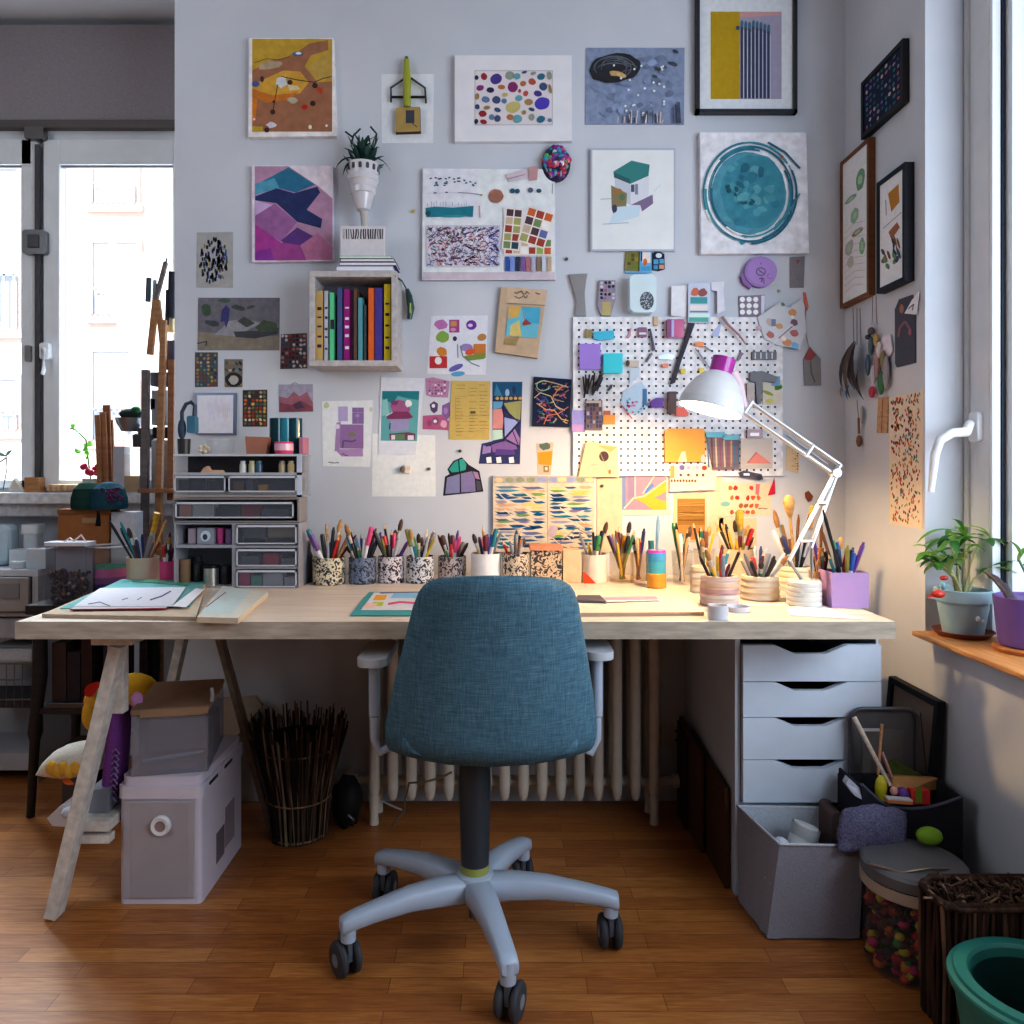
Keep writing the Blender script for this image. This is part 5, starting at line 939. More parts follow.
for i in range(5):
    zt, zb = (zs[i] - (.0008 if i else .009), zs[i + 1] + .0012) if i < 4 else (.203, .032)
    w_ = fx1 - fx0; n0, n1, n2, n3 = fx0 + w_ * .25, fx0 + w_ * .365, fx0 + w_ * .60, fx0 + w_ * .73; d = .021
    pts = [(fx0, zb), (fx1, zb), (fx1, zt), (n3 + .008, zt), (n3, zt - .003), (n2, zt - d), (n2 - .006, zt - d - .001), (n1 + .006, zt - d - .001), (n1, zt - d), (n0, zt - .003), (n0 - .008, zt), (fx0, zt)]
    MB().prism([(x, UY - .018, z) for x, z in pts], (0, .018, 0), UW).box(fx0 + .01, fx1 - .012, UY + .02, 2.45, zb + .004, zb + .01, (70, 70, 74)).build('drawer', 'plastic', t, .0012)

# =====================================================================================
# SWIVEL CHAIR
# =====================================================================================
t = thing('office_chair', 'blue-grey fabric swivel chair with pale star base, in front of the desk', 'chair', (-.055, 1.84, 0))
CP = (168, 180, 198)
def interp(tab, v):
    for (a, fa), (b, fb) in zip(tab, tab[1:]):
        if v <= b: return fa + (fb - fa) * (v - a) / (b - a)
    return tab[-1][1]
wtab = [(.458, .20), (.466, .212), (.49, .218), (.53, .219), (.60, .209), (.68, .194), (.76, .178), (.82, .166), (.85, .156), (.866, .146), (.876, .133), (.882, .115)]
secs = []
for z in [.460, .463, .468, .476, .488, .505, .52, .54, .57, .6, .64, .68, .72, .76, .79, .82, .836, .85, .858, .866, .872, .877, .880, .882]:
    w_ = interp(wtab, z) * 1.065; xc = -.022 + (z - .48) / .4 * .016; v = (z - .46) / .422
    yc = 1.635 - .075 * v + (.035 * (1 - min(1, (z - .46) / .06)) ** 2); sec = []
    edge = min(1, (z - .456) / .03, (.886 - z) / .03); th = .008 + .034 * max(.05, edge) ** .5
    for j in range(32):
        a = 2 * PI * j / 32; cx_, sx = math.cos(a), math.sin(a)
        ux = math.copysign(abs(cx_) ** .55, cx_); uy = math.copysign(abs(sx) ** .7, sx)
        x = w_ * ux; sec.append((xc + x, yc + .085 * ux * ux + uy * th / 2, z - .016 * ux * ux * max(0, v)))
    secs.append(sec)
loft(MB(), secs, (100, 148, 172)).build('backrest', 'chair_weave', t)
secs = []
for y, k in ((1.655, .86), (1.66, .95), (1.69, 1), (1.85, 1.03), (2.0, 1.0), (2.06, .92), (2.08, .8)):
    sec = []
    for j in range(24):
        a = 2 * PI * j / 24; c_, s_ = math.cos(a), math.sin(a); sec.append((-.022 + .198 * k * math.copysign(abs(c_) ** .4, c_), y, .508 + .03 * k * math.copysign(abs(s_) ** .6, s_)))
    secs.append(sec)
loft(MB(), secs, (100, 148, 172)).build('seat', 'chair_weave', t)
for px, sgn in ((374.5, -1), (597, 1)):
    Ya = 1.8; xs = DX(px, Ya)
    zt = DZ(661 if sgn < 0 else 654, Ya)
    m = MB().tube([(xs, Ya, zt), (xs, Ya, DZ(715, Ya))], .0135, CP, 12).tube([(xs, Ya, DZ(716, Ya)), (xs, Ya, DZ(738, Ya)), (xs - sgn * .012, Ya, DZ(752, Ya)), (xs - sgn * .05, Ya, .462), (-.05 + sgn * .09, Ya, .462)], [.0105, .0105, .011, .012, .012], CP, 12)
    arm = m.build('armrest', 'plastic', t)
    MB().rbox(xs - .034, xs + .034, Ya - .06, Ya + .16, zt - .002, zt + .016, .031, (176, 180, 186) if sgn < 0 else (180, 186, 194), 6).build('arm_pad', 'rubber', arm, .006)
MB().rbox(-.15, .04, 1.72, 1.93, .447, .476, .03, (52, 54, 58)).build('seat_plate', 'plastic', t, .004)
cxx = -.058; CYY = 1.798
MB().lathe([(.028, .452), (.036, .43), (.037, .36), (.034, .25), (.033, .20), (.031, .158)], (cxx, CYY, 0), (48, 56, 64), 24).build('gas_lift', 'plastic', t)
MB().lathe([(.0318, .186), (.0332, .186), (.0332, .166), (.0318, .166)], (cxx, CYY, 0), (150, 156, 84), 24).build('lift_ring', 'plastic', t)
MB().tube([(cxx + .06, 1.80, .455), (cxx + .16, 1.77, .452)], .005, (50, 52, 56)).build('lever', 'plastic', t)
base = MB().lathe([(.0, .170), (.03, .170), (.042, .165), (.046, .15), (.046, .115), (.036, .108), (.0, .106)], (cxx, CYY, 0), CP, 24)
cast = []
for ang, RR in ((-5, .312), (63, .262), (145, .288), (204, .295), (286, .268)):
    a = math.radians(ang); d = Vector((math.cos(a), math.sin(a), 0)); n_ = Vector((-d.y, d.x, 0)); secs = []
    for r, zt, th, w_ in ((.03, .162, .05, .062), (.08, .166, .05, .054), (.16, .162, .042, .046), (.24, .148, .034, .040), (.292, .137, .03, .038), (.312, .131, .03, .036), (.315, .124, .02, .03)):
        c = Vector((cxx, CYY, 0)) + d * (r * RR / .298); sec = []; th *= 1.12; w_ *= 1.1
        for j in range(12):
            q = 2 * PI * j / 12; x, z = math.cos(q), math.sin(q); sec.append(c + n_ * (w_ / 2 * math.copysign(abs(x) ** .55, x)) + Vector((0, 0, zt - th / 2 + th / 2 * math.copysign(abs(z) ** .55, z))))
        secs.append(sec)
    loft(base, secs, CP); c = Vector((cxx, CYY, 0)) + d * RR; base.tube([c + Vector((0, 0, .125)), c + Vector((0, 0, .08))], [.0175, .0165], CP, 12); cast.append(c)
base.build('star_base', 'plastic', t)
MB().tube([(cxx, CYY, .106), (cxx, CYY, .062)], [.016, .014], (120, 124, 132), 12).build('lift_end', 'metal', t)
for i, c in enumerate(cast):
    a = rnd.uniform(-.5, .5) + (.5 if i == 3 else 0); ax = Vector((math.cos(a), math.sin(a), 0)); fw = Vector((-ax.y, ax.x, 0)) * .012
    cs = MB(); Mx = Matrix(((ax.x, -ax.y, 0), (ax.y, ax.x, 0), (0, 0, 1))).to_4x4()
    R = Mx @ Matrix.Rotation(PI / 2, 4, 'Y'); w0 = c + fw + Vector((0, 0, .0385))
    cs.box(-.006, .006, -.022, .028, .035, .082, (86, 90, 98), Matrix.Translation(c + fw) @ Mx)
    cs.tube([c + Vector((0, 0, .09)), c + Vector((0, 0, .07))], .008, (90, 92, 98), 8)
    cb = cs.build('caster', 'plastic', t, .002)
    for sd in (-1, 1): MB().lathe([(0, -.009), (.026, -.0095), (.034, -.007), (.0375, -.002), (.0375, .003), (.034, .007), (.026, .0095), (0, .009)], w0 + ax * (sd * .0165), (66, 68, 74), 24, True, R).lathe([(.0, .0098), (.013, .0102), (.014, .0092)], w0 + ax * (sd * .0165), (130, 134, 140), 14, True, R).lathe([(.0, -.0098), (.013, -.0102), (.014, -.0092)], w0 + ax * (sd * .0165), (130, 134, 140), 14, True, R).build('wheel', 'rubber', cb)

# =====================================================================================
# RADIATOR
# =====================================================================================
t = thing('radiator', 'old cream cast-iron column radiator under the desk, behind the chair', 'radiator', (.045, 2.44, 0))
CR = (206, 196, 184)
for k in range(16):
    x = DX(374 + 18.7 * k, 2.40); m = MB(); end = k in (0, 15)
    for y in (2.405, 2.49): m.tube([(x, y, .075 if not end else .07), (x, y, .085), (x, y, .11), (x, y, .60), (x, y, .625), (x, y, .64)], [.008, .013, .0165, .0165, .013, .008], CR, 12)
    m.tube([(x, 2.405, .105), (x, 2.49, .105)], .015, CR, 10).tube([(x, 2.405, .60), (x, 2.49, .60)], .015, CR, 10).tube([(x - .029, 2.45, .115), (x + .029, 2.45, .115)], .017, CR, 10).tube([(x - .029, 2.45, .59), (x + .029, 2.45, .59)], .017, CR, 10)
    if end: m.tube([(x, 2.405, .09), (x, 2.403, .03), (x, 2.40, .001)], [.017, .013, .015], CR, 10).tube([(x, 2.49, .09), (x, 2.49, .03), (x, 2.49, .001)], [.017, .013, .015], CR, 10)
    m.build('section', 'ceramic', t)
xe = DX(374 + 18.7 * 15, 2.4)
MB().tube([(xe + .029, 2.45, .115), (xe + .07, 2.45, .115)], .015, CR).tube([(xe + .068, 2.45, .115), (xe + .085, 2.45, .115)], .021, CR, 12).build('end_plug', 'ceramic', t)
xl = DX(374, 2.4)
MB().tube([(xl - .029, 2.45, .115), (xl - .10, 2.45, .115)], .013, CR).tube([(xl - .06, 2.45, .115), (xl - .085, 2.45, .115)], .02, CR, 12).tube([(xl - .1, 2.45, .115), (xl - .1, 2.54, .115)], .012, CR).build('valve', 'ceramic', t)
t = thing('wall_outlet', 'white socket plate on the wall right of the radiator', 'outlet', P(670, 735, YW - .01))
MB().rbox(DX(660, YW), DX(679, YW), YW - .012, YW - .0005, DZ(746, YW), DZ(724, YW), .006, (196, 190, 184), axis='y').build('plate', 'plastic', t); MB().blob(P(676, 731, YW - .013), .004, (40, 36, 36)).blob(P(676, 740, YW - .013), .004, (40, 36, 36)).build('socket_holes', 'plastic', t)
m = MB(); m.tube([P(452, 772, 2.15), P(440, 778, 2.15), P(425, 782, 2.15), P(409, 783, 2.16), P(405, 800, 2.2), P(404, 812, 2.2), P(395, 822, 2.2), P(392, 826, 2.2)], .003, (110, 96, 84), 6); m.tube([P(380, 800, 2.2), P(392, 806, 2.2), P(402, 810, 2.2)], .003, (150, 146, 142), 6)
tag(m.build('hanging_cord', 'rubber'), 'thin tangled cord hanging under the chair in front of the radiator', 'cord')

# =====================================================================================
# DRAWER TOWER ON THE DESK
# =====================================================================================
Yf, Yk = 2.275, 2.375
ox = lambda px: DX(px, Yf); oz = lambda py: DZ(py, Yf)
FRC = (150, 150, 158)
def shell(m, x0, x1, z0, z1, tk=.004, col=FRC, y0=Yf, y1=Yk):
    m.box(x0, x1, y0, y1, z0, z0 + tk, col).box(x0, x1, y0, y1, z1 - tk, z1, col).box(x0, x0 + tk, y0, y1, z0 + tk, z1 - tk, col).box(x1 - tk, x1, y0, y1, z0 + tk, z1 - tk, col).box(x0 + tk, x1 - tk, y1 - .004, y1, z0 + tk, z1 - tk, (96, 98, 108)); return m
def drawer(par, x0, x1, z0, z1, bits):
    d = MB().box(x0, x1, Yf - .004, Yf - .001, z0, z1, (100, 104, 114)).box(x0, x1, Yf, Yk - .02, z0, z0 + .002, (176, 180, 190)).build('drawer', 'frost', par)
    m = MB().box(x0, x1, Yf - .0065, Yf - .004, z1 - .006, z1, (196, 198, 206)).box(x0, x1, Yf - .0065, Yf - .004, z0, z0 + .004, (190, 192, 200)).box(x0, x0 + .004, Yf - .0065, Yf - .004, z0, z1, (190, 192, 200)).box(x1 - .004, x1, Yf - .0065, Yf - .004, z0, z1, (190, 192, 200)); m.build('rim', 'plastic', d)
    if bits:
        m = MB()
        for (a, b, h, c) in bits: m.box(x0 + (x1 - x0) * a, x0 + (x1 - x0) * b, Yf + .008, Yf + .05, z0 + .003, z0 + .003 + (z1 - z0) * h, c)
        m.build('contents', 'plastic', d)
    return d
# lower unit: open cubbies left, three drawers right
T0 = thing('drawer_tower', 'lowest grey plastic drawer cabinet of the stack, with open cubbies on its left', 'drawers', (ox(236), 2.4, DT))
za, zb_ = DT + .001, oz(523)
m = shell(MB(), ox(174), ox(299), za, zb_); m.box(ox(232), ox(236), Yf, Yk, za + .004, zb_ - .004, FRC).box(ox(176), ox(232), Yf, Yk, oz(548), oz(545), FRC); m.box(ox(236), ox(297), Yf, Yk, oz(548), oz(545.5), FRC).box(ox(236), ox(297), Yf, Yk, oz(569), oz(566.5), FRC); m.build('carcass', 'plastic', T0)
drawer(T0, ox(237), ox(297), oz(544), oz(525), [(.08, .48, .25, (190, 150, 110)), (.52, .96, .28, (206, 186, 120)), (.5, .98, .9, (150, 140, 120)), (.1, .46, .8, (100, 104, 112))])
drawer(T0, ox(237), ox(297), oz(566), oz(549), [(.42, .68, .62, (190, 60, 90)), (.05, .35, .5, (120, 120, 130)), (.72, .95, .4, (120, 116, 126))])
drawer(T0, ox(237), ox(297), oz(587), oz(570), [(.02, .2, .8, (220, 110, 150)), (.22, .4, .6, (120, 190, 180)), (.42, .75, .75, (210, 214, 230)), (.78, .95, .5, (190, 200, 220))])
# middle unit
T1 = thing('drawer_unit_clear', 'single wide clear drawer unit in the middle of the plastic stack', 'drawers', (ox(236), 2.4, zb_ + .001))
zc = oz(498); shell(MB(), ox(173), ox(299), zb_ + .0015, zc, .005, (134, 128, 128)).build('carcass', 'plastic', T1)
drawer(T1, ox(176), ox(294), oz(518), oz(502), [(.02, .12, .85, (220, 160, 140)), (.13, .31, .85, (206, 210, 214)), (.33, .53, .6, (60, 66, 80)), (.55, .7, .75, (150, 50, 62)), (.72, .95, .5, (90, 92, 110))])
# upper unit with two levels
T2 = thing('clear_display_box', 'clear two-level plastic box with dark trays, topmost of the plastic stack', 'drawers', (ox(238), 2.4, zc + .001))
zd = oz(454); m = shell(MB(), ox(174), ox(302), zc + .0015, zd, .005, (178, 180, 188)); m.box(ox(176), ox(300), Yf, Yk, oz(475), oz(473), (178, 180, 188)); m.build('carcass', 'frost', T2)
m = MB().box(ox(174), ox(302), Yf - .004, Yf, zd - .006, zd, (196, 198, 206)).box(ox(174), ox(302), Yf - .003, Yf, oz(475), oz(472.5), (170, 172, 180)).box(ox(174), ox(302), Yf - .003, Yf, zc + .002, zc + .009, (150, 140, 136)).box(ox(297), ox(302), Yf - .003, Yf, zc, zd, (190, 196, 216)); m.build('edge_trim', 'plastic', T2)
drawer(T2, ox(175), ox(226), oz(492), oz(476), [(.05, .25, .7, (50, 52, 60)), (.3, .6, .75, (60, 62, 70)), (.62, .95, .65, (44, 46, 54))])
drawer(T2, ox(229), ox(297), oz(492), oz(476), [(.05, .2, .6, (120, 90, 70)), (.24, .34, .7, (90, 92, 104)), (.62, .95, .65, (54, 58, 74)), (.42, .55, .38, (220, 160, 50))])
m = MB().box(ox(176), ox(297), Yk - .012, Yk - .006, oz(473) + .001, oz(456), (44, 44, 52)).box(ox(176), ox(297), Yf + .09, Yf + .1, oz(492), oz(478), (50, 52, 62)); m.build('dark_liner', 'plastic', T2)
def small_bottle(px, Y, z, r, h, c, cap, label, name='bottle', m='gloss'):
    x = DX(px, Y); t = thing(name, label, 'bottle', (x, Y, z)); MB().lathe([(0, z), (r, z), (r, z + h * .72), (r * .7, z + h * .8), (r * .7, z + h * .82)], (x, Y, 0), c, 14).build('body', m, t); MB().lathe([(r * .75, z + h * .78), (r * .75, z + h), (0, z + h)], (x, Y, 0), cap, 14).build('cap', 'plastic', t)
for i, (px, c, cp, d) in enumerate([(243, (206, 206, 200), (200, 200, 206), 'white'), (252, (196, 186, 156), (206, 190, 150), 'cream'), (259, (70, 100, 120), (70, 110, 130), 'blue'), (282, (176, 160, 130), (150, 140, 120), 'tan'), (291, (216, 200, 160), (200, 190, 160), 'pale yellow')]): small_bottle(px, Yf + .03, oz(473), .010, .036, c, cp, d + ' mini paint bottle on the upper level of the clear box')
t = MB().prism([(ox(199), Yf + .01, oz(473)), (ox(222), Yf + .01, oz(473)), (ox(220), Yf + .01, oz(470)), (ox(208), Yf + .01, oz(470)), (ox(206), Yf + .01, oz(466)), (ox(202), Yf + .01, oz(468))], (0, .02, 0), (206, 170, 140)); tag(t.build('wood_scrap', 'wood'), 'small tan wedge of wood on the upper level of the clear box', 'wood')
# things in the cubbies
def lathe_thing(name, label, cat, px, Y, z, prof, col, m='ceramic', group=None, cols=None, n=28, par=None):
    ob = MB().lathe([(r, zz + z) for r, zz in prof], (DX(px, Y), Y, 0), col, n, True, None, cols).build(name, m); return tag(ob, label, cat, group)
def boxy(name, label, cat, px0, px1, Y, d, z, h, col, m='plastic', bevel=.001): return tag(MB().box(DX(px0, Y), DX(px1, Y), Y, Y + d, z, z + h, col).build(name, m, None, bevel), label, cat)
zc1 = oz(545) + .0005
boxy('box', 'small stack-like lilac grey box in the upper cubby of the plastic cabinet'.replace('stack-like ', ''), 'box', 188, 196, Yf + .04, .04, zc1, .045, (176, 160, 170))
GB = boxy('cartridge_box', 'grey box with white dolphin-shaped mark in the upper cubby', 'box', 197, 214, Yf + .03, .04, zc1, .048, (150, 154, 164))
a = Art(PM(Yf + .0298)); a.ell(205.5, 536, 5, 5.5, (206, 212, 220), .4, 12).ell(205, 537, 2.5, 3, (60, 70, 90)); a.build('round_sticker', 'paper', GB)
lathe_thing('cup', 'pink plastic cup in the upper cubby of the plastic cabinet', 'cup', 221, Yf + .05, zc1, [(0, 0), (.010, 0), (.0135, .046), (.012, .046), (.009, .003)], (214, 84, 150), 'plastic')
boxy('box', 'violet box beside the pink cup in the upper cubby', 'box', 225.5, 231, Yf + .03, .04, zc1, .045, (130, 110, 150))
zc2 = DT + .0055
lathe_thing('can', 'brown and black can in the lower cubby of the plastic cabinet', 'can', 185, Yf + .035, zc2, [(0, 0), (.016, 0), (.016, .075), (.0, .075)], (130, 100, 76), 'gloss')
lathe_thing('can', 'black spray can in the lower cubby, behind the silver tin', 'can', 198, Yf + .06, zc2, [(0, 0), (.018, 0), (.018, .06), (.012, .066), (.012, .082), (0, .082)], (40, 42, 48), 'gloss')
lathe_thing('tin', 'silver-grey tin with dark lid in the lower cubby', 'tin', 211, Yf + .025, zc2, [(0, 0), (.022, 0), (.022, .05), (.024, .051), (.024, .058), (0, .058)], (180, 176, 170), 'metal', cols=[(170, 166, 160), (180, 176, 170), (50, 50, 54), (50, 50, 54), (50, 50, 54)])
lathe_thing('can', 'dark can at the right of the lower cubby', 'can', 225, Yf + .05, zc2, [(0, 0), (.018, 0), (.018, .055), (0, .055)], (36, 38, 46), 'gloss')
# on top of the plastic stack
zt2 = zd + .0006
lathe_thing('scissors_cup', 'small dark cup at the left end on top of the plastic stack', 'cup', 184, 2.31, zt2, [(0, 0), (.017, 0), (.019, .045), (.017, .045), (.015, .003)], (54, 52, 56), 'plastic')
t = thing('headphones', 'dark blue headphones leaning on the top left of the plastic stack', 'headphones', P(188, 440, 2.34))
m = MB(); m.tube([P(182, 428, 2.36), P(182, 412, 2.36), P(186, 404, 2.36), P(191, 402, 2.36), P(195, 406, 2.37), P(194, 416, 2.37)], .006, (52, 66, 84), 8); m.build('headband', 'plastic', t)
MB().blob(P(182, 429, 2.36), (.012, .014, .032), (60, 78, 96)).build('ear_cup', 'rubber', t); MB().rbox(DX(188, 2.36), DX(196, 2.36), 2.35, 2.38, DZ(433, 2.36), DZ(416, 2.36), .006, (70, 120, 146), axis='y').build('ear_cup', 'rubber', t)
lathe_thing('glass_jar', 'low clear glass dish on top of the plastic stack', 'jar', 220, 2.325, zt2, [(0, 0), (.038, 0), (.042, .045), (.039, .045), (.035, .004)], (196, 200, 206), 'glassy')
m = MB(); c = P(205, 447, 2.31); m.blob((c[0], 2.31, zt2 + .014), (.018, .008, .014), (206, 190, 160))
for i in range(5): a_ = i * 1.25; m.blob((c[0] + .013 * math.cos(a_), 2.303, zt2 + .015 + .009 * math.sin(a_)), (.006, .004, .006), (216, 206, 186), 8, 6)
tag(m.build('cookie_charm', 'ceramic'), 'small cream flower-shaped charm on top of the plastic stack', 'charm')
m = MB(); x0, x1 = DX(245, 2.3), DX(268, 2.3); m.prism([(x0 + .004, 2.3, zt2), (x1 - .006, 2.3, zt2), (x1, 2.3, zt2 + .05), (x0, 2.3, zt2 + .052)], (0, .065, 0), (168, 112, 92)); tag(m.build('terracotta_box', 'ceramic', None, .002), 'terracotta square pot on top of the plastic stack', 'pot')
lathe_thing('tape_roll', 'pink and white tape roll on top of the plastic stack, front right', 'tape', 284, 2.297, zt2, [(.012, 0), (.026, 0), (.028, .01), (.028, .03), (.026, .036), (.012, .036), (.012, 0)], (206, 80, 120), 'gloss', cols=[(206, 80, 120)] * 2 + [(224, 180, 200)] + [(206, 80, 120)] * 3)
t = thing('teal_canisters', 'dark teal fluted canister at the top right of the plastic stack', 'canister', (DX(287, 2.35), 2.35, zt2))
m = MB(); 
for px, c, r in ((277, (24, 62, 72), .022), (286, (50, 130, 150), .022), (295, (28, 74, 86), .022)): m.lathe([(0, zt2), (r, zt2), (r, zt2 + .108), (r * .9, zt2 + .109), (0, zt2 + .109)], (DX(px, 2.35), 2.35, 0), c, 16)
m.build('body', 'gloss', t)
boxy('notebook', 'thin pink notebook standing at the right end of the plastic stack', 'notebook', 299, 303, 2.3, .07, zt2, .05, (176, 120, 140), 'paper')

# =====================================================================================
# POTS OF PENS
# =====================================================================================
NC = {'red': (186, 44, 50), 'black': (38, 38, 44), 'blue': (48, 84, 160), 'green': (56, 130, 76), 'yellow': (214, 180, 60), 'orange': (214, 124, 52), 'pink': (214, 76, 130), 'purple': (104, 66, 140), 'teal': (40, 120, 136), 'white': (222, 222, 224), 'brown': (112, 72, 48), 'wooden': (196, 152, 98), 'grey': (130, 132, 140), 'silver': (176, 178, 184), 'navy': (40, 50, 92), 'tan': (206, 170, 120), 'light blue': (130, 170, 206), 'olive': (140, 136, 70), 'maroon': (100, 36, 50)}
def stick(kind, col, a, d, L):
    c = NC[col]; a = Vector(a); d = Vector(d).normalized(); q = lambda u: a + d * (L * u); m = MB()
    if kind == 'pencil': m.tube([q(0), q(.9)], .0042, c, 6, smooth=False).tube([q(.9), q(.98)], [.0042, .0012], (216, 178, 130), 6).tube([q(.98), q(1)], [.0012, .0003], c if col not in ('wooden', 'tan') else (50, 50, 54), 6); nm = 'pencil'
    elif kind == 'marker': m.tube([q(0), q(.66)], .0062, (222, 222, 224) if col not in ('black', 'grey') else c, 10).tube([q(.66), q(.97), q(1)], [.0072, .007, .005], c, 10); nm = 'marker'
    elif kind == 'pen': m.tube([q(0), q(.92), q(1)], [.0046, .0048, .003], c, 8).tube([q(.6), q(.94)], .0056, c, 8); nm = 'pen'
    elif kind == 'brush': m.tube([q(0), q(.3), q(.66)], [.003, .0045, .0042], c, 8).tube([q(.66), q(.80)], [.0046, .0052], (186, 182, 170), 8).tube([q(.80), q(.88), q(.96), q(1)], [.0056, .0075, .0055, .001], rnd.choice([(84, 62, 48), (150, 110, 70), (56, 46, 44), (180, 140, 90)]), 8); nm = 'paint_brush'
    elif kind == 'flat': m.tube([q(0), q(.55)], .006, c, 8).tube([q(.55), q(.72)], [.008, .011], (186, 182, 170), 8).tube([q(.72), q(1)], [.011, .010], rnd.choice([(206, 160, 60), (186, 130, 60), (60, 50, 46)]), 8); nm = 'paint_brush'
    elif kind == 'handle': m.tube([q(0), q(.5), q(.9), q(1)], [.0022, .0035, .0048, .002], c, 8); nm = 'paint_brush'
    elif kind == 'spoon': m.tube([q(0), q(.8)], .0045, c, 8); m.tube([q(.76), q(.84), q(.92), q(.98), q(1)], [.005, .013, .017, .012, .003], c, 12); nm = 'wooden_spoon'
    elif kind == 'knife': m.tube([q(0), q(.5)], .0065, c, 8).tube([q(.5), q(1)], [.005, .0015], (176, 178, 184), 6); nm = 'palette_knife'
    return m, nm
KW = {'pencil': 'pencil', 'marker': 'marker', 'pen': 'pen', 'brush': 'paint brush with bristles up', 'flat': 'flat wide paint brush', 'handle': 'brush handle', 'spoon': 'wooden spoon', 'knife': 'palette knife'}
def fill(c, r, z0, zr, specs, where, rx=None, extra=9):
    """stand things in a pot: c centre, r inner radius, z0 inside floor, zr rim height; spec = (kind, colour, metres above rim, lean-x -1..1)"""
    specs = list(specs); have = {q[:2] for q in specs}; seen = {}
    for j in range(extra):
        q = (rnd.choice(['pencil', 'pen', 'brush', 'handle', 'pencil', 'marker']), rnd.choice(list(NC) + ['black'] * 7 + ['navy', 'maroon', 'grey'] * 2))
        if q in have: continue
        have.add(q); specs.append((*q, rnd.uniform(.035, .085), rnd.uniform(-.95, .95)))
    n = len(specs)
    for i, (kind, col, up, lx) in enumerate(specs):
        if n == 1: ly = 0
        else: ly = (-.75, .1, .8)[i % 3] + rnd.uniform(-.1, .1)
        th = .0075 if kind in ('marker', 'knife') else .012 if kind in ('flat',) else .006
        R_ = max(.002, r - th); sx = math.sqrt(max(0, 1 - min(1, ly * ly))); top = Vector((c[0] + (rx or R_) * max(-1, min(1, lx)) * (sx if rx is None else 1), c[1] + R_ * ly * .9, zr))
        bot = Vector((c[0] + R_ * .55 * (-lx * .5 + rnd.uniform(-.3, .3)), c[1] + R_ * .55 * (ly * .6), z0 + .004))
        d = (top - bot).normalized(); L = (top - bot).length + up
        m, nm = stick(kind, col, bot, d, L); lab = '%s %s standing in the %s' % (col if kind != 'spoon' else 'small', KW[kind], where)
        tag(m.build(nm, 'plastic' if kind in ('pencil', 'marker', 'pen') else 'wood'), lab, 'brush' if 'brush' in KW[kind] else KW[kind].split()[-1], 'pens and brushes in the ' + where)
def pot(x0, x1, yt, yb, mat_, col, name, label, cat='pot', flare=0., specs=None, where=None, rnd_lip=False, prof=None, cols=None, z=DT):
    Yfr = YZ(yb, z); r = (x1 - x0) / 2 * Yfr / F; Y = Yfr + r; x = DX((x0 + x1) / 2, Y); r = (x1 - x0) / 2 * Y / F; h = DZ(yt, Y) - z; z0 = z + .0004; b = r * (1 - flare)
    if prof: pf = [(r * a, z0 + h * q) for a, q in prof]
    else: pf = [(0, z0), (b * .96, z0), (b, z0 + .003), (r, z0 + h), (r - .0025, z0 + h), (b - .003, z0 + .006), (0, z0 + .005)]
    ob = MB().lathe(pf, (x, Y, 0), col, 28, True, None, cols).build(name, mat_); tag(ob, label, cat)
    if specs: fill((x, Y), min(r, b) - .003, z0 + .006, z0 + h, specs, where or label)
    return x, Y, r, z0, h
S = lambda s: [(dict(p='pencil', m='marker', n='pen', b='brush', f='flat', h='handle', s='spoon', k='knife')[q.split(',')[0]], q.split(',')[1], float(q.split(',')[2]) / 1000, float(q.split(',')[3])) for q in s.split()]
pot(313, 345, 557, 586, 'ink', (206, 196, 170), 'pen_pot', 'cream pot with black brush marks, leftmost of the row on the desk', specs=S('m,teal,95,-.9 p,green,50,-.6 p,pink,70,-.45 m,purple,80,-.8 p,white,60,-.1 h,tan,100,-.2 b,black,125,.45 p,navy,60,.3 p,pink,85,.85 p,red,75,.7 n,black,90,.1 p,orange,80,.6'), where='cream marked pot')
pot(302, 313, 540, 583, 'plastic', (66, 64, 74), 'bottle', 'dark bottle standing between the plastic stack and the pen pots', 'bottle', prof=[(0, 0), (1, 0), (1, .62), (.6, .74), (.6, .98), (0, 1)])
pot(349, 376, 557, 585, 'ink', (110, 122, 146), 'pen_pot', 'blue-grey pot with black marks, second of the row', specs=S('b,black,110,-.8 p,light,70,.0'.replace('light', 'blue') + ' p,orange,50,.55 m,pink,100,.7 p,black,95,-.5 p,yellow,40,-.9 p,green,35,-.2 h,maroon,90,.5 n,navy,80,.9 n,white,60,.2'), where='blue-grey marked pot')
pot(378, 404, 556, 584, 'ink', (206, 196, 200), 'pen_pot', 'pale pot with black marks and pink patch, third of the row', specs=S('m,red,65,-.35 m,pink,70,.2 b,black,115,.3 n,black,95,-.8 n,purple,50,.9 p,black,100,-.6 n,silver,60,.6 p,maroon,80,0'), where='pale pink marked pot')
pot(406, 434, 556, 584, 'ink', (196, 196, 200), 'pen_pot', 'grey and white pot with black marks, fourth of the row', specs=S('m,olive,90,-.75 n,green,60,-.3 n,maroon,55,.05 p,black,50,.35 p,yellow,70,.6 m,grey,75,.85 b,teal,90,-.5 n,white,60,.4'), where='grey marked pot')
pot(438, 466, 556, 583, 'ink', (176, 160, 156), 'pen_pot', 'brownish pot with black marks behind the chair, fifth of the row', specs=S('m,navy,70,-.5 m,pink,50,.2 n,pink,60,.4 p,white,35,.0 n,black,45,.8 p,tan,40,-.9 n,red,40,-.1'), where='brownish marked pot')
pot(471, 501, 553, 585, 'ceramic', (216, 216, 220), 'pen_pot', 'plain white pot, left behind the chair back', specs=S('b,wooden,65,-.75 n,navy,50,-.3 n,black,55,.1 m,teal,80,.75 p,black,65,.5 n,maroon,40,.9'), where='plain white pot')
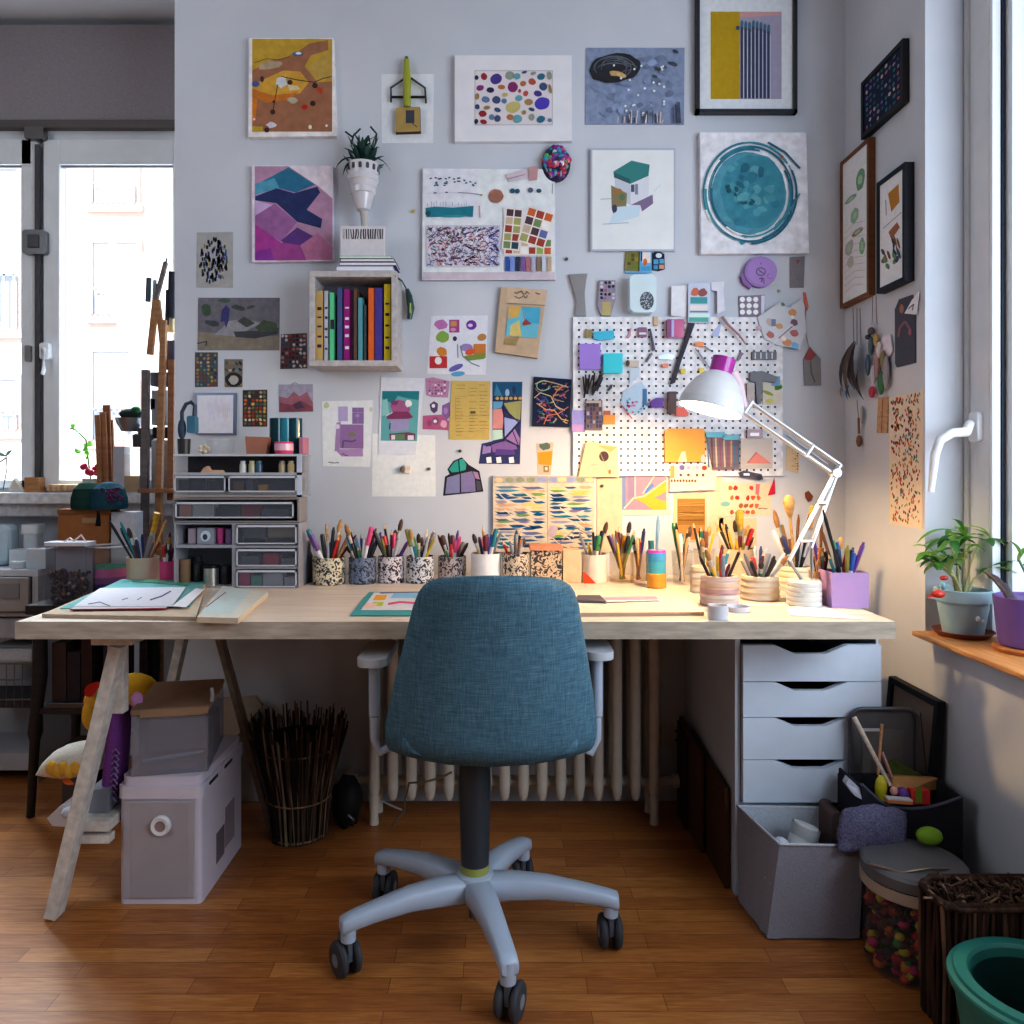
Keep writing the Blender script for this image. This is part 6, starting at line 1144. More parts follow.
pot(502, 529, 553, 585, 'ink', (196, 180, 160), 'tin_box', 'tan tin with black scribble pattern, behind the middle of the chair back', 'tin', specs=S('h,grey,40,-.5 n,orange,40,.3 n,black,35,.6'), where='tan scribbled tin')
PBX = boxy('patterned_box', 'tan box with black scribble pattern behind the right of the chair back', 'box', 531, 562, 2.36, .09, DT + .0004, .100, (206, 180, 150), 'ink')
MB().box(DX(530, 2.355), DX(563, 2.355), 2.355, 2.455, DT + .1008, DT + .113, (206, 140, 110)).build('lid', 'card', PBX)
boxy('card_box', 'plain cream card box between the scribbled box and the white pot', 'box', 563, 581, 2.37, .08, DT + .0004, .10, (216, 186, 152), 'card')
pot(582, 607, 554, 584, 'ceramic', (218, 206, 192), 'pen_pot', 'off-white pot with a red corner patch, right of the chair back', specs=S('m,green,60,.3 h,grey,70,-.8 n,black,55,.8 b,tan,105,.6 p,yellow,40,-.4 h,white,50,0'), where='off-white pot with red patch')
a = Art(PM(2.297)); a.poly([(582.5, 571), (588, 575), (596, 583.5), (583.5, 583.5)], (206, 76, 44)); a.build('red_patch', 'paper', bpy.data.objects['pen_pot.006'])
pot(609, 634, 552, 584, 'glassy', (206, 156, 70), 'glass_jar', 'amber glass jar of brushes right of the off-white pot', 'jar', specs=S('p,yellow,40,-.7 f,white,50,.3 m,blue,60,-.2 h,brown,70,-.5 b,black,95,.4 m,light,55,.1'.replace('light', 'navy')), where='amber glass jar')
pot(630, 647, 553, 584, 'glassy', (216, 170, 90), 'glass_jar', 'second amber jar with orange paint, beside the first amber jar', 'jar', specs=S('h,tan,50,-.4 n,black,45,.4 p,orange,40,0'), where='second amber jar')
x, Y, r, z0, h = pot(647, 666, 550, 589, 'gloss', (206, 150, 60), 'paint_jar', 'clear jar with gold bottom, blue middle and purple lid', 'jar', prof=[(0, 0), (.96, 0), (1, .04), (1, .38), (.97, .39), (.97, .72), (1, .73), (1, .93), (.9, 1), (0, 1)], cols=[(206, 150, 60)] * 3 + [(206, 150, 60), (70, 160, 186), (60, 150, 190), (70, 150, 200), (166, 70, 170), (176, 80, 180), (176, 80, 180)])
lathe_thing('nail_bottle', 'short teal bottle with dark cap behind the gold and purple jar', 'bottle', 651, 2.42, DT + .0004, [(0, 0), (.016, 0), (.016, .09), (.009, .1), (.009, .125), (0, .125)], (60, 120, 136), 'gloss')
m, nm = stick('pen', 'light blue', (DX(655, 2.44), 2.44, DT + .001), (.06, .02, 1), .2); tag(m.build('pen', 'plastic'), 'light blue pen standing upright behind the gold and purple jar', 'pen')
pot(671, 693, 551, 586, 'glassy', (150, 140, 120), 'glass_jar', 'flared glass of dark brushes left of the white bowls', 'jar', flare=.2, specs=S('h,brown,60,-.8 h,black,85,-.5 m,teal,50,.2 h,wooden,40,.7 p,tan,30,.0 n,silver,45,.5'), where='flared glass')
lathe_thing('wide_jar', 'tall cream jar of yellow brushes behind the white bowls', 'jar', 737, 2.43, DT + .0004, [(0, 0), (.05, 0), (.052, .10), (.049, .10), (.047, .005), (0, .005)], (206, 186, 160), 'ceramic')
fill((DX(737, 2.43), 2.43), .047, DT + .006, DT + .10, S('p,yellow,70,-.95 p,yellow,90,-.75 h,tan,80,-.6 b,yellow,95,-.3 f,yellow,115,.1 f,orange,120,.55 h,olive,120,-.1 p,wooden,60,.2 p,tan,50,-.45 b,olive,80,.3 p,white,75,-.85 h,yellow,70,.4'), 'tall cream jar')
lathe_thing('clear_tumbler', 'clear tumbler of thin brushes between the flared glass and the cream jar', 'jar', 704, 2.41, DT + .0004, [(0, 0), (.03, 0), (.033, .1), (.031, .1), (.028, .005), (0, .005)], (200, 180, 150), 'glassy')
fill((DX(704, 2.41), 2.41), .029, DT + .006, DT + .1, S('p,grey,40,-.6 h,silver,50,.2 p,tan,50,.7 p,yellow,65,.9'), 'clear tumbler')
def bowl(px0, px1, yt, yb, label, cols, specs=None, where=None, name='bowl', coils=4):
    pf = [(0, 0), (.9, 0)]; cc = [cols[0]]
    for i in range(coils): b = i / coils; k = 1 - .10 * max(0, b - .3); pf += [(k * .96, b + .02), (k, b + .4 / coils), (k * .96, b + .92 / coils)]; cc += [cols[i % len(cols)]] * 3
    pf += [(.78, 1), (.74, .97), (.7, .1), (0, .09)]; cc += [cols[-1]] * 4
    return pot(px0, px1, yt, yb, 'ceramic', cols[0], name, label, 'bowl', prof=pf, cols=cc, specs=specs, where=where)
CB = (216, 206, 192)
bowl(690, 714, 566, 594, 'cream lidded bowl behind the pink striped jar', [CB, (206, 190, 166)])
bowl(700, 739, 575, 608, 'pinkish striped coil jar at the front of the desk', [(206, 180, 170), (216, 200, 186), (190, 150, 146), (206, 176, 150)], S('h,red,70,-.15 h,maroon,30,.4 n,white,25,.7'), 'pink striped coil jar', 'coil_jar', 5)
bowl(740, 779, 575, 602, 'wide cream bowl holding scissors and pens', [(222, 210, 190), (216, 202, 180)], S('h,black,50,-.8 n,grey,60,-.4 h,silver,80,.0 n,black,60,.4 h,white,70,.7 k,purple,75,.55 n,brown,50,-.6 m,grey,60,.25'), 'wide cream bowl')
x, Y, r, z0, h = bowl(777, 812, 566, 591, 'cream bowl of tall brushes behind the lamp base', [(222, 206, 180)])
fill((x, Y), r * .62, z0 + .004, z0 + h, S('s,wooden,215,-.35 b,brown,160,-.6 f,wooden,120,-.75 f,black,180,.5 h,brown,150,.2 f,orange,90,.9 k,black,120,.65 b,maroon,170,-.5 m,red,70,-.95 m,navy,95,-.9 m,white,110,-.8 h,silver,60,.8'), 'cream bowl of tall brushes')
def sqpot(px0, px1, yt, yb, col, label, specs, where, mt='card'):
    Y = YZ(yb, DT); x0, x1 = DX(px0, Y), DX(px1, Y); h = DZ(yt, Y) - DT; d = (x1 - x0) * .95; z0 = DT + .0004; m = MB(); k = .003
    m.box(x0, x1, Y, Y + d, z0, z0 + k, col).box(x0, x1, Y, Y + k, z0 + k, z0 + h, col).box(x0, x1, Y + d - k, Y + d, z0 + k, z0 + h, col).box(x0, x0 + k, Y + k, Y + d - k, z0 + k, z0 + h, col).box(x1 - k, x1, Y + k, Y + d - k, z0 + k, z0 + h, col)
    tag(m.build('pencil_box', mt), label, 'pencil box'); fill(((x0 + x1) / 2, Y + d / 2), min(x1 - x0, d) / 2 - .003, z0 + k, z0 + h, specs, where)
sqpot(815, 832, 572, 603, (176, 150, 110), 'tan pencil box left of the lavender pencil box', S('p,orange,60,-.8 p,wooden,90,-.5 m,red,45,.3 n,black,50,.8 f,wooden,60,0 h,brown,130,.6 p,red,40,.6'), 'tan pencil box')
sqpot(832, 869, 573, 608, (176, 142, 190), 'lavender pencil box at the right end of the desk', S('n,black,50,-.8 m,navy,55,-.2 m,blue,70,.15 n,purple,80,.75 p,tan,60,.9 h,brown,110,-.55 h,black,170,-.9 p,white,50,.5 b,wooden,85,.35 n,olive,70,.0 p,teal,45,-.6 n,navy,60,.95 m,blue,50,.4'), 'lavender pencil box', 'plastic')
pot(708, 728, 605, 621, 'plastic', (206, 206, 212), 'small_cup', 'tiny white paper cup at the front edge of the desk', 'cup', flare=-.0)
t = MB().lathe([(0, 0), (.028, 0), (.030, .012), (.027, .012), (.025, .003), (0, .003)], (DX(740, 1.88), 1.90, DT + .0004), (206, 206, 214), 24); tag(t.build('paint_dish', 'plastic'), 'shallow white dish beside the tiny white cup', 'dish')
# left end of the desk
pot(128, 158, 557, 583, 'plastic', (206, 200, 192), 'pen_pot', 'white and tan pot of brushes at the left end of the desk', specs=S('h,black,130,-.95 h,black,100,-.7 h,navy,70,-.5 b,brown,100,-.2 p,orange,90,.35 h,wooden,120,.6 f,brown,150,.8 p,white,70,-.3 p,tan,80,.1 h,teal,120,-.4 n,light,60,.2'.replace('light', 'blue') + ' p,red,60,.9 h,brown,130,.5'), where='white and tan pot', cols=[(206, 200, 192), (206, 200, 192), (190, 170, 150), (206, 200, 196), (190, 186, 180), (150, 140, 130)])
pot(160, 174, 561, 584, 'plastic', (216, 70, 130), 'cup', 'hot pink cup beside the plastic stack', 'cup', specs=S('m,red,50,-.3 n,maroon,60,.4 p,red,75,.0 h,black,90,.8'), where='hot pink cup')
# ---- sheets on the desk
def sheet(name, label, cat, pts, t, col, z=0., m='paper', fn=None, side=None):
    a = Art(DM(DT + .0006 + z)); a.slab(pts, t, col, side); 
    if fn: fn(a)
    return tag(a.build(name, m), label, cat)
sheet('drawing_board', 'large tan drawing board under the papers at the left end of the desk', 'board', [(42, 614), (122, 580), (206, 584), (196, 617)], .008, (196, 180, 160), 0, 'card', side=(170, 150, 130))
sheet('sketch_pad', 'cream sketch pad leaning over the drawing board on the left of the desk', 'sketch pad', [(197, 617), (222, 586), (268, 592), (238, 618)], .013, (206, 206, 196), 0, 'paper', lambda a: a.poly([(200, 614), (224, 588), (252, 590), (232, 613)], (190, 206, 206)).line([(206, 607), (226, 592)], .8, (110, 40, 60)), side=(196, 180, 160))
sheet('teal_folder', 'pale teal folder beneath the sketches on the drawing board', 'folder', [(60, 608), (122, 579), (206, 581), (190, 606)], .002, (110, 170, 170), .0087)
sheet('red_folder', 'folder with a dark red edge on the drawing board', 'folder', [(70, 609), (98, 590), (180, 590), (166, 608)], .003, (196, 190, 196), .0112, side=(150, 40, 40))
def sk(a): a.line([(88, 604), (100, 602), (110, 606)], .8, (60, 60, 90)).line([(150, 600), (162, 596), (171, 591)], 1.2, (70, 50, 90)).line([(122, 600), (128, 598)], .8, (90, 80, 100)).line([(137, 600), (142, 597)], .7, (60, 60, 70))
sheet('sketch_sheet', 'white sketch sheet with purple pencil lines on top of the left papers', 'drawing', [(74, 606), (100, 588), (186, 587), (172, 606)], .001, (206, 206, 216), .0146, 'paper', sk)
sheet('white_strip', 'white paper strip across the right side of the left papers', 'paper', [(172, 606), (196, 588), (204, 589), (186, 607)], .001, (222, 222, 228), .0146)
sheet('green_ruler', 'green ruler strip along the back of the left papers', 'ruler', [(132, 581), (150, 579), (190, 582), (188, 585)], .002, (60, 150, 120), .0112, 'plastic')
sheet('teal_cutting_mat', 'teal cutting mat on the desk left of the chair', 'cutting mat', [(350, 615), (369, 592), (452, 591), (448, 615)], .003, (40, 156, 156), 0, 'plastic')
def cm(a): a.poly([(373, 600), (376, 595), (387, 595), (385, 600)], (226, 160, 60)).poly([(371, 606), (373, 602), (384, 602), (382, 606)], (176, 190, 50)).poly([(362, 608), (366, 603), (378, 603), (375, 607)], (230, 190, 180)).line([(388, 604), (400, 602), (416, 603), (428, 602)], 2.2, (206, 90, 130)).poly([(390, 598), (394, 593), (440, 592), (438, 598)], (130, 186, 214)).ell(424, 595, 6, 1.2, (180, 90, 90)).line([(380, 593), (420, 592)], 1, (120, 90, 130))
sheet('painted_sheet', 'painted sheet with orange, pink and blue strokes on the teal mat', 'painting', [(361, 610), (374, 592.5), (450, 591.5), (446, 610)], .001, (206, 206, 214), .0036, 'paper', cm)
sheet('layout_board', 'wide cream board on the desk right of the chair', 'board', [(560, 613), (566, 593), (688, 595), (704, 612)], .008, (222, 206, 188), 0, 'card', side=(176, 150, 130))
sheet('pink_ruler', 'pink ruler on a white strip lying on the cream board', 'ruler', [(606, 601.5), (602, 597), (656, 596), (660, 600.5)], .0015, (214, 150, 176), .0088, 'plastic', lambda a: a.poly([(606.5, 602), (606, 600.3), (659, 599.6), (661, 600.6)], (222, 222, 232)))
sheet('pen_case', 'dark grey folded pen case on the cream board', 'case', [(574, 600), (578, 595), (600, 595), (606, 601)], .006, (96, 92, 100), .0088, 'fabric')
sheet('white_card', 'white card lying at the right front of the desk', 'card', [(790, 615), (786, 607), (820, 605), (862, 619)], .0015, (226, 226, 228), 0)
sheet('scrap_paper', 'cream scrap of paper in front of the wide cream bowl', 'paper', [(742, 606), (746, 603), (786, 603), (790, 606)], .0008, (226, 216, 200), 0)
sheet('tan_sheet', 'tan paper strip between cream board and striped coil jar', 'paper', [(672, 602), (676, 598), (694, 598), (700, 604)], .0008, (222, 196, 160), 0)

# =====================================================================================
# DESK LAMP
# =====================================================================================
LW = (222, 224, 228)
t = thing('desk_lamp', 'lit white architect lamp with magenta cap and ribbed base on the desk', 'lamp', (DX(804, 1.985), 1.985, DT))
bx = DX(804, 1.985); br = 17 * 1.985 / F; m = MB(); pf = [(0, 0), (br * .95, 0)]
for i in range(5): z = i * .0125; pf += [(br, z + .003), (br * 1.0, z + .0095), (br * .955, z + .0125)]
pf += [(br * .9, .065), (0, .066)]
m.lathe([(r, z + DT + .0004) for r, z in pf], (bx, 1.985, 0), (216, 212, 204), 28); m.build('base', 'ceramic', t)
E = Vector(P(835, 473, 2.03)); B = Vector(P(789, 561, 1.985)); Hh = Vector(P(745, 408, 2.07))
m = MB(); m.tube([(bx - .006, 1.985, DT + .066), B], .004, (150, 150, 150)).tube([(bx + .02, 1.985, DT + .066), Vector(P(812, 548, 1.985))], .004, (190, 186, 180)); m.build('stem', 'metal', t)
dlt = Vector((.022, 0, .008)); m = MB()
m.tube([E, B], .0058, LW, 8).tube([E + dlt * .3, Vector(P(811, 548, 1.985))], .0058, LW, 8).tube([Vector(P(800, 541, 1.985)), Vector(P(815, 541, 1.985))], .004, LW, 8).tube([Vector(P(818, 503, 2.0)), Vector(P(826, 503, 2.0))], .0065, LW, 8); m.build('lower_arm', 'metal', t)
m = MB(); up = Vector((.013, 0, .019))
m.tube([E - up * .2, Hh - up * .5], .0055, LW, 8).tube([E + up * 1.1, Hh + up * .9], .0055, LW, 8)
for u in (.0, .3, .98): m.tube([E.lerp(Hh, u) - up * .5, E.lerp(Hh, u) + up * 1.15], .007, LW, 8)
m.tube([E.lerp(Hh, .1) + up * .3, E.lerp(Hh, .55) + up * .3], .0032, (150, 150, 154), 8); m.build('upper_arm', 'metal', t)
MB().tube([E + Vector((0, -.016, 0)), E + Vector((0, .016, 0))], .011, LW, 12).build('elbow_knob', 'metal', t)
ax = Vector((.27, .035, .94)).normalized(); Ms = ax.to_track_quat('Z', 'Y').to_matrix().to_4x4(); oc = Vector(P(710, 410, 2.085))
m = MB(); m.lathe([(.085, 0), (.0865, .003), (.084, .024), (.075, .050), (.060, .076), (.042, .096), (.029, .105), (.029, .101), (.040, .092), (.057, .072), (.072, .048), (.081, .022), (.083, 0), (.085, 0)], oc, LW, 40, True, Ms); m.build('lamp_shade', 'plastic', t)
MB().lathe([(.03, .093), (.031, .120), (.0315, .145), (.027, .145), (.026, .125), (0, .124)], oc, (176, 60, 160), 24, True, Ms, ).build('shade_cap', 'gloss', t)
MB().tube([oc + ax * .105 + Vector((.03, 0, 0)), oc + ax * .09 + Vector((.052, 0, -.016)), Hh], [.016, .015, .008], (222, 196, 206), 12).build('head_joint', 'plastic', t)
MB().blob(oc + ax * .052, (.022, .022, .026), (255, 214, 150), 14, 10).build('bulb', 'glow', t)
pl = bpy.data.lights.new('lamp_bulb_light', 'POINT'); pl.energy = 25; pl.color = (1, .65, .32); pl.shadow_soft_size = .022; po = bpy.data.objects.new('lamp_bulb_light', pl); COL.objects.link(po); po.location = oc + ax * .016
m = MB(); m.tube([(bx + .03, 2.01, DT + .004), (bx + .06, 2.1, DT + .004), (bx + .02, 2.3, DT + .004), (bx, 2.5, DT + .004), (bx, 2.565, DT + .003)], .003, (206, 204, 200), 6); m.build('cable', 'rubber', t)
# =====================================================================================
# UNDER AND BESIDE THE DESK
# =====================================================================================
# lidded white bin
bY = 1.956; x0, x1 = DX(119, bY), DX(201, bY); yb = 2.27
t = thing('storage_bin', 'large white lidded storage bin with round button, on the floor under the desk', 'storage bin', ((x0 + x1) / 2, 2.1, 0))
WB = (206, 200, 214)
m = MB().rbox(x0, x1, bY + .002, yb, .001, .268, .012, WB, 4); m.build('body', 'plastic', t)
m = MB().rbox(x0 - .004, x1 + .004, bY - .004, yb + .004, .268, .30, .018, WB, 5).rbox(x0 + .003, x1 - .003, bY + .004, yb - .004, .30, .322, .02, WB, 5); m.build('lid', 'plastic', t, .006)
fp = MB().box(x0 + .012, x1 - .017, bY - .003, bY + .003, .018, .262, (172, 166, 172)).box(x0 + .03, x1 - .03, bY - .0036, bY + .002, .020, .258, (166, 160, 166)); fp.build('front_panel', 'plastic', t, .001)
bc = Vector(P(161.5, 825, bY - .004)); Mf = Matrix.Rotation(PI / 2, 4, 'X')
m = MB().lathe([(.0, .006), (.012, .007), (.0135, .010), (.022, .012), (.025, .006), (.025, 0)], bc, (222, 220, 224), 28, True, Mf, [(150, 130, 130), (150, 130, 130), (226, 224, 228), (226, 224, 228), (226, 224, 228)]); m.build('button', 'plastic', t)
m = MB(); 
for y in (2.03, 2.14): m.rbox(x1 + .0045, x1 + .0055, y - .03, y + .03, .283, .292, .004, (50, 46, 54), axis='x')
m.build('grip_slot', 'plastic', t)
m = MB().box(x1 - .0005, x1 + .001, 2.06, 2.12, .05, .13, (120, 112, 122)).box(x1 - .0005, x1 + .001, 2.125, 2.20, .06, .17, (150, 142, 152)); m.build('vent', 'plastic', t)
# clear box on it
cY = 1.972; cx0, cx1 = DX(134, cY), DX(206, cY); cz0 = .3225; cz1 = .475
t = thing('clear_box', 'translucent grey box with brown lid standing on the white storage bin', 'box', ((cx0 + cx1) / 2, 2.1, cz0))
m = MB().box(cx0, cx1, cY, cY + .003, cz0, cz1, (170, 168, 180)).box(cx0, cx0 + .003, cY, 2.235, cz0, cz1, (170, 168, 180)).box(cx1 - .003, cx1, cY, 2.235, cz0, cz1, (170, 168, 180)).box(cx0, cx1, 2.232, 2.235, cz0, cz1, (170, 168, 180)).box(cx0, cx1, cY, 2.235, cz0, cz0 + .003, (170, 168, 180)); m.build('body', 'frost', t)
m = MB(); h0, h1 = cz1 + .001, cz1 + .016
m.box(cx0 - .003, cx1 + .003, cY - .004, 2.238, h0, h1, (150, 124, 104)); m.build('lid', 'card', t, .004)
m = MB().box(cx0 + .02, cx1 + .001, cY - .006, cY - .001, DZ(716, cY), DZ(709, cY), (156, 128, 104)).box(cx1 - .016, cx1 + .001, cY - .006, cY - .001, DZ(716, cY), cz1, (156, 128, 104)).tube([(cx1 + .004, cY + .03, DZ(690, 2.0)), (cx1 + .006, cY + .03, DZ(697, 2.0)), (cx1 + .004, cY + .03, DZ(704, 2.0))], .005, (170, 170, 178)); m.build('latch', 'plastic', t)
MB().box(cx0 + .01, cx1 - .01, cY + .02, 2.2, cz0 + .004, cz0 + .018, (110, 90, 104)).build('papers', 'paper', t)
t.rotation_euler.z = .2; t.location.x -= .026
m, nm = stick('pencil', 'light blue', (cx0 + .012, cY + .02, cz0 + .026), (.98, .24, .09), cx1 - cx0 - .03); tag(m.build('pencil', 'plastic'), 'light blue pencil lying inside the translucent grey box', 'pencil')
MB().box(cx0 + .006, cx1 - .006, 2.1, 2.2, cz0 + .004, cz0 + .10, (104, 102, 112)).build('contents', 'card', t)
# folded cardboard behind
a = [P(206, 700, 2.5), P(255, 697, 2.5), P(262, 706, 2.5), P(238, 735, 2.5), P(232, 800, 2.5), P(206, 800, 2.5)]
tag(MB().prism(a, (0, .02, 0), (186, 172, 158)).build('cardboard_sheet', 'card', None, .001), 'pale folded cardboard leaning behind the storage bin', 'cardboard')
# purple bag, yellow toys, papers at the trestle
t = thing('purple_bag', 'purple padded bag with grey lettering-like pattern squeezed between trestle and bin'.replace('lettering-like', 'curly'), 'bag', P(112, 812, 1.96))
secs = []; Yp2 = 1.965
for py, xl, xr in ((715, 118, 127), (722, 112, 128.5), (740, 109, 129), (762, 106, 128), (785, 104, 126), (800, 103, 121), (812, 105, 115), (816, 108, 112)):
    c = (xl + xr) / 2; w_ = (xr - xl) / 2 * Yp2 / F; secs.append([(DX(c, Yp2 + .05) + w_ * math.cos(q), Yp2 + .05 + .04 * math.sin(q), DZ(py, Yp2)) for q in [2 * PI * j / 16 for j in range(16)]])
loft(MB(), secs[::-1], (112, 64, 128)).build('body', 'fabric', t)
m = MB()
for i in range(9): y = 752 + i * 6; c = 108.5 + i * -.4 + 3; m.tube([P(c + 1, y, 1.974), P(c + 4, y - 3, 1.972), P(c + 8, y + 2, 1.973), P(c + 5, y + 4, 1.972)], .0018, (150, 130, 170), 5)
m.build('pattern', 'fabric', t)
tag(MB().blob(P(137, 700, 2.02), (.016, .012, .022), (190, 140, 186)).build('pink_pouch', 'fabric'), 'small pink pouch beside the top of the translucent box', 'pouch')
t = thing('plush_fish', 'yellow and white plush toy poking out left of the trestle', 'plush toy', P(70, 778, 2.1))
m = MB(); secs = []
for px, yt, yb_ in ((46, 766, 770), (49, 757, 774), (56, 750, 776), (66, 745, 778), (78, 742, 776), (90, 740, 772), (104, 742, 768)):
    r = (yb_ - yt) / 2 * 2.1 / F; secs.append([(DX(px, 2.1), 2.1 + .05 * math.cos(q), DZ((yt + yb_) / 2, 2.1) + r * math.sin(q)) for q in [2 * PI * j / 14 for j in range(14)]])
loft(m, secs, (206, 200, 190)); m.build('body', 'fabric', t)
m = MB(); 
for i in range(7): m.blob(P(52 + i * 6, 768 + (i % 2) * 3, 2.055), (.016, .014, .02), (206, 160, 70), 9, 7)
m.build('belly', 'fabric', t)
MB().leaf(P(62, 776, 2.08), P(74, 784, 2.07), .018, (206, 110, 60), .1, (0, -1, 0)).build('fin', 'fabric', t)
t = thing('yellow_cushion', 'yellow cushion stuffed behind the trestle top', 'cushion', P(120, 705, 2.25))
m = MB(); m.blob(P(134, 690, 2.3), (.07, .05, .05), (206, 160, 50)); m.build('cushion', 'fabric', t)
t = thing('plush_bird', 'yellow plush with a red and green cloth hanging left of the trestle', 'plush toy', P(93, 724, 2.05))
m = MB().blob(P(91, 714, 2.05), (.02, .03, .042), (206, 160, 60)).blob(P(96, 700, 2.06), (.03, .03, .03), (200, 150, 60)); m.build('body', 'fabric', t)
MB().leaf(P(86, 696, 2.04), P(99, 682, 2.04), .03, (180, 50, 40), .1, (0, -1, 0)).leaf(P(97, 702, 2.035), P(104, 684, 2.035), .018, (110, 150, 90), .1, (0, -1, 0)).build('cloth', 'fabric', t)
t = thing('white_cloth', 'crumpled white paper bag on the trestle rail', 'bag', P(64, 828, 1.99))
m = MB(); m.prism([P(47, 818, 1.99), P(60, 806, 1.99), P(75, 803, 1.99), P(84, 808, 1.99), P(84, 828, 1.99), P(52, 826, 1.99)], (0, .09, 0), (206, 206, 214)); m.build('paper_bag', 'paper', t, .004)
MB().blob(P(69, 812, 1.985), (.018, .02, .014), (190, 190, 200)).build('fold', 'paper', t)
boxy('grey_box', 'grey box on the trestle shelf behind the leg', 'box', 88, 108, 1.96, .12, DZ(819, 1.93) + .001, .06, (120, 122, 132))
# twig basket
Yw = 2.33; t = thing('twig_basket', 'flared wastebasket of dark twigs on the floor under the desk', 'basket', (DX(299, Yw), Yw, 0))
wx = DX(299, Yw); m = MB()
for i in range(230):
    an = 2 * PI * i / 230 + rnd.uniform(-.04, .04); top = .335 + rnd.uniform(-.03, .03); r0, r1 = .074 + rnd.uniform(-.004, .006), .125 + rnd.uniform(-.01, .02); pts = [(r0, .003), (r0 + .012, .12), ((r0 + r1) / 2 + .012, .24), (r1, top)]
    a2 = an + rnd.uniform(-.15, .15); m.tube([(wx + r * math.cos(an + (a2 - an) * k / 3), Yw + r * math.sin(an + (a2 - an) * k / 3), z) for k, (r, z) in enumerate(pts)], rnd.uniform(.0015, .0032), rnd.choice([(84, 66, 56), (104, 86, 72), (64, 50, 44), (150, 132, 114), (50, 40, 38), (44, 36, 36)]), 5, False)
m.build('twigs', 'twig', t)
for z, r in ((.01, .078), (.12, .092), (.27, .116)): MB().tube([(wx + r * math.cos(2 * PI * k / 28), Yw + r * math.sin(2 * PI * k / 28), z) for k in range(29)], .003, (150, 126, 100), 5, False).build('hoop', 'twig', t)
MB().lathe([(0, .004), (.076, .004), (.076, .008), (0, .008)], (wx, Yw, 0), (60, 46, 38), 20).lathe([(.06, .006), (.095, .30)], (wx, Yw, 0), (50, 38, 32), 20).build('lining', 'twig', t)
t = thing('black_bag', 'black bag on the floor between twig basket and radiator', 'bag', P(346, 830, 2.4))
m = MB(); m.blob((DX(346, 2.38), 2.395, .075), (.046, .055, .078), (34, 34, 38), 14, 10, None, lambda d: 1 + .12 * math.sin(7 * d.x + 3 * d.z) * math.cos(5 * d.y)); m.build('bag', 'rubber', t)
MB().tube([P(348, 815, 2.335), P(354, 820, 2.33), P(352, 826, 2.335)], .004, (130, 136, 146)).build('buckle', 'metal', t)
# leaning boards beside the drawer unit
Xb = .575
def brd(label, x, ya, yb2, za, zb2, col, tk=.012): return tag(MB().prism([(x, ya, .001), (x, yb2, .001), (x, yb2, zb2), (x, ya, za)], (tk, 0, 0), col).build('wooden_board', 'wood', None, .0015), label, 'board')
brd('dark brown board leaning against the left side of the drawer unit', .588, 2.03, 2.42, .262, .285, (84, 54, 30))
brd('taller reddish wooden board standing nearest the wall beside the drawer unit', .572, 2.22, 2.48, .28, .31, (92, 62, 38), .010)
brd('short black board edge in front of the leaning boards', .563, 2.36, 2.47, .27, .30, (60, 46, 40), .006)
# fabric bin in front of the drawers
t = thing('fabric_bin', 'light grey fabric bin on the floor in front of the drawer unit', 'bin', (.735, 1.9, 0))
FB = (150, 150, 162); A = [Vector(v) for v in ((.622, 1.81, .004), (.838, 1.81, .004), (.838, 1.972, .004), (.605, 1.972, .004))]; T_ = [Vector(v) for v in ((.648, 1.80, .228), (.842, 1.80, .224), (.842, 1.976, .236), (.603, 1.976, .24))]
m = MB(); 
for i in range(4):
    j = (i + 1) % 4; n = 10; vs = []
    for k in range(n + 1):
        u = k / n
        for v in (0, .33, .66, 1):
            p = A[i].lerp(A[j], u).lerp(T_[i].lerp(T_[j], u), v); nrm = (A[j] - A[i]).cross(Vector((0, 0, 1))).normalized(); vs.append(p + nrm * (rnd.uniform(-.0035, .0035) if 0 < k < n and v < 1 else 0))
    m.add(vs, [(k * 4 + q, k * 4 + 4 + q, k * 4 + 5 + q, k * 4 + 1 + q) for k in range(n) for q in range(3)], FB, True)
m.poly(A, (120, 120, 130)); m.build('body', 'fabric', t)
m = MB(); m.tube(T_ + [T_[0]], .0035, (190, 192, 202), 6); m.build('rim', 'fabric', t)
m = MB(); In = [p.lerp(Vector((.73, 1.9, p.z)), .045) for p in T_]; Bo = [p.lerp(Vector((.73, 1.9, p.z)), .09) + Vector((0, 0, .12)) for p in A]
for i in range(4): j = (i + 1) % 4; m.poly([Bo[i], Bo[j], In[j], In[i]], (186, 192, 202))
m.poly(Bo, (120, 124, 132)); m.build('lining', 'fabric', t)
t = thing('spray_bottle', 'white bottle lying tilted in the grey fabric bin', 'bottle', (.72, 1.88, .13))
q = Vector((.30, .1, .9)).normalized().to_track_quat('Z', 'Y').to_matrix().to_4x4(); MB().lathe([(0, 0), (.03, .0), (.032, .01), (.032, .075), (.029, .09), (0, .092)], (.715, 1.875, .15), (206, 206, 206), 20, True, q).build('body', 'plastic', t); MB().lathe([(.034, .062), (.035, .075), (.034, .088), (.033, .062)], (.715, 1.875, .15), (170, 172, 174), 20, True, q).build('ring', 'plastic', t)
tag(MB().blob((.672, 1.86, .185), (.026, .03, .03), (206, 210, 222)).build('white_ball', 'rubber'), 'crumpled white ball at the left of the grey fabric bin', 'ball')
tag(MB().rbox(.808, .835, 1.89, 1.97, .13, .262, .012, (96, 76, 72), axis='y').build('brown_bottle', 'rubber', None, .006), 'dark brown padded case standing at the right of the grey fabric bin', 'case')
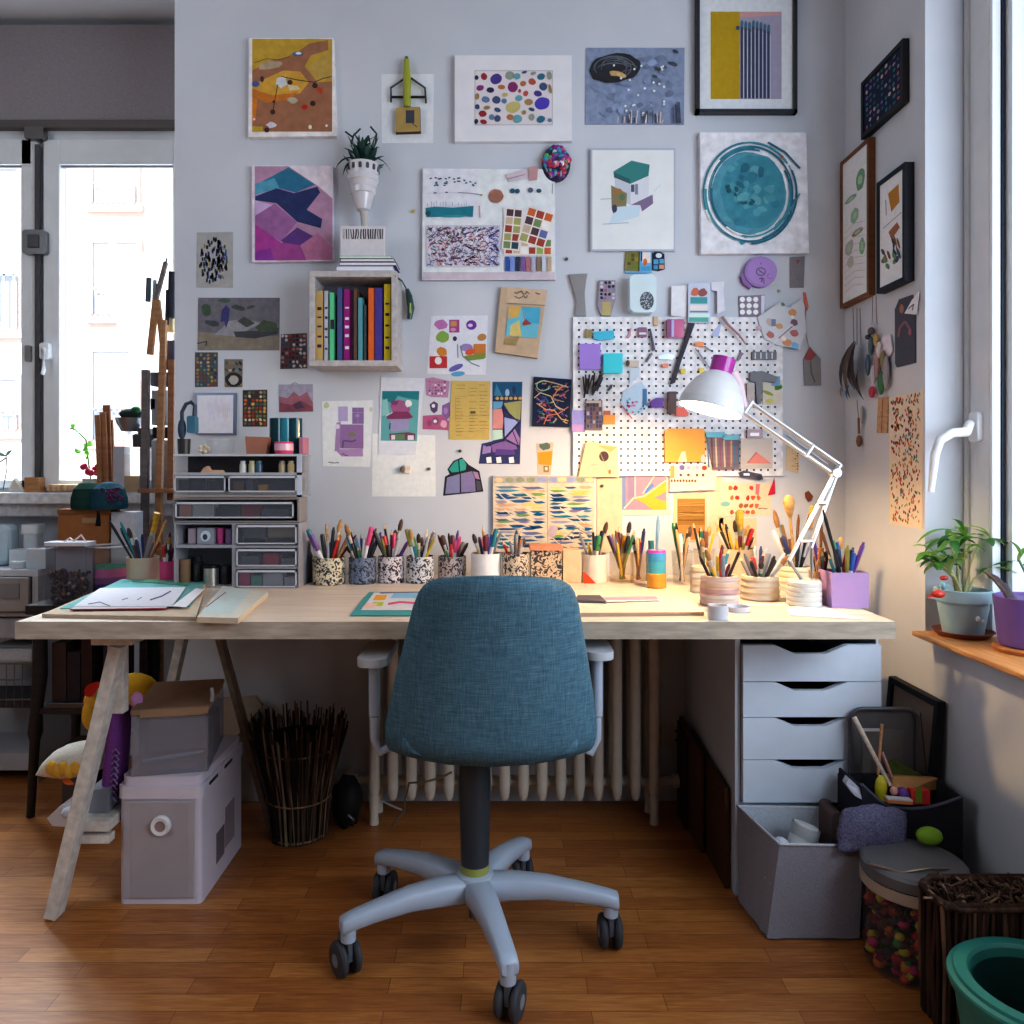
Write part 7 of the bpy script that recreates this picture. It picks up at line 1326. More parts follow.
# black fabric box with bits
t = thing('black_fabric_box', 'black fabric box of craft bits on the floor in the right corner', 'box', (.985, 1.85, 0))
m = MB(); bx0, bx1, by0, by1 = .853, 1.09, 1.83, 1.963; k = .006; BK = (52, 52, 60)
ztop = lambda x: .322 - .028 * math.sin(PI * (x - bx0) / (bx1 - bx0)) + .03 * max(0, 1 - (x - bx0) / .05)
n = 12; F0 = [(bx0 + (bx1 - bx0) * i / n) for i in range(n + 1)]
m.prism([(x, by0, ztop(x)) for x in F0] + [(bx1, by0, .002), (bx0, by0, .002)], (0, k, 0), BK); m.box(bx0, bx1, by1 - k, by1, .002, .33, BK).box(bx0, bx0 + k, by0 + k, by1 - k, .002, .345, BK).box(bx1 - k, bx1, by0 + k, by1 - k, .002, .325, BK).box(bx0 + k, bx1 - k, by0 + k, by1 - k, .002, .2, (46, 44, 50)); m.build('body', 'fabric', t)
m = MB(); m.tube([(x, by0 + .003, ztop(x) + .002) for x in F0], .004, (96, 98, 116), 6); m.build('rim', 'fabric', t)
tag(MB().blob((.975, 1.765, .264), (.030, .02, .020), (130, 170, 50)).build('green_ball', 'rubber'), 'bright green ball lying on the back of the big jar lid', 'ball')

m = MB(); vs = []; nx, ny = 12, 10
for i in range(nx + 1):
    for j in range(ny + 1):
        u, v = i / nx, j / ny; px = 842 + 60 * u - 14 * max(0, .35 - u) * v; py = 806 + 10 * abs(u - .5) + 41 * v; Y = 1.822 - .028 * math.sin(PI * u) * math.sin(PI * min(1, v * .8 + .2)) - .03 * v; vs.append(Vector(P(px, py, Y)) + Vector((0, rnd.uniform(-.003, .003), 0)))
m.add(vs, [(i * (ny + 1) + j, (i + 1) * (ny + 1) + j, (i + 1) * (ny + 1) + j + 1, i * (ny + 1) + j + 1) for i in range(nx) for j in range(ny)], (112, 112, 140), True)
o = m.build('fluffy_cloth', 'fur'); sm = o.modifiers.new('Solid', 'SOLIDIFY'); sm.thickness = .012; tag(o, 'grey-violet fluffy cloth draped over the corner of the black fabric box', 'cloth')
def rodl(name, label, cat, a, b, r, col, mt='wood'): return tag(MB().tube([a, b], r, NC.get(col, col) if isinstance(col, str) else col, 8).build(name, mt), label, cat)
rodl('wooden_stick', 'long pale wooden stick leaning out of the black fabric box', 'stick', P(890, 786, 1.882), P(854, 717, 1.945), [.005, .006], (206, 190, 176))
rodl('paint_brush', 'curved-tip tan brush standing in the black fabric box', 'brush', P(878, 775, 1.892), P(882, 724, 1.932), [.003, .004], (190, 140, 100))
rodl('pink_pencil', 'pink pencil behind the tan brush in the black fabric box', 'pencil', P(892, 778, 1.912), P(882, 752, 1.932), .004, (214, 160, 160), 'plastic')
t = thing('yellow_bottle', 'yellow highlighter bottle in the black fabric box', 'bottle', P(881, 800, 1.872)); m = MB(); c = P(881, 800, 1.872); m.lathe([(0, 0), (.013, 0), (.014, .03), (.012, .045), (.006, .058), (0, .06)], c, (206, 196, 50), 16); m.build('bottle', 'plastic', t)
m = MB(); m.box(*(lambda a, b: (a[0], b[0], 1.842, 1.862, b[2], a[2]))(P(909, 789, 1.852), P(928, 803, 1.852)), (206, 60, 60)).box(*(lambda a, b: (a[0], b[0], 1.8405, 1.842, b[2], a[2]))(P(915, 787, 1.842), P(922, 803, 1.842)), (120, 140, 50)); tag(m.build('red_box', 'card', None, .001), 'small red box with green stripe in the black fabric box', 'box')
m = MB(); m.prism([P(893, 776, 1.912), P(938, 778, 1.932), P(937, 790, 1.932), P(905, 792, 1.882), P(892, 786, 1.882)], (0, .05, -.012), (196, 150, 100)); tag(m.build('wood_tray', 'card', None, .001), 'tan cardboard tray in the black fabric box', 'tray')
m = MB(); m.prism([P(887, 762, 1.945), P(897, 761, 1.945), P(925, 777, 1.952), P(925, 786, 1.952), P(890, 780, 1.945)], (0, .012, 0), (96, 110, 60)); tag(m.build('green_card', 'card'), 'olive green card at the back of the black fabric box', 'card')
m = MB(); m.blob(P(902, 794, 1.852), (.016, .014, .016), (110, 70, 150)).blob(P(894, 791, 1.847), (.009, .009, .011), (214, 160, 150)); tag(m.build('clay_lump', 'rubber'), 'purple and pink clay lump in the black fabric box', 'clay')
m = MB(); m.bar(P(886, 800, 1.827), P(911, 802, 1.827), .018, .008, (206, 130, 80)); m.bar(P(886, 797.5, 1.827), P(911, 799.5, 1.827), .018, .004, (206, 200, 200)); tag(m.build('eraser', 'rubber', None, .001), 'white and orange eraser bar at the front of the black fabric box', 'eraser')
m = MB(); m.prism([P(846, 784, 1.832), P(849, 778, 1.832), P(862, 790, 1.842), P(874, 801, 1.842), P(868, 803, 1.832), P(855, 796, 1.832)], (0, .02, 0), (196, 200, 214)); tag(m.build('rolled_paper', 'paper'), 'rolled white paper along the left edge of the black fabric box', 'paper')
# tray + frame leaning in the corner
t = thing('dark_tray', 'dark grey rounded plastic tray standing on edge beside the drawer unit', 'tray', P(882, 790, 1.985))
ty = 1.972; tx0, tx1, tz0, tz1 = DX(849, ty), DX(916, ty), .002, DZ(708, ty)
m = MB().rbox(tx0, tx1, ty, ty + .004, tz0, tz1, .03, (92, 90, 94), 5, 'y'); m.build('panel', 'plastic', t)
m = MB(); pts = [(x, ty - .006, z) for x, z in rrect(tx0, tx1, tz0 + .004, tz1, .03, 5)]; m.tube(pts + [pts[0]], .0055, (78, 76, 82), 8); m.build('rim', 'plastic', t)
m = MB().box(DX(862, ty), DX(903, ty), ty - .0022, ty - .0008, DZ(800, ty), DZ(729, ty), (110, 106, 104)).box(DX(862, ty), DX(879, ty), ty - .003, ty - .0022, DZ(731, ty), DZ(728, ty), (196, 196, 200)); tag(m.build('grey_sheet', 'paper'), 'grey paper sheet inside the dark standing tray', 'paper')
t = thing('picture_frame', 'large black framed picture standing on the floor against the right wall', 'picture frame', (1.1, 2.09, 0))
ya, yb3 = 2.225, 1.975; zt = .505; lean = lambda z: 1.088 + .045 * z / zt
def lp(y, z, d=0): return (lean(z) - d, y, z)
m = MB(); w_ = .016
for (y0, y1, z0, z1) in ((yb3, ya, zt - w_, zt), (yb3, ya, .002, w_), (yb3, yb3 + w_, w_, zt - w_), (ya - w_, ya, w_, zt - w_)):
    m.prism([lp(y0, z0, .02), lp(y1, z0, .02), lp(y1, z1, .02), lp(y0, z1, .02)], (.02, 0, 0), (34, 34, 38))
m.build('frame', 'wood', t)
m = MB().prism([lp(yb3 + w_, w_, .01), lp(ya - w_, w_, .01), lp(ya - w_, zt - w_, .01), lp(yb3 + w_, zt - w_, .01)], (.008, 0, 0), (146, 130, 120))
for k_ in range(3): m.tube([lp(yb3 + .03 + k_ * .004, .05, .011), lp(yb3 + .035, .3, .011), lp(yb3 + .09, .45, .011)], .0012, (90, 80, 76), 5)
m.build('print', 'paper', t)
# big jar of coloured bits
jx, jy, jr = DX(913, 1.72), 1.718, .105
t = thing('plastic_jar', 'big clear jar with dark lid full of coloured scraps on the floor', 'jar', (jx, jy, 0))
MB().lathe([(0, .002), (jr - .008, .002), (jr - .004, .008), (jr, .05), (jr, .205), (jr - .003, .205), (jr - .003, .05), (jr - .008, .01), (0, .006)], (jx, jy, 0), (110, 110, 112), 40).build('body', 'glassy', t)
MB().lathe([(jr + .002, .178), (jr + .004, .18), (jr + .004, .202), (jr + .001, .203)], (jx, jy, 0), (176, 160, 146), 40).build('collar', 'plastic', t)
MB().lathe([(jr - .002, .204), (jr + .003, .206), (jr + .004, .228), (jr - .002, .235), (jr - .02, .238), (0, .243)], (jx, jy, 0), (104, 104, 108), 40).build('lid', 'plastic', t)
MB().tube([(jx - .115, jy - .03, .24), (jx - .06, jy - .06, .236), (jx, jy - .07, .25), (jx + .05, jy - .05, .238)], .003, (150, 136, 122), 6).build('wire_handle', 'metal', t)
m = MB()
for i in range(420):
    rr = (jr - .014) * math.sqrt(rnd.uniform(.55, 1)); an = rnd.uniform(0, 2 * PI); z = rnd.uniform(.014, .165); c = (jx + rr * math.cos(an), jy + rr * math.sin(an), z); s_ = rnd.uniform(.009, .016)
    m.blob(c, (s_, s_ * .8, s_ * rnd.uniform(.5, 1)), rnd.choice([(190, 40, 50), (170, 40, 40), (206, 80, 50), (200, 60, 110), (200, 180, 50), (90, 60, 50), (210, 120, 50), (80, 140, 70), (120, 40, 60), (60, 50, 60), (140, 50, 40)]), 6, 4)
o = tag(m.build('coloured_scraps', 'rubber'), 'red, orange, yellow and pink scraps filling the big clear jar', 'scraps', None, 'stuff')
# wicker basket + planter
wx0, wx1, wy0, wy1, wz = .852, 1.125, 1.495, 1.606, .252
t = thing('wicker_basket', 'dark brown rectangular wicker basket on the floor by the right wall', 'basket', ((wx0 + wx1) / 2, 1.54, 0))
m = MB(); pts = rrect(wx0 + .008, wx1 - .008, wy0 + .008, wy1, .03, 4); 
for (lo, hi) in ((0.002, wz),):
    n = len(pts)
    for i in range(n):
        p, q = pts[i], pts[(i + 1) % n]; L_ = math.hypot(q[0] - p[0], q[1] - p[1]); k = max(1, int(L_ / .0065))
        for j in range(k):
            u = (j + .5) / k; x, y = p[0] + (q[0] - p[0]) * u, p[1] + (q[1] - p[1]) * u
            m.tube([(x + rnd.uniform(-.003, .003), y + rnd.uniform(-.003, .003), lo), (x + rnd.uniform(-.006, .006), y + rnd.uniform(-.006, .006), hi * .5), (x + rnd.uniform(-.004, .004), y + rnd.uniform(-.004, .004), hi + rnd.uniform(-.006, .004))], rnd.uniform(.003, .0052), rnd.choice([(90, 64, 52), (66, 46, 38), (120, 92, 74), (54, 38, 32), (76, 54, 44)]), 5, False)
m.build('wicker_wall', 'twig', t)
m = MB(); 
for k in range(5): m.tube([(x + rnd.uniform(-.004, .004), y + rnd.uniform(-.004, .004), wz - .004 + rnd.uniform(-.005, .006)) for x, y in pts + [pts[0]]], .006, rnd.choice([(84, 64, 54), (66, 48, 40), (120, 100, 86)]), 6, False)
m.build('rim', 'twig', t)
m = MB().box(wx0 + .016, wx1 - .016, wy0 + .016, wy1 - .008, .004, .224, (48, 34, 30))
for i in range(230):
    x, y = rnd.uniform(wx0 + .02, wx1 - .02), rnd.uniform(wy0 + .02, wy1 - .012); an = rnd.uniform(0, 2 * PI); l = rnd.uniform(.015, .04); m.tube([(x, y, .224), (x + l * .4 * math.cos(an), y + l * .3 * math.sin(an), .25), (min(wx1, x + l * math.cos(an)), min(wy1, y + l * .6 * math.sin(an)), .244 + rnd.uniform(0, .02))], .0028, rnd.choice([(84, 62, 52), (110, 84, 70), (56, 40, 34), (140, 116, 98)]), 4, False)
m.build('wood_wool', 'twig', t)
gx, gy, gr, gz = DX(1043, 1.345), 1.345, .146, .207
t = thing('teal_planter', 'empty teal green plant pot in the bottom right corner', 'planter', (gx, gy, 0))
GT = (48, 130, 124)
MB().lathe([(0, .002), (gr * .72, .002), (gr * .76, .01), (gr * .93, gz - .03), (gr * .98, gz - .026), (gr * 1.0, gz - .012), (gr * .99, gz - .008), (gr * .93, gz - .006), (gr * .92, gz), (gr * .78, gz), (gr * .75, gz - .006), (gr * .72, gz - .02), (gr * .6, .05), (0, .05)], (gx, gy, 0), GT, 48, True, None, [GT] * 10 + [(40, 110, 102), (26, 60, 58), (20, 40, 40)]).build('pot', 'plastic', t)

# =====================================================================================
# RIGHT WINDOW SILL
# =====================================================================================
px_, py_ = DX(963, 1.985), 1.985; sz = SILL + .0005
t = thing('plant_saucer', 'reddish-brown saucer under the pale blue plant pot on the sill', 'saucer', (px_, py_, sz))
MB().lathe([(0, 0), (.058, 0), (.072, .014), (.07, .015), (.056, .004), (0, .004)], (px_, py_, sz), (130, 66, 50), 32).build('saucer', 'ceramic', t)
t = thing('potted_plant', 'leafy green plant in a pale blue pot on the right window sill', 'plant', (px_, py_, sz + .005))
z0 = sz + .0052; PBc = (150, 178, 188)
MB().lathe([(0, 0), (.044, 0), (.047, .004), (.060, .083), (.066, .084), (.0665, .113), (.064, .115), (.058, .113), (.054, .09), (0, .088)], (px_, py_, z0), PBc, 36, True, None, [PBc] * 8 + [(80, 60, 50)]).build('pot', 'ceramic', t)
MB().lathe([(0, .1), (.057, .1)], (px_, py_, z0), (84, 62, 48), 24).build('soil', 'stone', t)
m = MB(); stems = []
for i in range(11):
    an = rnd.uniform(0, 2 * PI); l = rnd.uniform(.05, .10); h = rnd.uniform(.06, .15); e = Vector((px_ + l * math.cos(an) * .8, py_ + l * .5 * math.sin(an), z0 + .1 + h)); stems.append(e); m.tube([(px_ + rnd.uniform(-.015, .015), py_ + rnd.uniform(-.01, .01), z0 + .098), (px_ + l * .3 * math.cos(an), py_ + l * .2 * math.sin(an), z0 + .1 + h * .55), e], [.0035, .003, .002], (190, 190, 140), 6)
m.build('stems', 'leaf', t)
m = MB(); GR = [(116, 176, 76), (86, 146, 62), (140, 190, 96), (176, 206, 130), (66, 118, 58)]
for e in stems:
    for k in range(5): an = rnd.uniform(0, 2 * PI); l = rnd.uniform(.045, .075); m.leaf(e, e + Vector((l * math.cos(an), l * .7 * math.sin(an), rnd.uniform(-.03, .03))), rnd.uniform(.018, .028), rnd.choice(GR), rnd.uniform(.05, .25))
c = Vector((px_, py_, z0 + .12))
for (ax_, ay_, bx_, by_, w_) in ((960, 532, 917, 543, .02), (950, 540, 925, 552, .018), (955, 548, 930, 560, .02), (965, 545, 985, 552, .02), (963, 530, 951, 519, .016), (965, 527, 990, 536, .02), (970, 529, 992, 541, .016), (958, 560, 925, 572, .016), (935, 566, 924, 574, .012), (975, 570, 990, 580, .018), (950, 555, 940, 570, .02), (960, 550, 950, 575, .024), (968, 545, 978, 570, .024), (955, 535, 938, 548, .022)): m.leaf(P(ax_, ay_, 1.97), P(bx_, by_, 1.96), w_, rnd.choice(GR), .15)
m.build('leaves', 'leaf', t)
t = thing('bird_ornament', 'small red and blue bird ornament perched on the left rim of the pale blue pot', 'ornament', P(940, 598, 1.93))
yb4 = 1.918
MB().blob(P(938.5, 594, yb4), (.016, .012, .010), (196, 60, 50), 12, 8).leaf(P(936, 595, yb4), P(927, 597, yb4), .012, (190, 50, 46), .05, (0, -1, 0)).build('body', 'gloss', t); MB().blob(P(943, 586, yb4), (.007, .007, .010), (110, 160, 180), 10, 7).blob(P(944, 578, yb4 + .01), (.011, .008, .006), (170, 50, 50), 10, 7).build('head', 'gloss', t)
t = thing('glass_butterfly', 'tiny white clip on the front of the pale blue pot', 'clip', P(981, 621, 1.92)); MB().blob(P(978, 619, 1.925), (.006, .004, .007), (222, 226, 230), 8, 6).blob(P(983, 622, 1.925), (.006, .004, .006), (200, 206, 214), 8, 6).build('clip', 'gloss', t)
qx, qy = DX(1029, 1.81), 1.81
t = thing('wooden_coaster', 'round wooden saucer under the purple pot on the sill', 'saucer', (qx, qy, sz)); MB().lathe([(0, 0), (.07, 0), (.074, .008), (.07, .012), (0, .012)], (qx, qy, sz), (176, 116, 70), 32).build('saucer', 'wood', t)
t = thing('purple_pot', 'purple plant pot with pale stalk at the right edge on the sill', 'plant pot', (qx, qy, sz + .0125))
MB().lathe([(0, 0), (.058, 0), (.062, .004), (.073, .115), (.07, .116), (.066, .11), (0, .105)], (qx, qy, sz + .0125), (104, 80, 150), 36).build('pot', 'ceramic', t)
MB().tube([P(1014, 603, 1.81), P(1006, 590, 1.83), P(996, 579, 1.86), P(986, 572, 1.89)], [.012, .010, .008, .004], (96, 90, 104), 10).build('stalk', 'leaf', t)
m = MB(); m.tube([(qx + .02, qy - .02, sz + .1), P(1019, 560, 1.80)], .003, (110, 150, 110), 6).leaf(P(1018, 562, 1.83), P(1032, 545, 1.83), .02, (120, 170, 90), .1).leaf(P(1020, 556, 1.83), P(1010, 541, 1.83), .016, (110, 160, 90), .1).leaf(P(1022, 568, 1.83), P(1034, 560, 1.82), .016, (110, 160, 90), .1); m.build('sprig', 'leaf', t)

# =====================================================================================
# LEFT: NICHE CLUTTER
# =====================================================================================
# pale cabinet by the window
Yc = 2.72; cx1 = DX(38, Yc); cx0 = -2.35; ct = DZ(570, Yc)
t = thing('craft_cabinet', 'pale grey cabinet with open wire shelves below the left window', 'cabinet', ((cx0 + cx1) / 2, 2.8, 0))
GC = (176, 180, 188); m = MB().box(cx0, cx1, Yc, 2.97, ct - .022, ct, (206, 212, 222)).box(cx0, cx0 + .02, Yc, 2.97, 0, ct - .022, GC).box(cx1 - .02, cx1, Yc, 2.97, 0, ct - .022, GC).box(cx0, cx1, 2.95, 2.97, .02, ct - .022, GC)
m.box(cx0 + .02, cx1 - .02, Yc + .01, 2.95, DZ(617, Yc), DZ(613, Yc), GC).box(cx0 + .02, cx1 - .02, Yc + .01, 2.95, .04, .10, GC); m.build('carcass', 'plastic', t)
dr = MB().box(DX(-60, Yc), DX(31, Yc), Yc - .014, Yc, DZ(611, Yc), DZ(577, Yc), (160, 158, 160)).build('drawer', 'plastic', t, .003)
MB().box(DX(-20, Yc), DX(22, Yc), Yc - .018, Yc - .014, DZ(598, Yc), DZ(583, Yc), (140, 138, 142)).build('grip', 'plastic', dr)
m = MB()
for py in (648, 664, 680, 700): m.tube([(cx0 + .02, Yc + .005, DZ(py, Yc)), (cx1 - .02, Yc + .005, DZ(py, Yc))], .003, (130, 134, 142), 6)
for i in range(24): x = cx0 + .03 + i * .028; m.tube([(x, Yc + .006, DZ(708, Yc)), (x, Yc + .006, DZ(664, Yc))], .0015, (130, 134, 142), 4)
m.build('wire_basket', 'metal', t)
Y2 = Yc + .03
boxy('storage_box', 'white folded cloth on the upper wire shelf of the pale cabinet', 'cloth', -20, 32, Y2, .16, DZ(663, Y2), .05, (196, 202, 212), 'fabric', .012)
boxy('storage_box', 'pale box on the middle shelf of the pale cabinet', 'box', -30, 30, Y2, .16, DZ(638, Y2), .07, (170, 176, 186), 'card')
boxy('storage_box', 'dark mottled box on the lowest wire shelf of the pale cabinet', 'box', -30, 32, Y2, .16, DZ(708, Y2), .035, (70, 72, 82), 'ink')
# white containers on its top
zt3 = ct + .0006
boxy('container', 'white square container at the left on the pale cabinet', 'container', 9, 27, 2.80, .06, zt3, .062, (214, 224, 230))
t = thing('flip_bottle', 'white flip-top bottle at the back of the pale cabinet', 'bottle', (DX(32.5, 2.86), 2.86, zt3)); x = DX(32.5, 2.86)
MB().rbox(x - .027, x + .027, 2.84, 2.89, zt3, zt3 + .115, .012, (206, 216, 224)).build('body', 'plastic', t); MB().rbox(x - .032, x + .032, 2.835, 2.895, zt3 + .116, zt3 + .15, .014, (220, 230, 236)).build('cap', 'plastic', t, .01)
CWB = boxy('container', 'clear white box with a red mark on its lid on the pale cabinet', 'container', 26, 46, 2.745, .08, zt3, .07, (196, 210, 222)); 
MB().box(DX(32, 2.77), DX(38, 2.77), 2.765, 2.79, zt3 + .0705, zt3 + .0715, (206, 110, 110)).build('red_label', 'paper', CWB)
boxy('folded_bag', 'pale blue plastic bag at the left edge on the pale cabinet', 'bag', -20, 8, 2.82, .08, zt3, .15, (186, 206, 216), 'plastic', .02)
lathe_thing('tape_roll', 'white tape roll with dark core in front on the pale cabinet', 'tape', 19, 2.76, zt3, [(.012, 0), (.024, 0), (.026, .004), (.026, .022), (.024, .026), (.012, .026), (.012, 0)], (200, 206, 212), 'plastic')
# dark side table (cart)
Yt2, Yt3 = 2.42, 2.71
t = thing('side_table', 'dark wooden side table with turned legs beside the left end of the desk', 'table', (-1.35, 2.55, 0))
DKW = (46, 40, 40); tz = DZ(601, 2.5); tx0, tx1 = DX(40, 2.5), DX(138, 2.5)
MB().box(tx0, tx1, Yt2, Yt3, tz - .03, tz, DKW).build('table_top', 'wood', t, .003)
for (x, y, k) in ((tx0 + .03, Yt2 + .03, -.03), (tx1 - .03, Yt2 + .03, 0), (tx0 + .03, Yt3 - .03, -.02), (tx1 - .03, Yt3 - .03, 0)):
    MB().tube([(x, y, tz - .03), (x, y, .45), (x + k * .4, y, .33), (x + k * .5, y, .27), (x + k * .55, y, .24), (x + k, y, .002)], [.02, .022, .018, .022, .015, .012], DKW, 10).build('leg', 'wood', t)
sz2 = .345
MB().box(tx0 + .02, tx1 - .02, Yt2 + .02, Yt3 - .02, sz2 - .018, sz2, DKW).build('shelf', 'wood', t, .002)
MB().box(tx0 + .03, tx1 - .03, Yt2 + .02, Yt2 + .04, tz - .09, tz - .03, DKW).build('apron', 'wood', t)
for k, (a_, b_, h, c, lab) in enumerate([(52, 66, .20, (70, 52, 48), 'brown'), (67, 80, .17, (54, 44, 48), 'dark plum'), (81, 92, .22, (60, 40, 38), 'reddish brown'), (103, 115, .23, (44, 48, 64), 'dark navy')]): boxy('storage_box', lab + ' box on the shelf of the dark side table', 'box', a_, b_, 2.47, .13, sz2 + .0005, h, c, 'card')
boxy('tray', 'grey metal tray at the front of the dark side table shelf', 'tray', 47, 84, 2.445, .024, sz2 + .0005, .016, (96, 98, 112), 'metal')
boxy('lower_box', 'grey box on the floor under the dark side table', 'box', 62, 78, 2.52, .1, .001, .2, (96, 86, 84), 'card'); boxy('lower_box', 'dark chest on the floor under the right of the dark side table', 'box', 82, 96, 2.5, .13, .001, .23, (40, 32, 32), 'wood')
zt4 = tz + .0006
# bin of beads and round canister, cardboard box
t = thing('bead_bin', 'clear bin half full of dark beads on the dark side table', 'bin', (DX(62, 2.47), 2.46, zt4))
x0, x1 = DX(46, 2.45), DX(87, 2.45); h = DZ(546, 2.45) - zt4
m = MB()
for (a_, b_, c_, d_) in ((x0, x1, 2.445, 2.448), (x0, x1, 2.499, 2.502), (x0, x0 + .003, 2.448, 2.499), (x1 - .003, x1, 2.448, 2.499)): m.box(a_, b_, c_, d_, zt4, zt4 + h, (110, 108, 118))
m.build('body', 'glassy', t); MB().box(x0 + .006, x1 - .006, 2.493, 2.497, zt4, zt4 + h - .01, (150, 148, 160)).build('back_sheet', 'paper', t)
m = MB().rbox(x0 - .006, x1 + .004, 2.44, 2.506, zt4 + h + .0003, zt4 + h + .012, .01, (190, 188, 196)); m.tube([P(62, 543, 2.47), P(70, 538, 2.47), P(76, 543, 2.47)], .003, (190, 180, 176)).tube([P(74, 541, 2.47), P(81, 535, 2.47), P(86, 542, 2.47)], .003, (190, 180, 176)); m.build('lid', 'plastic', t, .003)
m = MB()
for i in range(230): m.blob((rnd.uniform(x0 + .01, x1 - .01), 2.452 + min(.035, abs(rnd.gauss(0, .02))), zt4 + .006 + rnd.random() ** 1.2 * h * .52), rnd.uniform(.004, .008), rnd.choice([(26, 22, 28), (40, 28, 34), (20, 18, 24), (130, 90, 50), (60, 40, 34), (150, 140, 130), (46, 38, 56), (90, 40, 40)]), 6, 4)
tag(m.build('dark_beads', 'gloss'), 'dark brown and gold beads filling the clear bin', 'beads', None, 'stuff')
rc = (DX(107.5, 2.573), 2.573); rr = 20 * 2.573 / F; h = DZ(546, 2.573) - zt4
t = thing('round_canister', 'round clear canister with pink and navy bands on the dark side table', 'canister', (*rc, zt4))
MB().lathe([(0, 0), (rr, 0), (rr, h * .94), (rr * .97, h)], (*rc, zt4), (190, 190, 200), 32).build('body', 'glassy', t)
MB().lathe([(0, .003), (rr * .93, .003), (rr * .93, h * .08), (rr * .93, h * .11), (rr * .93, h * .24), (rr * .93, h * .3), (rr * .93, h * .42), (rr * .92, h * .58), (rr * .9, h * .62), (0, h * .64)], (*rc, zt4), WHITE, 28, True, None, [(60, 50, 50), (60, 50, 50), (190, 190, 200), (50, 60, 110), (80, 70, 140), (150, 90, 160), (206, 110, 170), (90, 150, 120), (70, 140, 120)]).build('thread_layers', 'fabric', t)
MB().lathe([(rr * .9, h * .985), (rr * 1.02, h * .985), (rr * 1.02, h * 1.01), (rr * .95, h * 1.02), (rr * .9, h * .99)], (*rc, zt4), (176, 178, 186), 28).build('rim', 'plastic', t)
CBX = boxy('cardboard_box', 'brown cardboard box on the dark side table under the window ledge', 'box', 58, 109, 2.645, .06, zt4, DZ(514, 2.645) - zt4, (150, 102, 66), 'card')
a = Art(PM(2.6445)); a.rect(82, 518, 96, 523, (170, 140, 110)); a.build('box_label', 'paper', CBX)
MB().box(DX(57, 2.64), DX(110, 2.64), 2.64, 2.71, DZ(514, 2.645) + .0005, DZ(511, 2.645) + .006, (140, 94, 62)).build('box_lid', 'card', CBX, .001)
boxy('white_box', 'tall white box behind the pen pot on the dark side table', 'box', 111, 135, 2.645, .06, zt4, DZ(512, 2.645) - zt4, (206, 206, 214), 'card')
t = thing('embroidered_cap', 'dark green and purple embroidered cap with a black tassel on the white box', 'cap', P(101, 512, 2.66))
m = MB(); zc3 = DZ(513, 2.66)
for (px, rx, col) in ((88, 17, (34, 62, 56)), (109, 19, (36, 70, 84))): m.lathe([(.0, .100), (rx * .0016, .094), (rx * .0026, .075), (rx * .0031, .045), (rx * .0032, .02), (rx * .003, .006)], (DX(px, 2.66), 2.66, zc3 + .008), col, 20)
m.build('crown', 'fabric', t)
m = MB(); 
for i in range(70): m.blob(P(98 + rnd.uniform(0, 24), 488 + rnd.uniform(0, 14), 2.605 + rnd.uniform(0, .006)), .004, rnd.choice([(110, 40, 90), (80, 40, 80), (40, 90, 96), (120, 60, 100)]), 6, 4)
m.build('beads', 'fabric', t); MB().tube([P(98, 511, 2.6), P(98.5, 516, 2.6), P(98, 526, 2.6)], [.003, .006, .009], (26, 26, 30), 8).build('tassel', 'fabric', t)
# sill: things on the ledge
zl = Z_(492) + .0006; Yl = 2.90
for k, (a_, b_, py, c) in enumerate([(95, 100, 415, (150, 106, 76)), (100, 106, 412, (160, 112, 80)), (103, 110, 405, (140, 92, 62)), (109, 113, 420, (150, 100, 70))]):
    tag(MB().bar(P((a_ + b_) / 2 + 3, 491.5, 2.88 + k * .012), P((a_ + b_) / 2, py, 2.88 + k * .012), (b_ - a_) * 2.88 / F, .010, c, (0, 1, 0)).build('wooden_stake', 'wood', None, .001), ['leftmost tan wooden slat standing on the left window sill', 'second wooden slat from the left on the left window sill', 'tallest reddish wooden slat on the left window sill', 'rightmost short wooden slat on the left window sill'][k], 'slat', 'wooden slats on the left sill')
t = thing('flowering_plant', 'thin plant with pink flowers on the left window sill', 'plant', P(90, 491, 2.9))
MB().lathe([(0, 0), (.025, 0), (.03, .05), (.027, .05), (0, .045)], (DX(91, 2.9), 2.9, zl), (190, 186, 180), 20).build('pot', 'ceramic', t)
m = MB().tube([P(91, 482, 2.9), P(88, 458, 2.9), P(86, 440, 2.9), P(76, 430, 2.9), P(70, 428, 2.9)], .003, (70, 120, 60), 6)
for (x, y, r) in ((72, 428, .02), (78, 432, .016), (76, 449, .03), (84, 447, .032), (88, 442, .024), (89, 452, .026), (86, 458, .02), (80, 450, .026)): m.leaf(P(x, y, 2.9), P(x + rnd.uniform(-7, 7), y + rnd.uniform(-4, 4), 2.89), r, rnd.choice([(90, 160, 60), (110, 180, 70), (70, 130, 90)]), .15, (0, -1, 0))
m.build('foliage', 'leaf', t)
m = MB()
for i in range(16): m.blob(P(rnd.uniform(83, 98), rnd.uniform(463, 474), 2.885), rnd.uniform(.007, .012), rnd.choice([(216, 60, 120), (206, 50, 90), (220, 90, 90)]), 7, 5)
m.build('flowers', 'leaf', t)
boxy('wood_block', 'tan wooden block on the sill below the window mullion', 'block', 24, 38, 2.88, .05, zl, .055, (176, 130, 90), 'wood'); boxy('wood_chips', 'low heap-shaped basket of shavings on the left window sill'.replace('heap-shaped ', ''), 'basket', 45, 84, 2.87, .06, zl, .03, (206, 176, 146), 'twig', .01)
t = MB().prism([P(8, 491, 2.88), P(14, 478, 2.88), P(22, 491, 2.88)], (0, .02, 0), (206, 200, 190)); tag(t.build('paper_cone', 'paper'), 'small white paper cone on the left window sill', 'paper')
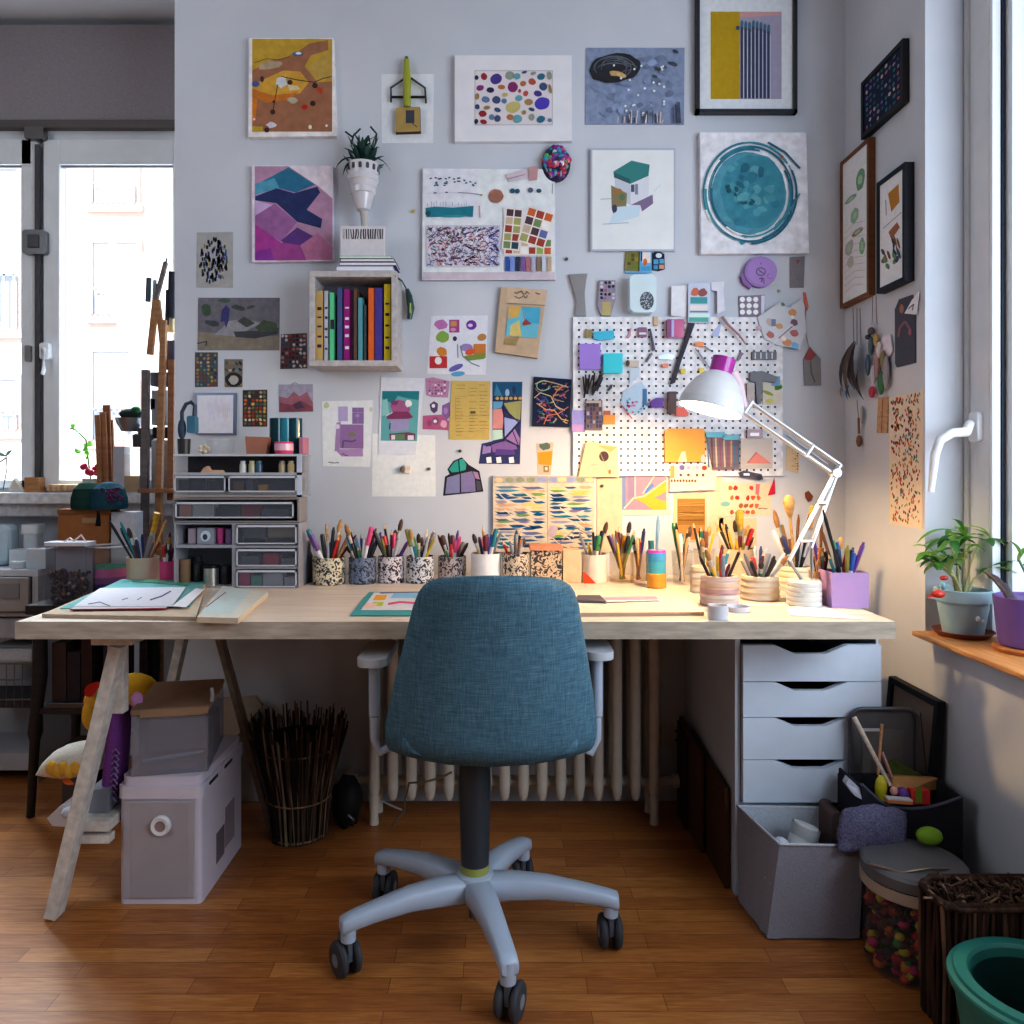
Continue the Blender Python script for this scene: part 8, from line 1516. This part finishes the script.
m = MB().tube([P(3, 490, 2.89), P(7, 468, 2.89), P(6, 455, 2.89)], .002, (90, 100, 110), 5).leaf(P(6, 456, 2.89), P(-4, 452, 2.89), .014, (70, 100, 90), .1, (0, -1, 0)).leaf(P(6, 456, 2.89), P(12, 450, 2.89), .012, (70, 100, 90), .1, (0, -1, 0)).tube([P(-6, 458, 2.89), P(0, 462, 2.89), P(6, 458, 2.89)], .003, (110, 110, 130), 5); tag(m.build('wire_stand', 'leaf'), 'thin sprig at the far left of the window sill', 'plant')
# the easel with things on it
t = thing('wooden_easel', 'tall wooden easel with brushes at its top before the left window', 'easel', P(155, 800, 2.74))
EB = [(168, 124, 88), (112, 104, 104), (140, 96, 66)]; Ye = 2.79
MB().bar(P(159, 500, Ye), P(164, 320, Ye), .021, .02, EB[0], (0, 1, 0)).build('front_leg', 'wood', t, .001)
MB().bar((DX(143, 2.77), 2.77, .003), P(146, 370, Ye), .024, .02, EB[1], (0, 1, 0)).build('leg', 'wood', t, .001)
MB().bar(P(171, 500, 2.80), P(172, 360, 2.80), .022, .02, EB[2], (0, 1, 0)).build('leg', 'wood', t, .001)
MB().bar((DX(159, 2.78), 2.79, .003), P(159, 500, Ye), .021, .02, EB[0], (0, 1, 0)).build('leg', 'wood', t, .001)
MB().bar(P(150, 355, Ye + .004), P(156, 300, Ye), .020, .018, EB[0], (0, 1, 0)).bar(P(156, 300, Ye), P(166, 262, Ye), .014, .014, (120, 110, 106), (0, 1, 0)).bar(P(163, 350, Ye), P(158, 300, Ye), .016, .016, EB[0], (0, 1, 0)).build('mast', 'wood', t, .001)
MB().box(DX(138, 2.74), DX(174, 2.74), 2.735, 2.82, DZ(493, 2.74), DZ(489, 2.74), EB[2]).build('ledge', 'wood', t, .001)
MB().tube([P(163, 276, Ye), P(167, 258, Ye)], [.007, .003], (90, 110, 140), 8).build('tip', 'plastic', t)
for k, (x, y0, y1, r, c, lab) in enumerate([(148, 302, 278, .010, (90, 100, 110), 'grey'), (154, 300, 280, .007, (150, 180, 190), 'pale blue'), (171, 318, 272, .013, (44, 46, 56), 'black'), (167, 325, 290, .008, (60, 56, 60), 'dark'), (157, 296, 284, .006, (70, 80, 96), 'slate')]): rodl('paint_brush', lab + ' brush handle clipped at the top of the easel', 'brush', P(x, y0, 2.80), P(x + 1, y1, 2.80), r, c)
t = thing('wire_shelf_basket', 'stack of grey and white supplies on the easel ledge behind its legs', 'supplies', P(160, 490, 2.83))
m = MB(); 
for (a_, b_, y0, y1, c) in ((151, 168, 440, 490, (190, 192, 198)), (151, 167, 390, 425, (170, 174, 182)), (152, 170, 427, 438, (50, 50, 58)), (150, 170, 372, 386, (90, 96, 110)), (166, 173, 310, 332, (206, 190, 150)), (150, 156, 398, 410, (40, 42, 50)), (166, 174, 340, 370, (80, 84, 100))): m.box(DX(a_, 2.82), DX(b_, 2.82), 2.82, 2.87, DZ(y1, 2.82), DZ(y0, 2.82), c)
m.build('boxes', 'card', t, .004)
boxy('clear_bag', 'clear bag of tan stuff on the sill left of the easel', 'bag', 122, 139, 2.87, .06, zl, .145, (206, 196, 180), 'frost', .012)
tag(MB().rbox(DX(123, 2.88), DX(138, 2.88), 2.876, 2.92, zl + .001, zl + .06, .01, (190, 150, 110)).build('tan_filling', 'card'), 'tan filling at the bottom of the clear bag on the sill', 'filling')
boxy('white_shelf_box', 'white and black box between the slats and the easel on the sill', 'box', 113, 124, 2.87, .05, zl, .17, (186, 184, 192), 'card')
t = thing('black_camera', 'black boxy tool on the sill beside the easel', 'tool', P(140, 448, 2.85)); MB().box(DX(131, 2.85), DX(152, 2.85), 2.86, 2.92, DZ(447, 2.85), DZ(434, 2.85), (44, 46, 52)).box(DX(136, 2.85), DX(148, 2.85), 2.86, 2.9, DZ(434, 2.85), DZ(428, 2.85), (40, 42, 48)).build('body', 'plastic', t, .003)
MB().box(DX(138, 2.86), DX(146, 2.86), 2.875, 2.91, zl, DZ(447, 2.85), (110, 110, 116)).build('stand', 'metal', t)
t = thing('mesh_bowl', 'grey wire bowl with a dark green cloth above the black tool', 'bowl', P(130, 432, 2.86))
MB().lathe([(.01, -.06), (.03, -.05), (.045, -.02), (.052, 0), (.049, 0), (.042, -.02), (.01, -.055)], (DX(130, 2.89), 2.89, DZ(418, 2.88)), (150, 146, 150), 16).build('bowl', 'metal', t); MB().blob(P(131, 414, 2.87), (.045, .03, .02), (50, 60, 60), 10, 7).blob(P(136, 410, 2.86), (.016, .02, .014), (50, 110, 70), 8, 6).build('cloth', 'fabric', t)
